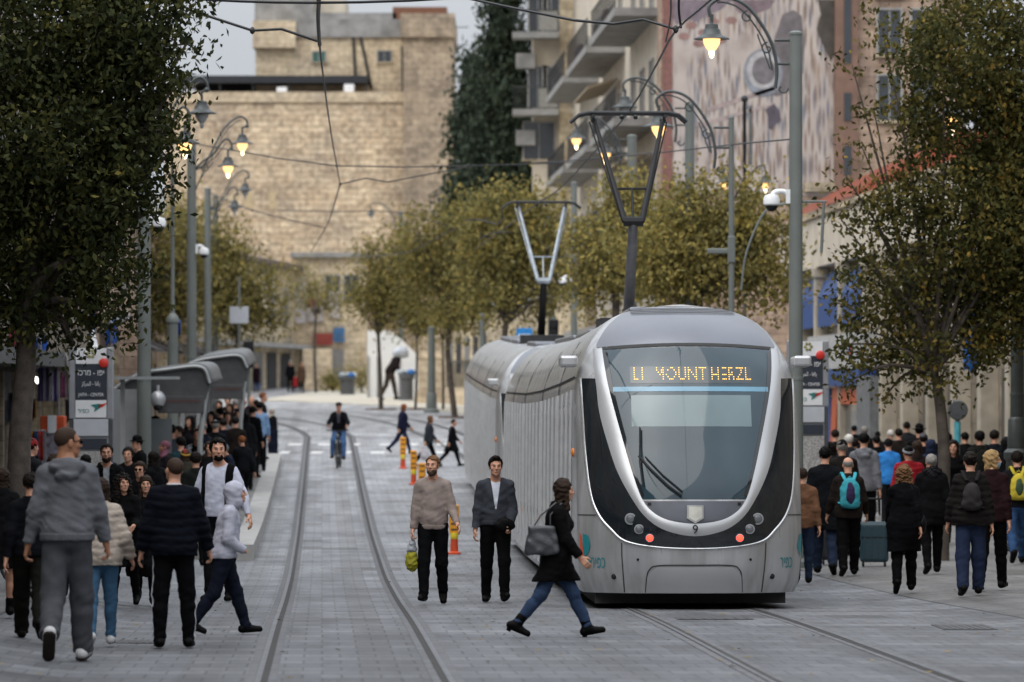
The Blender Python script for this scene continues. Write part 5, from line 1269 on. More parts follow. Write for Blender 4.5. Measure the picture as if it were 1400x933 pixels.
t = thing('sack', 'white full sack carried on the shoulder by the white hoarding', 'sack', S_sack.root.location); c0 = S_sack.at(S_sack.U((0, -.12, 1.55))) - S_sack.root.location
F_ = Fld(c0 - Vector((.6,)*3), c0 + Vector((.6,)*3), .05); V, Q = F_.mesh(F_.ell(c0 + Vector((.25, 0, .05)), (.42, .3, .27)) + F_.folds(.03, 10, 4)); raw_mesh('sack_body', V, Q, cloth('#aab0b8'), t, smooth=True)
# ---- the cyclist
def bicycle(label, loc, rz, c, sc=1.0):
    b = thing('bicycle', label, 'bicycle', loc, rz, None, sc); tyre = mat('tyre_rubber', (.02, .02, .02), .8)
    for y, nm in ((.52, 'wheel'), (-.52, 'wheel')):
        w_ = MB().tube([(0, y + .33*math.cos(a*math.pi/16), .34 + .33*math.sin(a*math.pi/16)) for a in range(33)], .022, 8, False).build(nm, tyre, b, smooth=True)
        sp = MB()
        for a in range(10): sp.tube([(0, y, .34), (0, y + .31*math.cos(a*math.pi/5), .34 + .31*math.sin(a*math.pi/5))], .0025, 4)
        sp.tube([(-.05, y, .34), (.05, y, .34)], .022, 8); sp.build('spokes', GALV, w_)
    fm = MB(); m = mat('bike_frame_' + c.strip('#'), srgb(c), .35, var=.1)
    for a, e in (((0, .40, .82), (0, -.08, .30)), ((0, -.08, .30), (0, -.20, .84)), ((0, -.18, .76), (0, .38, .78)), ((0, -.08, .30), (0, -.52, .34)), ((0, -.19, .74), (0, -.52, .34)), ((0, .40, .95), (0, .44, .66)), ((.05, .44, .66), (.05, .52, .34)), ((-.05, .44, .66), (-.05, .52, .34))): fm.tube([a, e], .019, 8)
    fm.tube([(.06, .44, .66), (-.06, .44, .66)], .018, 8); fm.build('frame', m, b, smooth=True)
    MB().tube([(-.30, .30, 1.03), (-.2, .38, 1.03), (0, .40, 1.0), (.2, .38, 1.03), (.30, .30, 1.03)], .015, 8).build('handlebar', BLACK, b, smooth=True)
    MB().ball((0, -.24, .93), (.09, .15, .035)).build('saddle', BLACK, b, smooth=True); MB().tube([(0, -.20, .82), (0, -.22, .92)], .014, 8).build('seat_post', GALV, b)
    MB().tube([(-.10, -.08, .40), (-.10, -.08, .30), (.10, -.08, .30), (.10, -.08, .20)], .012, 6).build('crank', GALV, b)
    MB().box((0, -.13, .52), (.07, .10, .26)).build('battery', BLACK, b, bevel=.02); MB().ball((0, .5, .88), (.045, .04, .045)).build('lamp', glass('lamp_glass'), b, smooth=True)
    return b
pb = ground(463, 640); bs = 1.0
bicycle('dark electric bicycle ridden down the left track by the man in a cap', pb, R(178), '#15171a')
S = person('cyclist in dark jacket, grey scarf and flat cap riding towards the camera', 463, yf=640, H=1.74, face=178, pose=dict(hfR=58, kfR=62, fpR=0, abR=8, hfL=46, kfL=24, fpL=0, abL=8, sR=34, eR=34, saR=24, twR=10, sL=34, eL=34, saL=24, twL=10, lean=10), girth=1.12, hair='short', hc='grey', top='jacket', tc='#16181f', hem=.78, open_front=('#4b4a55', .06, .02, 1.0), bottom='jeans', bc='#3d5c86', shoe='#3a2b20', extra=(('flatcap', '#26282a'),), group=FARP)
S.root.location = pb + Vector((0, .32, .93 - (S.pel.z + S.dz)*S.sc + .06)); 
pq = ground(18, 806); bicycle('parked bicycle at the left edge, front wheel showing behind the woman in black', g(pq.x-.35, pq.y, 0), R(-75), '#22262c')
# ---- suitcases pulled by the man in brown
def suitcase(label, x, yf, c, w_=.44, hgt=.62):
    p = ground(x, yf); t = thing('suitcase', label, 'suitcase', p, R(-3)); m = mat('case_' + c.strip('#'), srgb(c), .5, var=.12, bump=.15)
    b = MB().box((0, 0, .07+hgt/2), (w_, .26, hgt)).build('shell', m, t, bevel=.05)
    for k in range(4): MB().box((-w_*.34 + k*w_*.226, -.132, .07+hgt/2), (.035, .012, hgt*.78)).build('rib', m, b, bevel=.005)
    MB().box((0, -.131, .07+hgt*.62), (w_*.9, .014, .012)).build('zip_line', BLACK, b)
    for sx in (-1, 1):
        MB().tube([(sx*w_*.25, .09, hgt), (sx*w_*.25, .13, hgt+.42)], .011, 6).build('pull_rod', CHROME, t)
        for sy in (-1, 1): MB().lathe([(.02, -.018), (.038, -.014), (.038, .014), (.02, .018)], 12, Matrix.Translation((sx*w_*.38, sy*.09, .038)) @ Matrix.Rotation(R(90), 4, 'Y')).build('caster', BLACK, t, smooth=True)
    MB().tube([(-w_*.27, .13, hgt+.42), (w_*.27, .13, hgt+.42)], .016, 8).build('grip', BLACK, t)
    return t
suitcase('teal hard-shell suitcase pulled behind the man with the turquoise rucksack', 1195, 775, '#1a343d')
suitcase('black suitcase pulled on the left of the man with the turquoise rucksack', 1139, 772, '#15161a', .40, .56)
# ================================================================ street furniture
LAMPGLOW = emit('lit_lamp_glass', (1, .56, .20), 1.25); LAMPCORE = emit('lamp_core', (1, .80, .50), 3.0)
LANT = mat('lantern_grey', (.055, .062, .062), .45, metal=.2, var=.15); LGLASS = glass('lantern_glass', (.30, .31, .31), .15)
def lantern(parent, p, lit=True, k=1.0):
    """a bell lantern hanging from p: stepped cap, wide brim, tapering glass"""
    T = Matrix.Translation(Vector(p)) @ Matrix.Scale(k, 4)
    o = MB().lathe([(.02, .30), (.03, .22), (.10, .20), (.11, .13), (.13, .12), (.15, .05), (.17, .03), (.28, -.02), (.285, -.035), (.15, -.03)], 20, T).build('lantern', LANT, parent, smooth=True)
    MB().lathe([(.135, -.03), (.125, -.10), (.085, -.17), (.045, -.22)], 16, T).build('lantern_glass', LAMPGLOW if lit else LGLASS, o, smooth='all')
    MB().lathe([(.045, -.20), (.042, -.26), (.028, -.31), (.01, -.33)], 12, T).build('lantern_tip', LAMPCORE if lit else LGLASS, o, smooth='all')
    return o
def scroll(c, r0, r1, a0, a1, ax=1, n=14):
    return [Vector((c[0] + ax*(r0+(r1-r0)*i/n)*math.cos(a0+(a1-a0)*i/n), c[1], c[2] + (r0+(r1-r0)*i/n)*math.sin(a0+(a1-a0)*i/n))) for i in range(n+1)]
def arm_left(parent, zt, reach, sg=-1, lit=True, gap=.30):
    """arched bracket arm with scrolls; reach towards sg*x, pole at x=0, lantern hangs at the end"""
    a = MB(); x0 = sg*gap
    path = spline([(x0+sg*.02, 0, zt-.80), (x0+sg*.0, 0, zt-.45), (x0+sg*.12, 0, zt+.0), (x0+sg*(reach-gap)*.45, 0, zt+.48), (x0+sg*(reach-gap)*.80, 0, zt+.62), (sg*(reach+.03), 0, zt+.50), (sg*(reach+.02), 0, zt+.32)], 6)
    a.tube(path, .028, 8)
    a.tube([p + Vector((sg*.07, 0, -.07)) for p in path[6:26]], .014, 6)
    a.tube(scroll((x0-sg*.09, 0, zt-.80), .09, .03, 0 if sg < 0 else math.pi, -math.pi*1.3 if sg < 0 else math.pi*2.3), .016, 6)
    for t, q in ((.30, .10), (.48, .09)):
        p = path[int(len(path)*t)]; a.tube(scroll((p.x+sg*.06, 0, p.z-.10), .10, .025, math.pi*.5, math.pi*2.6, -sg), .014, 6)
    a.tube(spline([path[14] + Vector((sg*.08, 0, -.12)), (x0+sg*.28, 0, zt-.02), (x0+sg*.10, 0, zt-.50)], 6), .012, 6)
    for z in (zt-.05, zt-.42): a.tube([(0, 0, z), (x0+sg*.03, 0, z)], .022, 6)
    a.tube([(sg*reach, 0, zt+.36), (sg*reach, 0, zt+.26)], .03, 8)
    o = a.build('bracket_arm', LANT, parent, smooth=True); lantern(o, (sg*reach, 0, zt), lit); return o
def pole(name, label, x, Y, ytop, r=.125, cat='lamp post', group=None, m=None, X=None, rz=0, base=True):
    X = (x-CX)*Y/F if X is None else X; z0 = zfloor(X, Y); H = EYE-(ytop-HY)*Y/F - z0
    t = thing(name, label, cat, (X, Y, z0), rz, group)
    MB().lathe([(r*1.06, 0), (r*1.0, H*.35), (r*1.05, H*.35+.005), (r*1.05, H*.35+.05), (r*.97, H*.35+.055), (r*.86, H-.04), (r*.94, H-.035), (r*.94, H), (r*.5, H+.03)], 18).build('pole', m or GREYGREEN, t, smooth=True)
    if base: MB().lathe([(r*1.9, 0), (r*1.9, .10), (r*1.35, .16), (r*1.3, .7), (r*1.05, .78)], 18).build('base', m or GREYGREEN, t, smooth=True)
    return t, H
def camera_dome(parent, z, sg, reach=.42, k=1.0):
    b = MB().tube(spline([(sg*.10, 0, z), (sg*reach*.5, 0, z+.06), (sg*(reach-.05), 0, z+.05), (sg*reach, 0, z-.03)], 5), .035*k, 8).box((sg*.12, 0, z-.02), (.07, .10, .22)).build('camera_bracket', WHITE, parent, smooth=True)
    h = MB().lathe([(.03*k, .02), (.10*k, 0), (.125*k, -.06), (.12*k, -.14), (.10*k, -.16)], 16, Matrix.Translation((sg*reach, 0, z))).build('camera_housing', WHITE, b, smooth=True) if False else MB().lathe([(.03*k, .02), (.10*k, 0), (.125*k, -.06), (.12*k, -.14), (.10*k, -.16)], 16, Matrix.Translation((sg*reach, 0, z))).build('camera_housing', WHITE, parent, smooth=True)
    MB().ball((sg*reach, 0, z-.16), (.095*k, .095*k, .09*k), 14, 8).build('camera_dome', BLACK, h, smooth=True)
def arm_double(t, H, k=1.0, lit=(True, True)):
    """two hooked lantern arms on the street side, the upper one longer"""
    for (rx_, zt, y_), lt_ in zip(((1.22*k, H-.02, .35), (.90*k, H-.60, -.15)), lit):
        a = MB(); dx = rx_
        path = spline([(.05, 0, H-.72), (.28*dx, y_*.2, H-.52), (.62*dx, y_*.6, zt+.30), (.90*dx, y_, zt+.62), (1.06*dx, y_, zt+.58), (1.10*dx, y_, zt+.42), (dx, y_, zt+.36), (dx, y_, zt+.26)], 6)
        a.tube(path, .026, 8); a.tube([p + Vector((.03, 0, -.09)) for p in path[4:20]], .013, 6)
        a.tube(scroll((.30, y_*.2, H-.66), .12, .03, math.pi*.5, -math.pi*1.5), .014, 6); a.tube(spline([(.08, 0, H-1.25), (.20, 0, H-.95), (.42*dx, y_*.4, H-.50)], 6), .014, 6)
        a.ball(path[-12], .05)
        o = a.build('bracket_arm', LANT, t, smooth=True); lantern(o, (dx, y_, zt), lt_, .95)
LG = 'lamp posts along the left platform'; RG = 'lamp posts along the right pavement'
t, H = pole('lamp_post', 'tall grey lamp post with two lit lanterns, in front of the stone wall', 262, 109, 193, group=LG); arm_double(t, H); camera_dome(t, H-2.62, 1, .30)
t, H = pole('lamp_post', 'grey lamp post with two unlit lanterns just behind the tall one', 284, 148, 258, group=LG); arm_double(t, H, 1.0, (False, False))
t, H = pole('lamp_post', 'third grey lamp post, slightly behind and right of the unlit pair', 294, 165, 268, .12, group=LG); camera_dome(t, H-2.3, 1, .30)
t, H = pole('lamp_post', 'thick grey lamp post partly hidden in the left tree', 197, 82, 150, .13, group=LG); arm_double(t, H, .85, (False, True)); camera_dome(t, H-2.0, 1, .28)
t, H = pole('signal_pole', 'thin grey pole with a thicker lower sleeve beside the near shelter', 236, 95, 225, .045, 'pole', base=False)
zs = EYE-(436-HY)*95/F - t.location.z; MB().lathe([(.115, 0), (.115, zs-.1), (.14, zs-.08), (.14, zs), (.10, zs+.06), (.05, zs+.12)], 14).build('sleeve', GREYGREEN, t, smooth=True)
# right side
t, H = pole('lamp_post', 'large grey lamp post with an arched arm and lit lantern right of the tram roof', 1088, 70, 45, .115, group=RG); arm_left(t, H-.07, 1.32, lit=True); camera_dome(t, H-2.55, -1, .38, 1.05)
ex = MB().tube([(.1, 0, H-2.65), (.48, 0, H-2.65)], .02, 6).tube([(.44, 0, H-2.65), (.40, 0, H-3.45)], .025, 6).build('side_bracket', GREYGREEN, t)
t, H = pole('lamp_post', 'slim grey lamp post with arched arm and lit lantern left of the large post', 1000, 82.4, 160, .058, group=RG, base=False); arm_left(t, H-.15, 1.34, lit=True)
cb = MB().box((-.22, 0, H-2.48), (.46, .10, .10)).box((0, 0, H-2.45), (.14, .14, .5)).build('signal_bracket', GREYGREEN, t, bevel=.02); MB().tube(spline([(.18, 0, H-3.2), (.28, 0, H-2.5), (.62, 0, H-1.75), (1.0, 0, H-1.6)], 6), .022, 6).build('signal_arm', GREYGREEN, t, smooth=True)
t, H = pole('lamp_post', 'grey lamp post with unlit lantern behind the front pantograph', 943, 98, 142, .115, group=RG); arm_left(t, H-.05, 1.42, lit=False)
t, H = pole('lamp_post', 'grey lamp post with two lit lanterns seen through the front pantograph', 864, 122, 186, .15, group=RG); arm_left(t, H-.05, 1.52, lit=True); arm_left(t, H-.45, .72, lit=True)
t, H = pole('lamp_post', 'dark slender post with two small lit lanterns among the yellow trees', 1018, 112, 138, .05, group=RG, m=DARKMETAL, base=False)
for sg in (-1, 1):
    b = MB().tube(spline([(0, 0, H-2.1), (sg*.25, 0, H-1.72), (sg*.48, 0, H-1.62), (sg*.52, 0, H-1.78)], 6), .02, 6).build('bracket_arm', DARKMETAL, t, smooth=True); lantern(b, (sg*.52, 0, H-2.05), True, .8)
MB().ball((0, 0, H+.05), .09).build('finial', DARKMETAL, t, smooth=True)
for i, (x, Y, yt, r, lb) in enumerate(((785, 140, 250, .11, 'grey pole just left of the front pantograph mast'), (752, 165, 290, .10, 'grey pole behind the rear pantograph'), (660, 160, 430, .13, 'short thick grey pole beside the rear end of the tram'), (590, 176, 448, .16, 'grey pole standing on the pale plaza by the stone gate'), (548, 240, 290, .14, 'distant dark lamp post in front of the stone tower'))):
    t, H = pole('utility_pole', lb, x, Y, yt, r, 'pole')
    if i == 4: arm_left(t, H-.1, 1.6, lit=False)
    if i == 0: camera_dome(t, H-3, -1, .35)
t, H = pole('lamp_post', 'dark green ornate lamp post with a heavy ringed base at the right edge', 1391, 75, 150, .12, group=RG, m=mat('dark_green_iron', (.045, .052, .048), .4, metal=.2, var=.2))
MB().lathe([(.28, 0), (.30, .02), (.30, .14), (.25, .18), (.24, .52), (.26, .56), (.26, .64), (.20, .70), (.19, 1.52), (.23, 1.56), (.23, 1.66), (.17, 1.72), (.16, 2.2), (.13, 2.25)], 20).build('ornate_base', mat('dark_green_iron', (0, 0, 0)), t, smooth=True)
arm_left(t, H-.1, 1.1, lit=True)
# ---- tram stop totems
NAVY = mat('sign_navy', (.022, .028, .04), .45, var=.1); LIGHTG = mat('sign_light_grey', (.42, .44, .47), .45, var=.06); ALU = mat('brushed_aluminium', (.30, .31, .33), .4, metal=.4, var=.1)
REDP = mat('sign_red', (.55, .03, .02), .4, var=.08); SWHITE = mat('sign_white', (.66, .67, .68), .45, var=.05); STIP = mat('stippled_panel', (.30, .29, .28), .8, var=.55, scale=40)
def totem(label, x, Y, ytop, wpx, finial=True):
    X = (x-CX)*Y/F; z0 = zfloor(X, Y); H = EYE-(ytop-HY)*Y/F - z0; W = wpx*Y/F; s = Y/F
    t = thing('stop_sign', label, 'stop sign', (X, Y, z0), R(2), 'stop signs of the tram line')
    zc = lambda y: H - (y-475)*72.6/F
    MB().span((-W*.42, -.10, 0), (W*.42, .10, H-.03)).build('core', ALU, t, bevel=.01)
    for sg in (-1, 1):
        MB().span((sg*W*.36, -.13, zc(573)), (sg*W*.5, .13, H)).build('side_frame', ALU, t, bevel=.015)
        MB().span((sg*W*.40, -.115, 0), (sg*W*.49, .115, zc(573)-.01)).build('lower_frame', mat('dark_frame', (.06, .063, .07), .5), t, bevel=.01)
    f = -.125
    def pan(nm, z0_, z1_, m, w_=.35, off=0.0, par=t): return MB().span((-W*w_, f-off-.012, z0_), (W*w_, f-off+.02, z1_)).build(nm, m, par)
    head = pan('header_panel', zc(498)+.004, H-.015, SWHITE); name = pan('name_panel', zc(547), zc(498), NAVY); logo = pan('logo_panel', zc(571), zc(547)-.004, SWHITE)
    pan('blank_panel', zc(596), zc(573), LIGHTG, .39); pan('dark_strip', zc(614), zc(600), NAVY, .36); pan('stippled_panel', .3, zc(617), STIP, .39)
    FT = lambda xx, zz: Matrix.Translation((xx, f-.016, zz)) @ FRONT
    text_mesh('stop_name', 'יפו - מרכז'[::-1], SWHITE, .135, FT(0, zc(510)), name, maxw=W*.6); text_mesh('stop_name', ' '.join(w_[::-1] for w_ in ('ﻳﺎﻓﺎ', '-', 'ﺍﻟﻤﺮﻛﺰ')[::-1]), SWHITE, .10, FT(0, zc(525)), name, maxw=W*.42); text_mesh('stop_name', 'JAFFA - CENTER', SWHITE, .078, FT(0, zc(540)), name, maxw=W*.58)
    MB().lathe([(.078, 0), (.078, .02), (.065, .03)], 20, Matrix.Translation((W*.29, f-.015, zc(496.5))) @ Matrix.Rotation(R(90), 4, 'X')).build('red_disc', REDP, name, smooth=True)
    ring = MB()
    for a in range(6): ring.ball((.055*math.cos(a*1.05), f-.018, zc(484) + .055*math.sin(a*1.05)), (.028, .006, .028), 8, 6)
    ring.build('emblem', mat('emblem_mix', (.30, .28, .12), .5, var=.8, scale=14), head)
    text_mesh('operator_name', 'כפיר'[::-1], mat('sign_teal', (.02, .16, .15), .4), .10, FT(-.12, zc(562)), logo)
    for pts, m in (([(-.02, .05), (.10, .07), (.16, .06), (.10, -.02), (.03, -.06), (.05, 0)], mat('sign_teal', (0, 0, 0))), ([(.10, .05), (.25, .085), (.17, .02), (.08, -.02)], REDP)):
        MB().prism([(a+.02, b + zc(558)) for a, b in pts], f-.02, f-.012, 'y').build('operator_bird', m, logo)
    if finial: MB().lathe([(.09, 0), (.075, .04), (.02, .27), (.0, .28)], 12, Matrix.Translation((.03, 0, H))).build('finial', SWHITE, t, smooth=True)
totem('tall grey stop sign with Hebrew, Arabic and English name on the left by the shelter', 125, 72.6, 475, 60)
totem('grey stop sign half hidden behind the right side of the tram', 1104, 79, 466, 56, False)
# ---- shelters
SHG = mat('shelter_grey', (.11, .114, .115), .5, metal=.2, var=.1); SHL = mat('shelter_edge', (.33, .34, .34), .4, metal=.3, var=.08); SHD = mat('shelter_dark', (.05, .05, .052), .6, var=.2); SHP = mat('shelter_panel', (.25, .26, .265), .35, var=.08)
LEDR = mat('dim_red_dots', (.10, .025, .018), .6)
def shelter(label, Y0, Y1, prof, near_panel):
    """prof: photo pixels of the roof's outline at its near end"""
    P0 = [pt(x, y, Y0) for x, y in prof]; z0 = ptop(Y0); Xr = P0[-1].x
    t = thing('tram_shelter', label, 'shelter', (Xr, Y0, z0), math.atan(-SL), 'shelters on the tram platform')
    L = [(p.x-Xr, p.z-z0) for p in P0]; D = Y1-Y0; up = spline([(x, 0, z) for x, z in L], 5)
    dz = ptop(Y1)-ptop(Y0)
    rows = [[Vector((p.x, D*k, p.z + dz*k)) for p in up] for k in (0, .25, .5, .75, 1)]
    r_ = MB().grid(rows).build('roof', SHG, t, smooth='all', flip=False); md = r_.modifiers.new('s', 'SOLIDIFY'); md.thickness = .10; md.offset = 0
    MB().tube([p + Vector((0, -.02, 0)) for p in up], .028, 8).build('roof_edge', SHL, r_, smooth=True)
    w_ = L[-1][0]-L[0][0]; x0 = L[0][0]
    MB().prism([(p.x, p.z-.03) for p in up if p.z > 2.32] + [(up[-1].x-.08, 2.36), (x0+.35, 2.30)], .06, .10, 'y').build('underside_sheet', mat('shelter_underside_dark', (.05, .052, .054), .5), t)  # added sheet, coloured dark to stand in for the shaded roof underside
    zt = min(z for x, z in L[:1]) 
    MB().span((x0+.02, .1, .1), (x0+.10, D-.1, zt)).build('back_panel', SHP, t)
    for k in range(4):
        yy = .3 + (D-.6)*k/3; MB().span((x0+.35, yy-.06, 0), (x0+.47, yy+.06, 2.35+dz*k/3)).build('post', SHL, t, bevel=.02)
    MB().span((x0+.2, .35, .42), (x0+.62, D-.4, .48)).build('bench', SHD, t, bevel=.01)
    MB().span((x0+w_*.48, .05, 2.10), (x0+w_*.94, .25, 2.42)).build('departure_display', SHD, t, bevel=.01)
    ld = MB()
    for i in range(24):
        if (i*7) % 5: ld.span((x0+w_*.52 + i*w_*.016, .04, 2.30), (x0+w_*.52 + i*w_*.016+.014, .048, 2.35))
    ld.build('display_text', LEDR, t)
    if near_panel:
        MB().span((x0+.0, -.05, 0), (x0+.56, .05, zt+.05)).build('end_panel', SHP, t); MB().span((x0+.62, .0, .2), (x0+1.15, .06, 2.0)).build('glass_panel', glass('shelter_glass', (.10, .11, .115), .1), t)
        MB().span((x0+.56, -.06, 0), (x0+.61, .06, 2.3)).build('panel_post', SHL, t)
        MB().tube([(x0+.9, -.15, 2.62), (x0+.9, -.15, 2.45)], .03, 8).ball((x0+.9, -.15, 2.36), (.145, .145, .16)).build('dome_housing', mat('dome_silver', (.42, .43, .44), .3, metal=.3, var=.1), t, smooth=True)
        MB().ball((x0+.9, -.19, 2.22), (.085, .085, .075)).build('dome_lens', BLACK, t, smooth=True)
    MB().tube([(x0+w_*.96, .15, 2.5), (x0+w_*.90, .15, 1.6), (x0+w_*.90, .15, 0)], .05, 8).build('front_post', SHL, t, smooth=True)
shelter('near platform shelter with upswept grey roof and dome camera', 82.5, 91, [(150, 536), (188, 513), (230, 505), (275, 502), (287, 524)], True)
shelter('far platform shelter with upswept grey roof beyond the first', 99, 110, [(246, 506), (268, 494), (300, 488), (328, 487), (338, 503)], False)
xx = pt(156, 517, 80)
MB_ = MB().box((0, 0, 0), (1.15, .9, .05)).build('canopy_plate', SHP); MB_.location = pt(200, 517, 80.6); tag(MB_, 'flat grey canopy plate in front of the near shelter roof', 'canopy')
# its post
pp = pt(170, 517, 80.6); MB().span((-.48, .1, -(pp.z-ptop(80.6))), (-.40, .18, -.02)).build('canopy_post', SHL, MB_)
# ---- orange marker posts between the tracks
ORY = mat('reflective_orange_yellow', (.72, .30, .012), .45, var=.12); ORR = mat('post_red_orange', (.60, .075, .02), .45, var=.15); MARK = mat('post_marking', (.10, .05, .02), .6)
def marker(label, x, yb, first=[]):
    p = ground(x, yb)
    if first: t = copy_tree(first[0])
    else:
        t = thing('marker_post', label, 'marker post', p, 0, 'orange marker posts between the tracks'); first.append(t)
        MB().lathe([(.115, 0), (.115, .03), (.07, .05), (.062, .30), (.062, .34)], 16).build('post', ORR, t, smooth=True)
        MB().lathe([(.064, .26), (.066, .265), (.066, .36), (.064, .365)], 16).build('reflective_band', mat('band_yellow', (.70, .55, .03), .4), t, smooth=True)
        b = MB().box((0, 0, .60), (.165, .075, .50)).build('panel', ORY, t, bevel=.025)
        for z in (.78, .66, .52, .42): MB().box((0, -.038, z), (.11, .006, .035)).build('marking', MARK, b)
    t.location = p; tag(t, label, 'marker post', 'orange marker posts between the tracks')
marker('orange marker post directly behind the man in the beige sweater', 621, 758)
marker('orange marker post second from the far end of its line', 565.5, 663)
marker('orange marker post farthest up the street', 551, 641)
marker('orange marker post hidden up to its panel behind the head of the man in beige', 577, 684)
# ---- far furniture
def litter_bin(label, x, yb, r=.42, h=.95):
    p = ground(x, yb); t = thing('litter_bin', label, 'litter bin', p, 0)
    MB().lathe([(r*.95, 0), (r, .06), (r*.86, .1), (r*.86, h*.8), (r*1.08, h*.84), (r*1.08, h), (r*.8, h)], 16).build('bin_body', mat('bin_grey', (.07, .072, .075), .6, var=.2), t, smooth=True)
    for i, (dx, dy, c) in enumerate(((-.25, 0, '#9aa3a6'), (.2, -.1, '#2f6aa8'), (.02, .15, '#a8a5a0'), (.28, .1, '#c0c2c2'))): MB().ball((dx, dy, h+.08), (.2, .2, .15), 10, 6).build('rubbish', cloth(c, .5), t, smooth=True)
litter_bin('overflowing round grey litter bin on the pale plaza up the hill', 475, 541)
litter_bin('low round grey bin beside the bending person by the white hoarding', 556, 549, .34, 1.25)
def board(label, name, cat, x, y, Y, wpx, hpx, m, band=None, pole_to=None, rzz=0):
    p = pt(x, y, Y); z0 = zfloor(p.x, Y); t = thing(name, label, cat, (p.x, Y, z0), rzz); h = p.z-z0; W, H_ = wpx*Y/F, hpx*Y/F
    b = MB().box((0, -.06, h), (W, .04, H_)).build('sign_plate', m, t, bevel=.01)
    MB().tube([(0, 0, 0), (0, 0, h+H_*.5+(pole_to or 0))], .045, 8).build('post', GREYGREEN, t, smooth=True)
    if band: MB().box((0, -.085, h-H_*.02), (W*.74, .01, H_*.30)).build('sign_symbol', band, b)
    return t
board('square blue street sign with white symbol above the rear tram roof', 'street_sign', 'street sign', 717, 460, 128, 22, 22, mat('sign_blue', (.02, .22, .55), .4), SWHITE)
board('grey back of a rectangular sign on a post left of the far shop fronts', 'street_sign', 'street sign', 327, 431, 150, 26, 23, LIGHTG, None, 1.0)
board('blank round sign seen from behind beside the right stone pilasters', 'street_sign', 'street sign', 1309, 561, 84, 5, 20, GREYGREEN)
o = bpy.data.objects['street_sign.002']
for ch in list(o.children):
    if ch.name.startswith('sign_plate'):
        z_ = EYE-(561-HY)*84/F - o.location.z; bpy.data.objects.remove(ch); MB().lathe([(.0, -.02), (.17, -.02), (.19, 0), (.17, .02), (.0, .02)], 24, Matrix.Translation((0, -.08, z_)) @ Matrix.Rotation(R(90), 4, 'X')).build('sign_disc', mat('sign_back', (.06, .065, .068), .5), o, smooth=True)
        MB().lathe([(.062, z_-.62), (.062, z_-.22)], 12).build('sticker_wrap', mat('teal_sticker', (.06, .30, .36), .5), o, smooth=True)
def traffic_light(label, x, y, Y):
    p = pt(x, y, Y); z0 = zfloor(p.x, Y); t = thing('traffic_light', label, 'traffic light', (p.x, Y, z0)); h = p.z-z0
    MB().tube([(0, .12, 0), (0, .12, h+.5)], .055, 8).build('post', GREYGREEN, t, smooth=True); b = MB().box((0, 0, h), (.30, .20, .80)).build('signal_head', BLACK, t, bevel=.03)
    for k in (-1, 0, 1): MB().lathe([(.09, 0), (.11, -.02), (.11, .12), (.10, .12)], 12, Matrix.Translation((0, -.10, h+.25*k)) @ Matrix.Rotation(R(90), 4, 'X')).build('signal_hood', BLACK, b)
traffic_light('black traffic light on a grey post behind the far shelter', 340, 485, 135)
traffic_light('black traffic light beside the rear pantograph mast', 757, 455, 135)
# bollards on the right pavement
for i, (x, y) in enumerate(((1283, 718), (1297, 716))):
    p = ground(x, y); t = thing('bollard', ('steel', 'second steel')[i] + ' bollard on the right pavement beside the person in fur hood', 'bollard', p, 0, 'steel bollards on the right pavement')
    MB().lathe([(.09, 0), (.09, .02), (.04, .03), (.04, .9), (.05, .91), (.05, .95), (.02, .97)], 14).build('bollard_post', ALU, t, smooth=True)
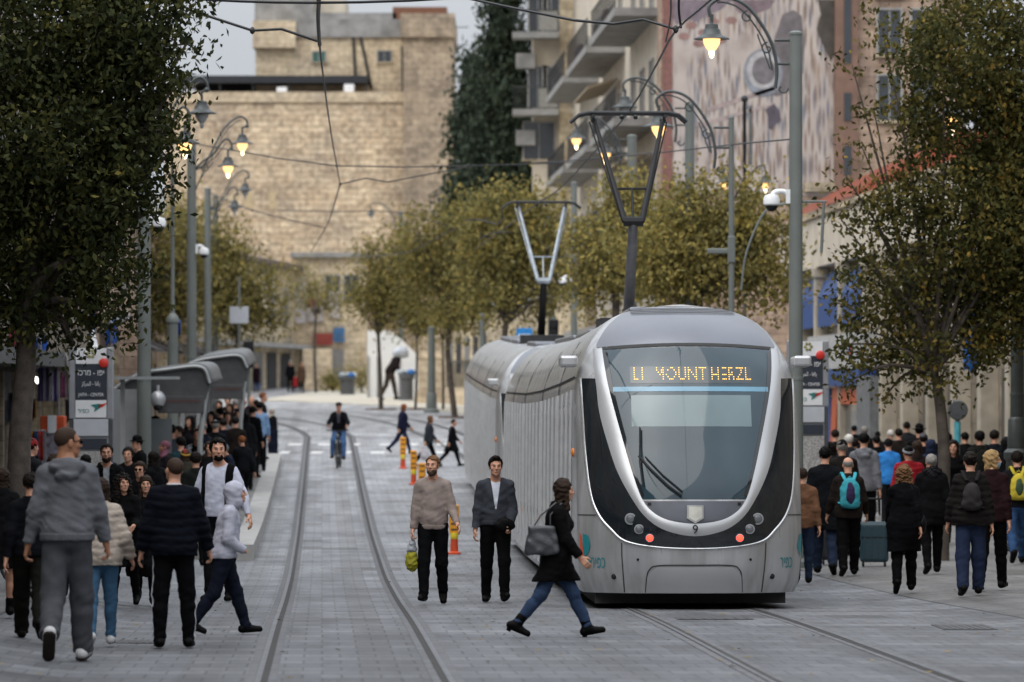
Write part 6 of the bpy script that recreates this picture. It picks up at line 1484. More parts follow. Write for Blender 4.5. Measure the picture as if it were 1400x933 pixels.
# ================================================================ trees
BARK = mat('bark', (.075, .06, .048), .9, var=.4, scale=7, bump=.5)
def leaf_cloud(C, L, W, seed, droop=.45):
    """one small folded blade per centre in C"""
    r_ = np.random.RandomState(seed); n = len(C)
    d = r_.normal(size=(n, 3)); d[:, 2] -= droop*1.5; d /= np.linalg.norm(d, axis=1)[:, None]
    q = r_.normal(size=(n, 3)); s = np.cross(d, q); s /= np.linalg.norm(s, axis=1)[:, None]; up = np.cross(s, d)
    l = L*r_.uniform(.6, 1.25, (n, 1)); w = W*r_.uniform(.7, 1.2, (n, 1))
    V = np.stack([C - d*l*.5, C + s*w*.5 - d*l*.05 + up*w*.15, C + d*l*.5, C - s*w*.5 - d*l*.05 + up*w*.15], 1).reshape(-1, 3)
    return V, np.arange(4*n).reshape(n, 4)
def tree(label, base, lobes, trunk, lm, nleaf, L=.085, W=.042, seed=1, group=None, clump=.16, name='tree', cat='tree', shell=.35, bark=None, twigs=70, droop=.45, pit=False):
    """lobes: (centre, radii, density) in world metres; trunk: (points, radii)"""
    r_ = np.random.RandomState(seed); t = thing(name, label, cat, base, 0, group); b = np.array(base)
    wt = np.array([k[2]*(k[1][0]*k[1][1]*k[1][2])**(2/3) for k in lobes]); wt = wt/wt.sum()
    per = 34; nc = max(8, nleaf//per); cc = []; own = []
    for (c, rd, dn), f in zip(lobes, wt):
        m = max(2, int(nc*f)); u = r_.normal(size=(m, 3)); u /= np.linalg.norm(u, axis=1)[:, None]
        rr = (shell + (1-shell)*r_.uniform(size=(m, 1)))**.7*r_.uniform(.70, 1.32, (m, 1)); cc.append(np.array(c) - b + u*rr*np.array(rd)); own += [len(own)]*0
    P_ = np.concatenate(cc)
    C = np.repeat(P_, per, 0); sg = clump*r_.uniform(.6, 1.5, (len(P_), 1)); C = C + r_.normal(size=C.shape)*np.repeat(sg, per, 0)
    C = C[r_.uniform(size=len(C)) < np.repeat(r_.uniform(.45, 1.0, len(P_)), per)]
    V, Q = leaf_cloud(C, L, W, seed+5, droop)
    tr = MB(); tr.tube([Vector(p) - Vector(base) for p in spline(trunk[0], 4)], list(np.interp(np.linspace(0, 1, 4*(len(trunk[0])-1)+1), np.linspace(0, 1, len(trunk[1])), trunk[1])), 10)
    top = Vector(trunk[0][-1]) - Vector(base); rt0 = trunk[1][-1]
    tk = tr.build('trunk', bark or BARK, t, smooth=True)
    lb = MB()
    for c, rd, dn in lobes:
        e = Vector(c) - Vector(base); mid = top.lerp(e, .5) + Vector((r_.uniform(-.15, .15), r_.uniform(-.15, .15), .12))
        lb.tube(spline([top - Vector((0, 0, .1)), mid, e], 4), list(np.linspace(rt0*.75, rt0*.16, 9)), 6)
    cen = np.array([np.array(c) - b for c, _, _ in lobes])
    for k in r_.choice(len(P_), min(twigs, len(P_)), replace=False):
        p = P_[k]; j = int(np.argmin(((cen-p)**2).sum(1))); a = Vector(cen[j]); e = Vector(p); md_ = a.lerp(e, .5) + Vector(r_.normal(size=3)*.06)
        lb.tube([a, md_, e + (e-a)*.12], [rt0*.14, rt0*.09, rt0*.04], 4, False)
    lb.build('branches', bark or BARK, t, smooth=True)
    raw_mesh('crown', V, Q, lm, t)
    if pit: MB().lathe([(.0, .03), (.55, .03), (.62, .055), (.66, .0)], 18).build('tree_pit', mat('pit_soil', (.09, .055, .04), .95, var=.3), t)
    return t
def lob(px, Y, dep=.8):
    """photo-pixel ellipses at a distance -> lobes with depth"""
    out = []
    for i, q in enumerate(px):
        x, y, a, b_ = q[:4]; dn = q[4] if len(q) > 4 else 1.0; yy = Y + (q[5] if len(q) > 5 else (rng.random()-.5)*1.4*dep)
        k = Y/F; c = pt(x, y, yy); out.append((tuple(c), (a*k, max(.35, min(a, b_)*k*dep), b_*k), dn))
    return out
def tr_pts(px, Y): return [tuple(pt(x, y, Y)) for x, y in px]
LM_DARK = leafmat('leaves_dark_olive', [(.010, .014, .006), (.022, .029, .010), (.042, .050, .015), (.085, .080, .022), (.22, .17, .04)], [0, .3, .6, .85, 1], .2)
LM_GOLD = leafmat('leaves_olive_gold', [(.018, .021, .008), (.042, .046, .015), (.08, .076, .022), (.15, .115, .028), (.32, .19, .04)], [0, .28, .55, .8, 1], .25)
LM_MID = leafmat('leaves_yellow_green', [(.08, .085, .034), (.16, .148, .055), (.25, .21, .07), (.34, .27, .08), (.46, .34, .08)], [0, .25, .5, .78, 1], .3)
LM_FAR = leafmat('leaves_grey_green', [(.075, .078, .036), (.155, .145, .054), (.25, .212, .07), (.36, .28, .085), (.48, .34, .08)], [0, .3, .6, .85, 1], .3)
LM_CYP = leafmat('leaves_cypress', [(.018, .028, .02), (.03, .045, .03), (.045, .06, .038), (.07, .08, .048)], None, .1)
YL = 58.0
bl = g((28-CX)*YL/F, YL)
tree('dense dark leafy street tree at the left edge in front of the shops', bl, lob([(70, 60, 165, 110, 1.3), (60, 190, 165, 120, 1.3), (40, 310, 150, 110, 1.2), (165, 30, 85, 80, 1.1), (178, 140, 62, 78, 1.0), (160, 250, 58, 75, 1.0), (130, 345, 55, 70, 1.0), (70, 415, 75, 48, .9), (140, 425, 28, 40, .7), (245, 6, 40, 22, .8), (215, 75, 42, 45, .7), (222, 178, 25, 22, .5), (-10, 430, 60, 50, 1), (255, 60, 18, 26, .3), (238, 118, 16, 16, .3), (232, 210, 20, 14, .3), (205, 290, 18, 20, .35), (195, 380, 16, 30, .35), (165, 455, 18, 26, .35), (100, 470, 26, 20, .4)], YL, .9),
     ([tuple(bl), *tr_pts([(26, 640), (30, 560), (36, 480), (30, 420)], YL)], [.17, .15, .14, .13, .12]), LM_DARK, 52000, .115, .060, 3, 'street trees', .15, twigs=130)
YR = 71.0; br_ = g((1288-CX)*YR/F, YR)
tree('olive and gold street tree at the right edge with a slim forked trunk', br_, lob([(1345, 60, 100, 90, 1.3), (1290, 90, 70, 70, 1.1), (1350, 190, 100, 90, 1.3), (1262, 190, 52, 55, .8), (1345, 310, 95, 85, 1.2), (1250, 285, 62, 52, 1.0), (1190, 290, 50, 30, .6), (1290, 395, 85, 70, 1.0), (1215, 385, 62, 55, .8), (1370, 420, 60, 80, 1.1), (1195, 455, 55, 48, .55), (1250, 480, 60, 50, .7), (1330, 470, 50, 45, .7), (1165, 520, 32, 38, .35), (1155, 238, 24, 14, .3), (1205, 35, 18, 30, .35), (1195, 150, 26, 24, .35), (1400, 120, 60, 120, 1.2), (1400, 300, 60, 110, 1.2), (1400, 215, 62, 80, 1.6), (1425, 380, 70, 80, 1.4), (1385, 330, 60, 90, 1.4), (1150, 300, 22, 12, .35), (1140, 412, 16, 14, .3), (1150, 470, 18, 22, .3), (1165, 90, 16, 12, .25), (1178, 200, 18, 10, .3), (1172, 350, 26, 18, .4), (1208, 545, 14, 20, .25), (1285, 525, 24, 22, .4)], YR, .85),
     ([tuple(br_), *tr_pts([(1289, 690), (1291, 630), (1288, 580), (1284, 545), (1276, 500)], YR)], [.12, .105, .10, .095, .085, .06]), LM_GOLD, 60000, .115, .062, 11, 'street trees', .15, twigs=170)
def simple_tree(label, x, Y, px, lm, n, L, W, seed, trunk=None, tr=.12, clump=.22, pit=False, dep=.8, twigs=50, shell=.35):
    X = (x-CX)*Y/F; b = g(X, Y); ymin = max(q[1] for q in px)
    rs_ = random.Random(seed*3); tp = tr_pts(trunk or [(x, ymin+25), (x, ymin)], Y)
    return tree(label, b, lob([q_ for p_ in px for q_ in [p_] + [(p_[0] + rs_.uniform(-1.2, 1.2)*p_[2], p_[1] + rs_.uniform(-1.2, .8)*p_[3], p_[2]*.38, p_[3]*.3, .7) for _ in range(2)]], Y, dep), ([tuple(b)] + tp, [tr, tr*.85, tr*.7]), lm, n, L, W, seed, 'street trees', clump, pit=pit, twigs=twigs, shell=shell)
simple_tree('yellow-green tree right behind the front pantograph mast', 955, 98, [(945, 330, 75, 62, 1.1), (1010, 345, 62, 58), (900, 350, 60, 50), (965, 272, 55, 36, .8), (1035, 300, 42, 46, .8), (1050, 380, 38, 42, .9), (960, 395, 80, 40)], LM_MID, 20000, .14, .08, 21, clump=.24)
simple_tree('yellow-green tree between the two pantographs', 842, 118, [(835, 340, 55, 52), (870, 300, 50, 48), (815, 385, 40, 36), (880, 370, 50, 42), (850, 262, 40, 22, .6), (905, 320, 40, 46)], LM_MID, 15000, .15, .085, 22, clump=.26)
simple_tree('large green tree with yellowing top behind the rear pantograph', 690, 150, [(700, 330, 62, 52, 1.2), (735, 300, 48, 40), (668, 300, 45, 36, .9), (725, 385, 52, 48, 1.1), (672, 390, 48, 42, 1.1), (700, 275, 40, 22, .7), (765, 370, 26, 46, .8)], LM_FAR, 17000, .19, .10, 23, trunk=[(690, 470), (692, 440)], tr=.13, clump=.33)
simple_tree('broad green tree left of the rear pantograph', 622, 168, [(620, 350, 52, 48, 1.1), (588, 385, 42, 42), (650, 385, 40, 46), (610, 300, 38, 28, .7), (640, 425, 38, 30), (575, 335, 30, 30, .7)], LM_FAR, 13000, .20, .10, 24, trunk=[(612, 480), (618, 440)], tr=.12, clump=.36, pit=True)
simple_tree('young yellowish tree on the pale plaza with a slim trunk', 521, 182, [(525, 390, 38, 34), (555, 375, 34, 34), (500, 410, 28, 24, .8), (540, 430, 34, 24, .8), (515, 350, 30, 26, .6), (548, 335, 30, 22, .5)], LM_FAR, 8500, .19, .10, 25, trunk=[(519, 500), (517, 455)], tr=.10, clump=.34, pit=True)
simple_tree('sapling with thin trunk on the plaza beside the white hoarding', 568, 182, [(572, 440, 22, 20), (560, 420, 18, 16), (590, 430, 18, 18)], LM_FAR, 3000, .16, .08, 26, trunk=[(570, 500), (570, 460)], tr=.06, clump=.3, pit=True, twigs=20)
simple_tree('sapling with thin trunk beside the stone gate pillars', 606, 180, [(608, 440, 20, 22), (618, 420, 20, 18)], LM_FAR, 2600, .16, .08, 27, trunk=[(606, 505), (605, 465)], tr=.06, clump=.3, pit=True, twigs=20)
simple_tree('bushy olive tree behind the left lamp posts', 325, 165, [(308, 350, 30, 34), (340, 395, 34, 30), (296, 325, 22, 24, .6), (318, 428, 38, 28), (368, 432, 26, 18, .7), (285, 385, 26, 38)], LM_FAR, 10500, .20, .10, 28, clump=.36)
simple_tree('dull green tree seen between the left lamp posts', 240, 150, [(235, 360, 38, 60), (262, 420, 34, 40), (215, 430, 30, 40), (250, 310, 30, 36, .7)], LM_FAR, 8500, .19, .10, 29, clump=.34)
simple_tree('thin autumn tree in front of the far tan house', 432, 236, [(432, 395, 26, 22, .5), (455, 412, 22, 16, .5), (410, 412, 18, 16, .5)], LM_FAR, 2600, .18, .09, 30, trunk=[(430, 480), (432, 430)], tr=.09, clump=.4)
# cypresses on the right of the stone tower
def cypress(label, x, Y, ytop, ybot, wpx, seed, n):
    k = Y/F; lobes = []; N_ = 9
    for i in range(N_):
        f = i/(N_-1); y = ybot + (ytop-ybot)*f; wv = wpx*(1-f)**.6*.5*(1 if f > .08 else .7) + 5
        for q in range(2 if wv > 14 else 1): lobes.append((tuple(pt(x + rng.uniform(-.35, .35)*wv, y, Y + rng.uniform(-.5, .5))), (wv*k*.85, wv*k*.85, abs(ybot-ytop)*k/N_*.9), 1.0))
    b = g((x-CX)*k, Y)
    return tree(label, b, lobes, ([tuple(b), tuple(pt(x, ybot, Y)), tuple(pt(x, (ybot+ytop)/2, Y))], [.3, .24, .12]), LM_CYP, n, .42, .17, seed, 'cypress trees', .30, 'cypress_tree', 'cypress', .2, None, 20, -.9)
cypress('tall dark cypress beside the balcony apartment house', 690, 216, -75, 330, 112, 41, 26000)
cypress('shorter dark cypress at the left of the tall one', 650, 222, 70, 330, 84, 42, 18000)
# the street goes on with trees beside and behind the photographer
for i, (x_, y_) in enumerate(((-6.6, 19), (8.4, 24), (-6.4, -9), (8.6, -12))):
    b = g(x_, y_); lb = [((x_ + dx, y_ + dy, b.z + dz), (r1, r1, r2), 1.0) for dx, dy, dz, r1, r2 in ((0, 0, 5.2, 2.2, 1.8), (-.9, 1.2, 4.2, 1.7, 1.3), (1.0, -1.0, 4.4, 1.6, 1.3), (.3, .8, 6.6, 1.5, 1.1))]
    tree(('leafy street tree on the left pavement beside the photographer', 'leafy street tree on the right pavement ahead of the photographer', 'leafy street tree on the left pavement behind the photographer', 'leafy street tree on the right pavement behind the photographer')[i], b, lb, ([tuple(b), (x_, y_, b.z+1.5), (x_, y_, b.z+3.2)], [.16, .13, .11]), LM_DARK, 9000, .22, .13, 90+i, 'street trees', .3, twigs=20)
def shrub(label, x, yb, w_, h_, seed, lm=LM_FAR):
    p = ground(x, yb); t = thing('shrub', label, 'shrub', p, 0, 'shrubs'); r_ = np.random.RandomState(seed)
    C = r_.normal(size=(700, 3))*np.array([w_*.4, w_*.4, h_*.28]) + np.array([0, 0, h_*.5]); C = C[C[:, 2] > .05]; V, Q = leaf_cloud(C, .2, .09, seed, -.2)
    st = MB()
    for k in range(6): st.tube([(0, 0, 0), (r_.uniform(-.3, .3)*w_, r_.uniform(-.3, .3)*w_, h_*.7)], [.03, .01], 5)
    st.build('stems', BARK, t); raw_mesh('foliage', V, Q, lm, t)
shrub('dark green shrub beside the overflowing bin', 494, 539, 1.3, 1.7, 51); shrub('low shrub left of the white hoarding', 455, 537, .8, 1.1, 52)
# a few fallen leaves on the near paving
r_ = np.random.RandomState(77); n = 260
X_ = r_.uniform(-4.2, 6, n); Y_ = r_.uniform(33, 75, n); keep = (np.abs(X_-cl(Y_)) > 1.2) | (r_.uniform(size=n) < .2); X_, Y_ = X_[keep], Y_[keep]
C = np.stack([X_, Y_, zg(X_, Y_)+.014], 1); a = r_.uniform(0, 6.28, len(C)); d = np.stack([np.cos(a), np.sin(a), 0*a], 1); s_ = np.stack([-np.sin(a), np.cos(a), 0*a], 1); l = r_.uniform(.02, .05, (len(C), 1))
V = np.stack([C-d*l, C+s_*l*.5 + [0, 0, .008], C+d*l, C-s_*l*.5], 1).reshape(-1, 3)
tag(raw_mesh('fallen_leaves', V, np.arange(len(V)).reshape(-1, 4), leafmat('leaves_fallen', [(.10, .07, .03), (.2, .14, .05), (.3, .22, .09)], None, .05)), kind='stuff')
# ================================================================ buildings
PANE = glass('window_glass', (.03, .035, .04), .12); PANEL_ = mat('shutter_grey', (.16, .16, .155), .6); WFR = mat('window_frame_paint', (.30, .29, .27), .6)
STONE_P = stone('pink_limestone', srgb('#a08a7a'), srgb('#b6a090'), srgb('#7d6d61'), .7, .32, dirt=.3)
STONE_C = stone('cream_limestone', srgb('#b6a78e'), srgb('#ccbfa8'), srgb('#968a76'), .6, .3, dirt=.45)
STONE_Y = stone('warm_far_stone', srgb('#c4af96'), srgb('#dccab0'), srgb('#a08c76'), .78, .34, dirt=.36, var=.42, mortar=.02)
STONE_Y2 = stone('pale_far_stone', srgb('#c2b199'), srgb('#d8c8ae'), srgb('#a5937c'), .7, .34, dirt=.3, var=.3)
PLASTER = mat('cream_plaster', srgb('#bdb3a2'), .9, var=.16, scale=1.2, bump=.15); CONC = mat('grey_concrete', (.24, .235, .225), .9, var=.3, scale=1.5, bump=.2)
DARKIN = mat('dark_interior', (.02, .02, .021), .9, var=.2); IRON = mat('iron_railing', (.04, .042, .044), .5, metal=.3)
def house(name, label, A, B, z0, cat='building'):
    """local x runs along the front from A to B, the front faces local -y"""
    A, B = Vector((A[0], A[1], 0)), Vector((B[0], B[1], 0)); d = B-A
    t = thing(name, label, cat, (A.x, A.y, z0), math.atan2(d.y, d.x)); return t, d.length
def win(t, x, z, w_, h, arch=False, fm=None, pane=None, sill=True, bars=2, y=0.0):
    f = MB(); e = .07
    f.span((x-w_/2-e, y-.07, z), (x-w_/2, y+.02, z+h)); f.span((x+w_/2, y-.07, z), (x+w_/2+e, y+.02, z+h)); f.span((x-w_/2-e, y-.071, z+h), (x+w_/2+e, y+.02, z+h+e))
    for k in range(1, bars): f.span((x-w_/2+w_*k/bars-.02, y-.05, z), (x-w_/2+w_*k/bars+.02, y-.02, z+h))
    o = f.build('window', fm or WFR, t); MB().span((x-w_/2, y-.025, z), (x+w_/2, y-.005, z+h)).build('pane', pane or PANE, o)
    if sill: MB().span((x-w_/2-.12, y-.14, z-.09), (x+w_/2+.12, y+.02, z-.002)).build('sill', STONE_C, o)
    return o
def px2(t_, Y, x, y):                            # photo pixel on a camera-facing front at distance Y -> local (x, z)
    p = pt(x, y, Y); return p.x - t_.location.x, p.z - t_.location.z
# ---- the big blank stone wall and tower across the end of the street
Y0 = 270.0; A = pt(225, 500, Y0); B = pt(563, 500, Y0); t, W = house('stone_building', 'large blank sandstone building with a flat-roofed tower closing the street', A, B, float(zg(A.x, Y0))-1)
q = lambda x, y: px2(t, Y0, x, y)
def bx(nm, x0, y0_, x1, y1, d0, d1, m, par=None, bev=0): a, b = q(x0, y0_), q(x1, y1); return MB().span((a[0], d0, a[1]), (b[0], d1, b[1])).build(nm, m, par or t, bevel=bev)
za = q(0, 134)[1]; MB().span((0, 0, 0), (W, 14, za)).build('main_wall', STONE_Y, t)
bx('parapet', 225, 140, 563.5, 126, -.15, .6, STONE_Y2); 
bx('tower_wall', 346, 140, 556, 28, 2.5, 14, STONE_Y2); bx('tower_wall', 343, 62, 402, 25, 1.9, 13, STONE_Y2); bx('tower_wall', 402, 47, 548, 22, 2.3, 13, CONC)
STONE_G = stone('grey_tower_stone', srgb('#a39380'), srgb('#b8a792'), srgb('#85776a'), .7, .34, dirt=.45, var=.3); bx('stair_tower', 552, 560, 620, 52, -1.0, 12, STONE_G); bx('stair_tower_cap', 548, 53, 622, 21, -1.4, 12.3, STONE_G)
bx('rooftop_room', 343, 26, 425, -20, 4, 12, CONC); bx('rooftop_room', 400, 24, 468, -12, 5, 11, PLASTER); bx('rooftop_shed', 535, 21, 610, 4, 3, 10, mat('rust_roof', (.16, .07, .04), .8)); bx('roof_step', 420, 24, 540, 12, 3, 10, CONC)
o = bx('canopy_roof', 236, 113, 502, 103, .3, 6.5, mat('canopy_black', (.012, .014, .018), .6)); bx('canopy_back', 262, 134, 496, 113, 3.2, 3.5, DARKIN, o)
for x in (300, 345, 395, 445, 500): bx('canopy_post', x-1, 134, x+1, 113, .5, .7, DARKMETAL, o)
for x, y, w_, h_ in ((324, 139, 15, 12), (378, 138, 14, 19), (470, 137, 14, 22), (398, 138, 8, 6), (520, 137, 5, 12)): bx('roof_tank', x, y, x+w_, y-h_, .2, 1.0, WHITE, None, .05)
for x, y, w_, h_, pn in ((425, 81, 17, 14, glass('green_glass', (.03, .09, .07), .2)), (515, 81, 18, 15, PANE)):
    a, b = q(x, y), q(x+w_, y-h_); win(t, (a[0]+b[0])/2, a[1], b[0]-a[0], b[1]-a[1], pane=pn, y=2.49)
for x0, y0_, x1, y1 in ((491, 46, 506, 118), (481, 46, 484, 105), (549, 60, 550, 142)): a, b = q(x0, y0_), q(x1, y1); MB().tube([(a[0], 2.4, a[1]), (b[0], 2.4, b[1])], .09, 6).build('drainpipe', DARKMETAL, t)
for y in (32, 57, 75, 98): a = q(620, y); MB().tube([(a[0], 3, a[1]), (a[0]+.9, 3, a[1])], .03, 5).build('antenna', DARKMETAL, t)
for k in range(7):                               # faded painted letters low on the wall are only patches of pale wash
    a = q(300 + k*17, 285); MB().span((a[0], -.012, a[1]), (a[0]+.3 + .1*(k % 3), -.003, a[1]+1.0)).build('pale_patch', mat('pale_wash', srgb('#b9a684'), .95, var=.2), t) if k in (1, 2, 4) else None
# ---- tan house and low fronts at the left of the bend
Y1 = 264.0; A = pt(404, 520, Y1); B = pt(500, 520, Y1); t, W = house('tan_house', 'tan stone house with a dark eaves line below the big blank wall', A, B, float(zg(A.x, Y1))-.5)
q = lambda x, y: px2(t, Y1, x, y)
ze = q(0, 352)[1]; MB().span((0, 0, 0), (W, 8, ze)).build('wall', STONE_Y2, t); MB().span((-.3, -.4, ze), (W+.3, 8.2, ze+.28)).build('eaves', CONC, t)
for x, y in ((455, 412), (480, 412)): a = q(x, y); win(t, a[0], a[1], .8, 1.5)
for i, (x, y, w_, h_, c) in enumerate(((404, 442, 14, 62, '#b3aeb0'), (420, 440, 22, 20, '#a9a2a2'), (450, 435, 14, 36, '#b0a8a6'), (420, 420, 11, 12, '#9c3c62'), (428, 472, 27, 16, '#8a3a30'), (456, 468, 15, 20, '#3a6690'))):
    a = q(x, y); b = q(x+w_, y-h_); MB().span((a[0], -.16-.02*i, a[1]), (b[0], -.10-.02*i, b[1])).build('sign_banner', mat('banner_%d' % i, srgb(c), .7, var=.25, scale=2), t)
a = q(404, 525); b = q(470, 478); MB().span((a[0]+.3, -.08, 0), (b[0], -.02, b[1])).build('shop_front', mat('grey_shutter', (.20, .19, .18), .7, var=.2, scale=3), t)
A = Vector((-17.6, 214, 0)); B = Vector(((404-CX)*Y1/F, Y1, 0)); t, W = house('side_house', 'two-storey stone house with shop openings along the bend behind the lamp posts', A, B, float(zg(A.x, 225))-.6)
MB().span((0, 0, 0), (W, 8, 7.9)).build('wall', STONE_C, t); MB().span((-.2, -.5, 7.9), (W+.2, 8, 8.2)).build('roof_slab', mat('roof_brown', (.10, .075, .06), .8), t); MB().span((0, -1.0, 3.25), (W, .1, 3.5)).build('canopy', CONC, t)
for k in range(9):
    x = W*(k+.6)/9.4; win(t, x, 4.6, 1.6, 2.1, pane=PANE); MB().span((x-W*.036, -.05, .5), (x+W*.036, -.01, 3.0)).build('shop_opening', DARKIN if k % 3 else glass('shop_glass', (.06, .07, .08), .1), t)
p = g((434-CX)*246/F, 246); t = thing('stone_block', 'pale stone block wall standing on the plaza beside two people', 'wall', p); MB().box((0, 0, 1.15), (1.6, .8, 2.3)).build('block', STONE_Y2, t, bevel=.05)
# white hoarding, stone gate pillars, railings
Yh = 214; p = pt(532, 530, Yh); t = thing('hoarding', 'white site hoarding sheet beside the stone gate up the hill', 'hoarding', (p.x, Yh, float(zg(p.x, Yh))))
z1 = EYE-(452-HY)*Yh/F - t.location.z; z2 = EYE-(470-HY)*Yh/F - t.location.z
MB().prism([(-1.05, 0), (1.5, 0), (1.5, z2-.7), (.6, z2+.2), (0, z1), (-1.05, z1)], 0, .06, 'y').build('sheet', mat('white_sheet', (.66, .66, .65), .7, var=.08, scale=1), t)
for x in (-1.0, -.55, .5, 1.45): MB().span((x-.04, -.08, 0), (x+.04, -.005, z2-.6)).build('upright', CONC, t)
Yp = 196
for i, x in enumerate((579, 597)):
    p = pt(x, 535, Yp); t = thing('gate_pillar', ('stone gate pillar with moulded cap nearest the white hoarding', 'stone gate pillar with moulded cap nearest the railings')[i], 'gate pillar', (p.x, Yp, float(zg(p.x, Yp)))); z1 = EYE-(430-HY)*Yp/F - t.location.z
    MB().box((0, 0, z1/2), (.44, .44, z1)).box((0, 0, .3), (.60, .60, .6)).box((0, 0, z1*.52), (.56, .56, .14)).build('shaft', STONE_Y2, t, bevel=.02); MB().box((0, 0, z1+.1), (.66, .66, .2)).build('cap', STONE_Y2, t, bevel=.04)
p0, p1 = pt(604, 520, 194), pt(668, 520, 186); t = thing('railing', 'dark iron railing on a low stone wall behind the rear of the tram', 'fence', (p0.x, p0.y, float(zg(p0.x, p0.y))), math.atan2(p1.y-p0.y, p1.x-p0.x)); W = (p1-p0).length + 4
MB().span((0, 0, 0), (W, .4, .75)).build('low_wall', STONE_Y2, t); r2 = MB()
for k in range(int(W/.14)): r2.tube([(k*.14, .2, .75), (k*.14, .2, 1.9)], .012, 4)
r2.tube([(0, .2, 1.85), (W, .2, 1.85)], .025, 6).build('bars', IRON, t)
t, W = house('garden_wall', 'pale stone wall and house front behind the trees right of the gate', pt(606, 500, 214), pt(800, 500, 190), 1.0); MB().span((0, 0, -1), (W, 1, 4.2)).build('wall', STONE_C, t)
for k in range(5): MB().span((1+k*1.6, -.03, 1.2), (1.9+k*1.6, -.005, 2.9)).build('opening', DARKIN if k % 2 else PANEL_, t)
# ---- apartment house with balconies
Yb = 207.0; A = pt(702, 300, Yb); Bc = pt(785, 300, Yb); z0 = float(zg(A.x, Yb)) - .5
t, W = house('apartment_building', 'cream apartment house with stacked balconies and receding street front', A, Bc, z0); q = lambda x, y: px2(t, Yb, x, y)
zt = q(0, -60)[1]; MB().span((.9, 0, 0), (W*.76, 11, zt)).build('end_wall', PLASTER, t); MB().span((W*.755, -.35, 0), (W, 2.0, zt)).build('corner_pier', STONE_C, t)
for ys in (55, 160, -50):
    zs_ = q(0, ys)[1]; MB().prism([(-.05, -1.3), (W*.74, -1.3), (W*.74, 0.2), (-.05, 0.2)], zs_, zs_+.28, 'z').build('balcony_slab', CONC, t, bevel=.02)
    rl = MB(); n = 16
    for k in range(n+1): x = W*.72*k/n; rl.tube([(x, -1.24, zs_+.28), (x, -1.24, zs_+1.3)], .018, 4)
    rl.tube([(0, -1.24, zs_+1.3), (W*.72, -1.24, zs_+1.3)], .03, 6); b_ = rl.build('balcony_railing', IRON, t); MB().span((W*.42, -1.22, zs_+.35), (W*.72, -1.20, zs_+1.25)).build('railing_cloth', cloth('#a7a59d'), b_)
    win(t, W*.40, zs_+.4, .8, 1.9, sill=False); win(t, W*.62, zs_+.4, .7, 1.9, sill=False)
    MB().box((W*.20, -.3, zs_-1.0), (.9, .5, .7)).build('cooling_unit', CONC, t, bevel=.03)
a = q(737, 218); win(t, a[0], a[1], 1.4, 1.7)
# the street front, running towards us
S0 = Vector((Bc.x, Yb, 0)); S1 = Vector(((905-CX)*152/F, 152, 0)); L_ = (S1-S0).length; d_ = (S1-S0).normalized()
ang = math.atan2(d_.y, d_.x) - t.rotation_euler.z
G_ = bpy.data.objects.new('street_front', None); col.objects.link(G_); G_.parent = t; G_.location = (W, 0, 0); G_.rotation_euler = (0, 0, ang)
me_ = MB().span((0, .02, 0), (L_, 9, zt)).build('front_wall', PLASTER, G_)
for fz in (6.4, 10.2, 14.0):
    for k in range(3):
        x0, x1 = L_*(.08+.31*k), L_*(.08+.31*k)+L_*.26
        sl_ = MB().span((x0, -1.5, fz), (x1, .1, fz+.28)).build('balcony_slab', CONC, G_); rl = MB(); n = 22
        for j in range(n+1): x = x0 + (x1-x0)*j/n; rl.tube([(x, -1.44, fz+.28), (x, -1.44, fz+1.3)], .02, 4)
        rl.tube([(x0, -1.44, fz+1.3), (x1, -1.44, fz+1.3)], .03, 6); rl.build('balcony_railing', IRON, sl_)
        if (k + int(fz)) % 2: MB().span((x0+.4, -1.42, fz+.3), (x0+4.2, -1.40, fz+1.25)).build('balcony_screen', mat('screen_tan', (.34, .24, .14), .8), sl_)
        if (k, fz) in ((1, 10.2), (2, 6.4)): MB().prism([(-.1, fz+3.0), (-1.3, fz+2.65), (-1.3, fz+2.58), (-.1, fz+2.92)], x0+2, x1-2.5, 'x').build('awning', mat('awning_tan', srgb('#9b8a72'), .8, var=.2), sl_)
        for j in range(3): win(G_, x0 + (x1-x0)*(j+.5)/3, fz+.4, 1.5, 2.0, sill=False)
        for j in range(3): MB().ball((x0+1+j*2.3, -1.2, fz+.62), (.3, .22, .36), 8, 6).build('balcony_pot', cloth(('#4d4a46', '#8b8a88', '#5b3a2c')[j]), sl_)
MB().span((0, -1.2, 3.2), (L_, .1, 3.5)).build('street_canopy', CONC, G_)
for k in range(8): MB().span((L_*k/8+.5, -.04, .5), (L_*(k+1)/8-.5, -.01, 3.1)).build('shop_opening', DARKIN, G_)
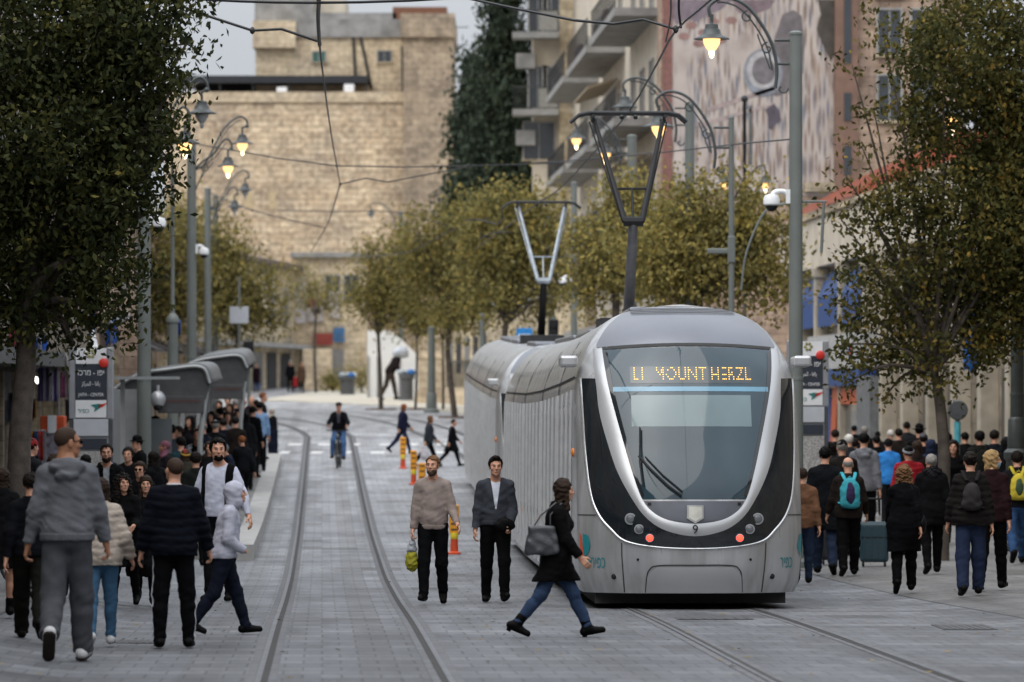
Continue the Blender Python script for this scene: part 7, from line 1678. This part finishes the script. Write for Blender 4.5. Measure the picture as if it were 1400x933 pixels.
# ---- building with the painted wall
Ym = 150.0; A = pt(904, 400, Ym); B = pt(1320, 400, Ym); t, W = house('mural_building', 'tall pink stone building with a large faded painted mural on its side wall', A, B, float(zg(6, Ym))-.5); q = lambda x, y: px2(t, Ym, x, y)
zt = q(0, -90)[1]
MB().span((0, 0, 0), (W, 12, zt)).build('wall', STONE_P, t)
def mural_mat():
    m, nt, b = nodes('mural_paint'); N, L = nt.nodes.new, nt.links.new
    tc = N('ShaderNodeTexCoord'); mp = N('ShaderNodeMapping'); mp.inputs['Rotation'].default_value = (R(-90), 0, 0); mp.inputs['Scale'].default_value = (8.5, 6.6, 1); sw_ = N('ShaderNodeSeparateXYZ'); cw_ = N('ShaderNodeCombineXYZ'); L(tc.outputs['Object'], sw_.inputs[0]); L(sw_.outputs[0], cw_.inputs[0]); L(sw_.outputs[2], cw_.inputs[2]); L(cw_.outputs[0], mp.inputs[0])
    v = N('ShaderNodeTexVoronoi'); v.voronoi_dimensions = '2D'; v.inputs['Scale'].default_value = 1.0; v.inputs['Randomness'].default_value = .9; L(mp.outputs[0], v.inputs['Vector'])
    r = N('ShaderNodeValToRGB'); r.color_ramp.elements[0].position = .22; r.color_ramp.elements[1].position = .50; r.color_ramp.elements[0].color = (1, 1, 1, 1); r.color_ramp.elements[1].color = (0, 0, 0, 1); L(v.outputs['Distance'], r.inputs['Fac'])
    n = N('ShaderNodeTexNoise'); n.inputs['Scale'].default_value = .55; n.inputs['Detail'].default_value = 3; L(tc.outputs['Object'], n.inputs['Vector'])
    k = N('ShaderNodeValToRGB'); k.color_ramp.elements[0].position = .36; k.color_ramp.elements[1].position = .50; L(n.outputs['Fac'], k.inputs['Fac'])
    mm = N('ShaderNodeMath'); mm.operation = 'MULTIPLY'; L(r.outputs['Color'], mm.inputs[0]); L(k.outputs['Color'], mm.inputs[1])
    fc = N('ShaderNodeValToRGB'); e = fc.color_ramp.elements
    for c_ in ((.25, (.20, .14, .11)), (.5, (.16, .15, .16)), (.75, (.13, .15, .19))): x = e.new(c_[0]); x.color = (*c_[1], 1)
    e[0].color = (.22, .16, .14, 1); e[-1].color = (.30, .20, .12, 1)
    sx = N('ShaderNodeSeparateXYZ'); L(v.outputs['Color'], sx.inputs[0]); L(sx.outputs[0], fc.inputs['Fac'])
    n2 = N('ShaderNodeTexNoise'); n2.inputs['Scale'].default_value = .9; n2.inputs['Detail'].default_value = 7; L(tc.outputs['Object'], n2.inputs['Vector'])
    bs_ = N('ShaderNodeValToRGB'); bs_.color_ramp.elements[0].position = .3; bs_.color_ramp.elements[1].position = .7; bs_.color_ramp.elements[0].color = (.36, .30, .27, 1); bs_.color_ramp.elements[1].color = (.52, .455, .41, 1); L(n2.outputs['Fac'], bs_.inputs['Fac'])
    mx = N('ShaderNodeMix'); mx.data_type = 'RGBA'; L(mm.outputs[0], mx.inputs['Factor']); L(bs_.outputs['Color'], mx.inputs[6]); L(fc.outputs['Color'], mx.inputs[7]); L(mx.outputs[2], b.inputs['Base Color']); b.inputs['Roughness'].default_value = .9
    return m
a = q(918, 268); b = q(1140, -90); mu = MB().span((a[0], -.02, a[1]), (b[0], -.002, b[1])).build('mural', mural_mat(), t)
def painted(nm, poly, c, lay=0): MB().prism([q(*p) for p in poly], -.026-.004*lay, -.020-.002*lay, 'y').build(nm, mat('paint_' + c.strip('#'), srgb(c), .9, var=.3, scale=3), mu)
el = lambda cx, cy, a_, b_, n=20: [(cx + a_*math.cos(2*math.pi*k/n), cy + b_*math.sin(2*math.pi*k/n)) for k in range(n)]
painted('painted_arch', [(1058, 55), (1070, 20), (1085, 14), (1096, 22), (1100, 60), (1098, 100), (1080, 125), (1062, 132), (1050, 128)], '#6b6566'); painted('painted_ring', el(1043, 100, 27, 33), '#84878e', 1); painted('painted_ring', el(1043, 96, 22, 26), '#a9a6a6', 2); painted('painted_ring', el(1044, 97, 16, 19), '#6f6a6c', 3)
painted('painted_cloth', [(905, 0), (1000, 0), (985, 14), (965, 22), (952, 30), (940, 26), (925, 34)], '#7b6f76'); painted('painted_cloth', [(1000, 0), (1060, 0), (1052, 12), (1030, 20), (1010, 18)], '#75666a')
for cx_, cy_ in ((945, 35), (962, 45), (975, 30), (955, 60), (985, 55), (935, 50), (1000, 28)): painted('painted_shape', el(cx_, cy_, 8, 5, 10), '#8f716b', 1)
painted('painted_post', [(1024, 145), (1028, 145), (1029, 225), (1023, 225)], '#5b5c5b', 1); painted('painted_figure', [(1046, 150), (1058, 142), (1066, 152), (1068, 166), (1058, 172), (1056, 178), (1050, 176), (1050, 160)], '#564f57', 1)
painted('painted_street', [(965, 148), (1060, 118), (1060, 123), (968, 154)], '#9b8c88', 1); painted('painted_street', [(950, 170), (1060, 140), (1060, 143), (955, 175)], '#a39490', 1)
painted('painted_foliage', [(1118, 0), (1142, 0), (1142, 70), (1136, 85), (1124, 60), (1116, 40), (1122, 20)], '#4c4640', 1)
a, b = q(906, 500), q(919, -90); MB().span((a[0], -.06, a[1]), (b[0], -.0, b[1])).build('red_pier', mat('red_pier', srgb('#7d5750'), .8, var=.2), t)
a, b = q(1141, 500), q(1172, -90); br2 = MB().span((a[0], -.30, a[1]), (b[0], -.0, b[1])).build('brown_pier', mat('brown_pier', srgb('#7a5f52'), .85, var=.2, scale=2), t)
for y0_, y1 in ((88, -60), (166, 128), (240, 200)): a, b = q(1153, y0_), q(1163, y1); MB().span((a[0], -.33, a[1]), (b[0], -.301, b[1])).build('slot_window', PANE, br2)
for x, y in ((1216, 75), (1216, -5), (1216, 165), (1262, 75), (1262, 165)): a = q(x, y); win(t, a[0], a[1], .75, 1.5)
a, b = q(1100, 262), q(1320, 250); MB().span((a[0], -.25, b[1]-.3), (b[0], 0, b[1])).build('string_course', STONE_C, t)
# ---- arcade with tile roof along the right pavement
def cface(Y): return float(cr(Y)) + 9.4
A = Vector((cface(138), 138, 0)); B = Vector((cface(-90), -90, 0)); t, W = house('arcade_building', 'low cream stone shop arcade with pilasters, blue awnings and orange tiled roof', A, B, -1.3)
wx = lambda x: (138 - (80947/(x-494)))*W/228.0
MB().span((0, .02, 0), (W, 9, 5.9)).build('wall', stone('arcade_stone', srgb('#857b6d'), srgb('#92887a'), srgb('#756c60'), .8, .4, dirt=.5), t); MB().span((-.2, -.35, 5.9), (W+.2, .3, 7.2)).build('fascia', PLASTER, t); MB().span((-.2, -.45, 7.2), (W+.2, .3, 7.35)).build('cornice', STONE_C, t)
t.scale = (1, 1, 1.07); xr = wx(1196); tl = MB()
for k in range(10):                              # courses of the front slope and of the hip that faces down the street
    a, z_ = k*.34, 7.38+k*.17; tl.prism([(-.5+a, z_), (-.16+a+.06, z_+.17), (-.16+a+.06, z_+.21), (-.5+a, z_+.06)], 0, xr-a*1.1, 'x')
    tl.span((xr-a*1.1-.38, -.5+a, z_), (xr-a*1.1, 9.5-a, z_+.165))
    for j in range(int((10-2*a)/.24)): tl.box((xr-a*1.1-.12, -.4+a+j*.24, z_+.15), (.40, .10, .10))
tl.build('tile_roof', mat('orange_tiles', srgb('#9a5a44'), .85, var=.35, scale=5, bump=.4), t)
PILST = mat('pale_pilaster_stone', srgb('#a39a8a'), .85, var=.22, scale=2.2, bump=.2)
BLUE = mat('shop_blue', srgb('#1c4179'), .6, var=.15); ORANGE = mat('shop_orange', srgb('#b4501c'), .5, var=.12)
for x in (1108, 1132, 1166, 1200, 1224, 1254, 1290, 1325, 1363, 1402, 1450, 1510, 1590, 1690, 1800):
    xx_ = wx(x)
    if xx_ > W-.5: continue
    pl_ = MB().box((xx_, -.18, 3.0), (.42, .42, 5.8)).build('pilaster', PILST, t, bevel=.03); MB().box((xx_, -.2, 5.75), (.58, .50, .28)).build('capital', PILST, pl_, bevel=.04); MB().box((xx_, -.2, .8), (.56, .5, .5)).build('plinth', PILST, pl_, bevel=.02)
for x0, x1 in ((1108, 1132), (1132, 1166), (1166, 1200)):
    a, b = wx(x0)+.3, wx(x1)-.3; MB().prism([(-.02, 5.75), (-.32, 5.1), (-.32, 4.3), (-.28, 4.3), (-.28, 5.05), (-.02, 5.65)], a, b, 'x').build('blue_awning', BLUE, t); MB().span((a+.3, -.03, 3.9), (b-.3, -.005, 5.2)).build('window_pane', PANE, t)
for x in (1212, 1239, 1272, 1307, 1382, 1426): win(t, wx(x), 3.6, 1.3, 1.7, bars=2); MB().span((wx(x)-1.1, -.03, .5), (wx(x)+1.1, .0, 3.1)).build('shop_opening', mat('dark_stone_bay', srgb('#4d463d'), .9, var=.4, scale=2), t)
a0, a1 = wx(1128), wx(1203)
shp = MB().span((a0, -.5, 3.18), (a1, .0, 4.05)).build('shop_sign', mat('sign_pale', (.40, .40, .39), .6), t); MB().span((a0+.6, -.52, 2.75), (a1, -.1, 3.17)).build('blue_fascia', BLUE, t)
for k in range(3): MB().ball((a1-2.6 + .42*k, -.51, 3.6), (.2, .02, .17), 10, 6).build('shop_emblem', (BLUE, REDP, BLUE)[k], shp)
MB().span((a0+.4, -.22, .5), (a1-.1, -.02, 2.74)).build('shop_window', glass('shop_glass', (.1, .11, .12), .1), t); MB().prism([(a0+4.2, .5), (a0+5.4, .5), (a0+6.6, 2.7), (a0+5.2, 2.7)], -.34, -.26, 'y').build('orange_panel', ORANGE, t); MB().span((a0+5.5, -.35, 2.3), (a1-.2, -.26, 2.72)).build('orange_panel', ORANGE, t); MB().span((a0+.6, -.30, .5), (a0+4.2, -.25, 2.7)).build('blue_panel', BLUE, t); MB().span((a0+5.4, -.31, .5), (a1-.2, -.26, 1.1)).build('orange_panel', ORANGE, t)
MB().span((wx(1203), -.6, .4), (wx(1222), -.1, 3.0)).build('grey_kiosk', mat('kiosk_grey', (.13, .135, .14), .6), t)
p = wx(1352); bn = thing('banner', 'blue hanging banner between two right pilasters', 'banner', t.matrix_basis @ Vector((p, -.35, 3.05)), 0.0)
rows = [[Vector((-.19+.38*i/8, .03*math.sin(i*1.7+k*.6), 1.35*k/6 + .05*math.sin(i*1.1)*(k == 0))) for i in range(9)] for k in range(7)]; MB().grid(rows).build('cloth', mat('banner_blue', srgb('#2560a8'), .7, var=.2), bn, smooth='all', solid=.012); MB().tube([(-.22, 0, 1.36), (.45, 0, 1.36)], .02, 6).build('banner_rod', IRON, bn)
# ---- left shop row
def lface(Y): return float(cl(Y)) - 6.9
A = Vector((lface(-100), -100, 0)); B = Vector((lface(128), 128, 0)); t, W = house('shop_row', 'dim row of small shops with cluttered fronts behind the left tree', A, B, -1.25)
ly = lambda Y: (Y+100)*W/228.0
MB().span((0, .02, 0), (W, 9, 11.5)).build('wall', stone('left_shop_stone', srgb('#7d756a'), srgb('#948a7c'), srgb('#5e574d'), .6, .3, dirt=.5), t); MB().span((ly(40), -1.3, 3.3), (ly(112), .1, 3.6)).build('canopy', mat('dark_canopy', (.06, .06, .06), .8, var=.3), t)
r0 = random.Random(5)
for k in range(24):
    a = ly(30 + k*4.0); c = r0.choice(['#2a2b30', '#3a3436', '#5a5560', '#8d8a88', '#4a2f3a', '#24303f', '#6b6258'])
    MB().span((a+.15, -.04, .2), (a+3.6, .0, 2.5)).build('shop_front', mat('front_' + c.strip('#'), srgb(c), .5, var=.5, scale=3), t); MB().span((a+.1, -.12, 2.6), (a+3.7, -.02, 3.2)).build('shop_sign', mat('sign_' + c.strip('#') + 'x', srgb(r0.choice(['#3b3d44', '#7a3b52', '#8a8578', '#55525c', '#2c3a52'])), .5, var=.3), t)
    MB().box((a, -.12, 1.6), (.24, .22, 3.2)).build('pier', STONE_C, t)
    win(t, a+1.9, 4.6, 1.3, 1.8); win(t, a+1.9, 7.2, 1.3, 1.6)
LITE = emit('lit_shop_tube', (1, .97, .88), 3.0)
for Y_, z_ in ((98, 3.0), (100, 2.96), (104, 2.9)): MB().span((ly(Y_), -.35, z_), (ly(Y_)+.8, -.25, z_+.10)).build('shop_lamp', LITE, t)
# shop goods hung outside
def stall(label, name, cat, x, y, Y, w_, h_, c, kind):
    p = pt(x, y, Y); z0 = zfloor(p.x, Y); s = Y/F; w_, h_ = w_*s, h_*s
    t = thing(name, label, cat, (p.x, Y, z0)); zz = p.z-z0
    if kind == 'box':
        MB().box((0, 0, zz), (w_, .5, h_)).build('display_box', mat('goods_' + c.strip('#'), srgb(c), .6, var=.2), t, bevel=.02); MB().box((0, -.26, zz), (w_*.36, .015, h_*1.1)).build('price_card', SWHITE, t)
        MB().box((0, 0, (zz-h_/2)/2), (w_*.95, .45, zz-h_/2)).build('crate', mat('crate_goods', (.22, .2, .24), .7, var=.8, scale=9), t)
    else:
        MB().tube([(-w_*.6, .05, zz+h_*.52), (w_*.6, .05, zz+h_*.52)], .02, 6).tube([(w_*.58, .05, 0), (w_*.58, .05, zz+h_*.52)], .02, 6).build('rail', GALV, t)
        for k in range(5):
            cc = c[k % len(c)]; x0 = -w_/2 + w_*(k+.5)/5
            rows = [[Vector((x0 + w_*.10*(i/4*2-1)*(1.25-.4*j/5), .04*math.sin(i*2+k) - .04*(k % 2), zz-h_/2 + h_*j/5)) for i in range(5)] for j in range(6)]
            MB().grid(rows).build('garment', cloth(cc), t, smooth='all', solid=.03)
    return t
stall('orange display box with white price card outside the left shops', 'stall', 'stall', 73, 580, 92, 33, 22, '#b5451c', 'box')
stall('rail of purple and white striped clothes hung outside a left shop', 'clothes_rack', 'clothes rack', 65, 525, 96, 26, 48, ['#5a4f86', '#8f8a9c', '#6b5f94', '#a8a4b0'], 'rail')
stall('rail of pink and cream clothes right of the striped ones', 'clothes_rack', 'clothes rack', 84, 522, 99, 20, 44, ['#7d3f66', '#8d8a86', '#6a3a58'], 'rail')
stall('rail of bright mixed clothes low behind the tree trunk', 'clothes_rack', 'clothes rack', 44, 610, 88, 30, 40, ['#9a2f2a', '#8a8f96', '#b06a2a', '#2f4a6a'], 'rail')
def flag(label, x, y, Y, w_, h_, cols, tilt=0.0):
    p = pt(x, y, Y); t = thing('flag', label, 'flag', p, tilt, 'flags and cloths hung over the left pavement'); s = Y/F; w_, h_ = w_*s, h_*s; n = len(cols)
    for k, c in enumerate(cols):
        rows = [[Vector((-w_/2 + w_*(k + i/4)/n, .10*math.sin((k*4+i)*.55), -h_*j/5 + .05*math.sin(i+j))) for i in range(5)] for j in range(6)]; MB().grid(rows).build('stripe', cloth(c), t, smooth='all', solid=.01)
    MB().tube([(-w_*.6, 0, .02), (w_*.6, 0, .02)], .015, 6).build('cord', IRON, t)
flag('blue and white flag hanging above the stop sign', 127, 416, 84, 9, 46, ['#1f55a8', '#1f55a8']); flag('crumpled blue flag with white edge right of the stop sign top', 152, 440, 86, 15, 32, ['#2154a4', '#a8abb4', '#2154a4']); flag('blue and white flag bundle beside the left tree trunk', 54, 462, 92, 22, 40, ['#1d4a98', '#b0b2b8', '#1d4a98']); flag('pink cloth hanging behind the left tree trunk', 22, 452, 90, 20, 38, ['#8d3a4a', '#8d3a4a']); flag('white cloth hung between posts above the shelter', 168, 428, 90, 20, 12, ['#a9aab0', '#b4b4b8']); flag('narrow blue cloth on the pole above the shelter', 245, 440, 98, 5, 18, ['#1f4fa0', '#1f4fa0'])
for i, (x, y, w_, h_, c) in enumerate(((30, 505, 16, 30, '#8d3a4a'), (14, 540, 14, 40, '#6f7480'), (86, 486, 16, 26, '#a8a6a2'), (24, 575, 16, 34, '#2e4d7a'), (44, 548, 12, 26, '#a06a2a'), (96, 548, 14, 30, '#2a2b30'))): flag(('maroon', 'grey', 'off-white', 'dark blue', 'ochre', 'charcoal')[i] + ' cloth hanging outside the left shops', x, y, 93, w_, h_, [c, c])
# stone fronts seen between the left posts
A = Vector((lface(131), 131, 0)); B = Vector((lface(178)+1.5, 178, 0)); t, W = house('pink_house', 'pinkish stone house with a dark awning behind the left lamp posts', A, B, -1.0); MB().span((0, 0, 0), (W, 8, 8.2)).build('wall', STONE_P, t); MB().span((-.1, -.3, 8.2), (W+.1, 8, 8.6)).build('cornice', STONE_C, t)
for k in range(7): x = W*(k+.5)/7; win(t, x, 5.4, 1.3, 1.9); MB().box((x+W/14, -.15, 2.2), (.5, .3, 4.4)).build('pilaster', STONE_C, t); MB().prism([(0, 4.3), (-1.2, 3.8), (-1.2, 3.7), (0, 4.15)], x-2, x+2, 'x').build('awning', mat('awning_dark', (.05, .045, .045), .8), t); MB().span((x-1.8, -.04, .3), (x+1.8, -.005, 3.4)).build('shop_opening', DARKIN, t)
p = pt(177, 600, 112); t = thing('stone_pier', 'pinkish stone pier standing behind the near shelter', 'pier', (p.x, 112, zfloor(p.x, 112))); MB().box((0, 0, 2.0), (.46, .46, EYE-(445-HY)*112/F - t.location.z)).build('shaft', STONE_P, t) if False else MB().span((-.23, -.23, 0), (.23, .23, EYE-(443-HY)*112/F - t.location.z)).build('shaft', STONE_P, t)
# ================================================================ overhead wires
WIRE = mat('wire_black', (.015, .015, .016), .5, var=.1); WG = 'overhead tram wires'
def wire(label, pts, r=.018, fine=4, cat='wire', name='overhead_wire', insul=()):
    r *= .75; P_ = [pt(*p) for p in pts]; o0 = P_[0]; t = MB().tube([p-o0 for p in (spline(P_, fine) if len(P_) > 2 else P_)], r, 6).build(name, WIRE, smooth=True); t.location = o0
    tag(t, label, cat, WG)
    for k in insul: MB().ball(P_[k]-o0, (r*1.9, r*1.9, r*2.6), 8, 6).build('clamp', WIRE, t, smooth=True)
    return t
wire('contact wire running down the middle of the left track', [(430, -130, 38), (433, -40, 46), (437, 60, 60), (442, 105, 68), (453, 185, 84), (465, 252, 102)], .020, 4, insul=(2, 5))
wire('left contact wire continuing beyond the cross span', [(465, 252, 102), (452, 296, 125), (445, 312, 140), (425, 345, 175)], .022)
wire('bundle of feed cables dropping at the top centre', [(440, -60, 44), (436, 0, 52), (435, 30, 56), (437, 62, 60)], .035)
wire('thick black span wire from the left tree to the centre feed cables', [(225, -6, 60), (262, 15, 60), (345, 42, 60), (385, 40, 60), (436, 57, 60)], .026, 1, insul=(2,))
wire('cross span wire in front of the stone wall', [(262, 196, 109), (320, 206, 106), (460, 227, 102), (640, 227, 101), (785, 222, 105)], .020, 2, insul=(2, 3))
wire('bent pull-off wire right of the left contact wire', [(465, 252, 102), (500, 244, 102), (530, 249, 102), (615, 233, 102), (650, 226, 102)], .020, 1)
wire('lower far cross span wire left of the stone wall', [(284, 262, 148), (345, 288, 140), (445, 312, 140)], .022, 2, insul=(1,))
wire('faint far cross span wire above the plaza trees', [(380, 288, 150), (470, 290, 150), (560, 292, 150), (660, 330, 150)], .020, 2)
wire('contact wire rising from the front pantograph to the top of the frame', [(1010, -45, 43), (972, 0, 47.5), (924, 42, 52), (898, 88, 56.5), (862, 150, 64.5), (820, 200, 74), (767, 257, 87), (735, 278, 95.5), (700, 305, 112), (650, 340, 140)], .018, 3, insul=(2,))
wire('black span wire from the cypress to the front contact wire', [(640, -2, 56), (705, 12, 55), (785, 28, 54), (840, 33, 53), (880, 27, 52.5), (924, 40, 52)], .024, 1, insul=(5,))
wire('pair of droppers hanging at the top right of the mural edge', [(916, -30, 52), (917, 20, 52), (910, 58, 52)], .014); wire('thin dropper beside the mural edge', [(930, -40, 51.5), (928, 10, 51.7), (931, 38, 52)], .02)
wire('dark top span wire across the upper left sky', [(255, -2, 50), (330, 2, 50), (430, 4, 50), (560, 1, 50), (700, -8, 50)], .022, 2)
wire('cross span wire from the rear pantograph poles to the large right post', [(700, 226, 104), (850, 214, 97), (930, 206, 90), (1000, 198, 82.4), (1088, 190, 70)], .018, 2, insul=(1, 4))
wire('far right cross span wire above the yellow trees', [(752, 292, 165), (690, 300, 150), (640, 302, 150), (560, 345, 160), (480, 350, 170)], .022, 2)
wire('bent steady arm wires left of the rear pantograph', [(636, 301, 98), (650, 300, 98), (680, 307, 97), (687, 300, 96), (686, 285, 96)], .020, 1); wire('lower bent steady arm wire left of the rear pantograph', [(655, 312, 99), (657, 326, 99), (675, 318, 98), (697, 318, 97)], .020, 1)
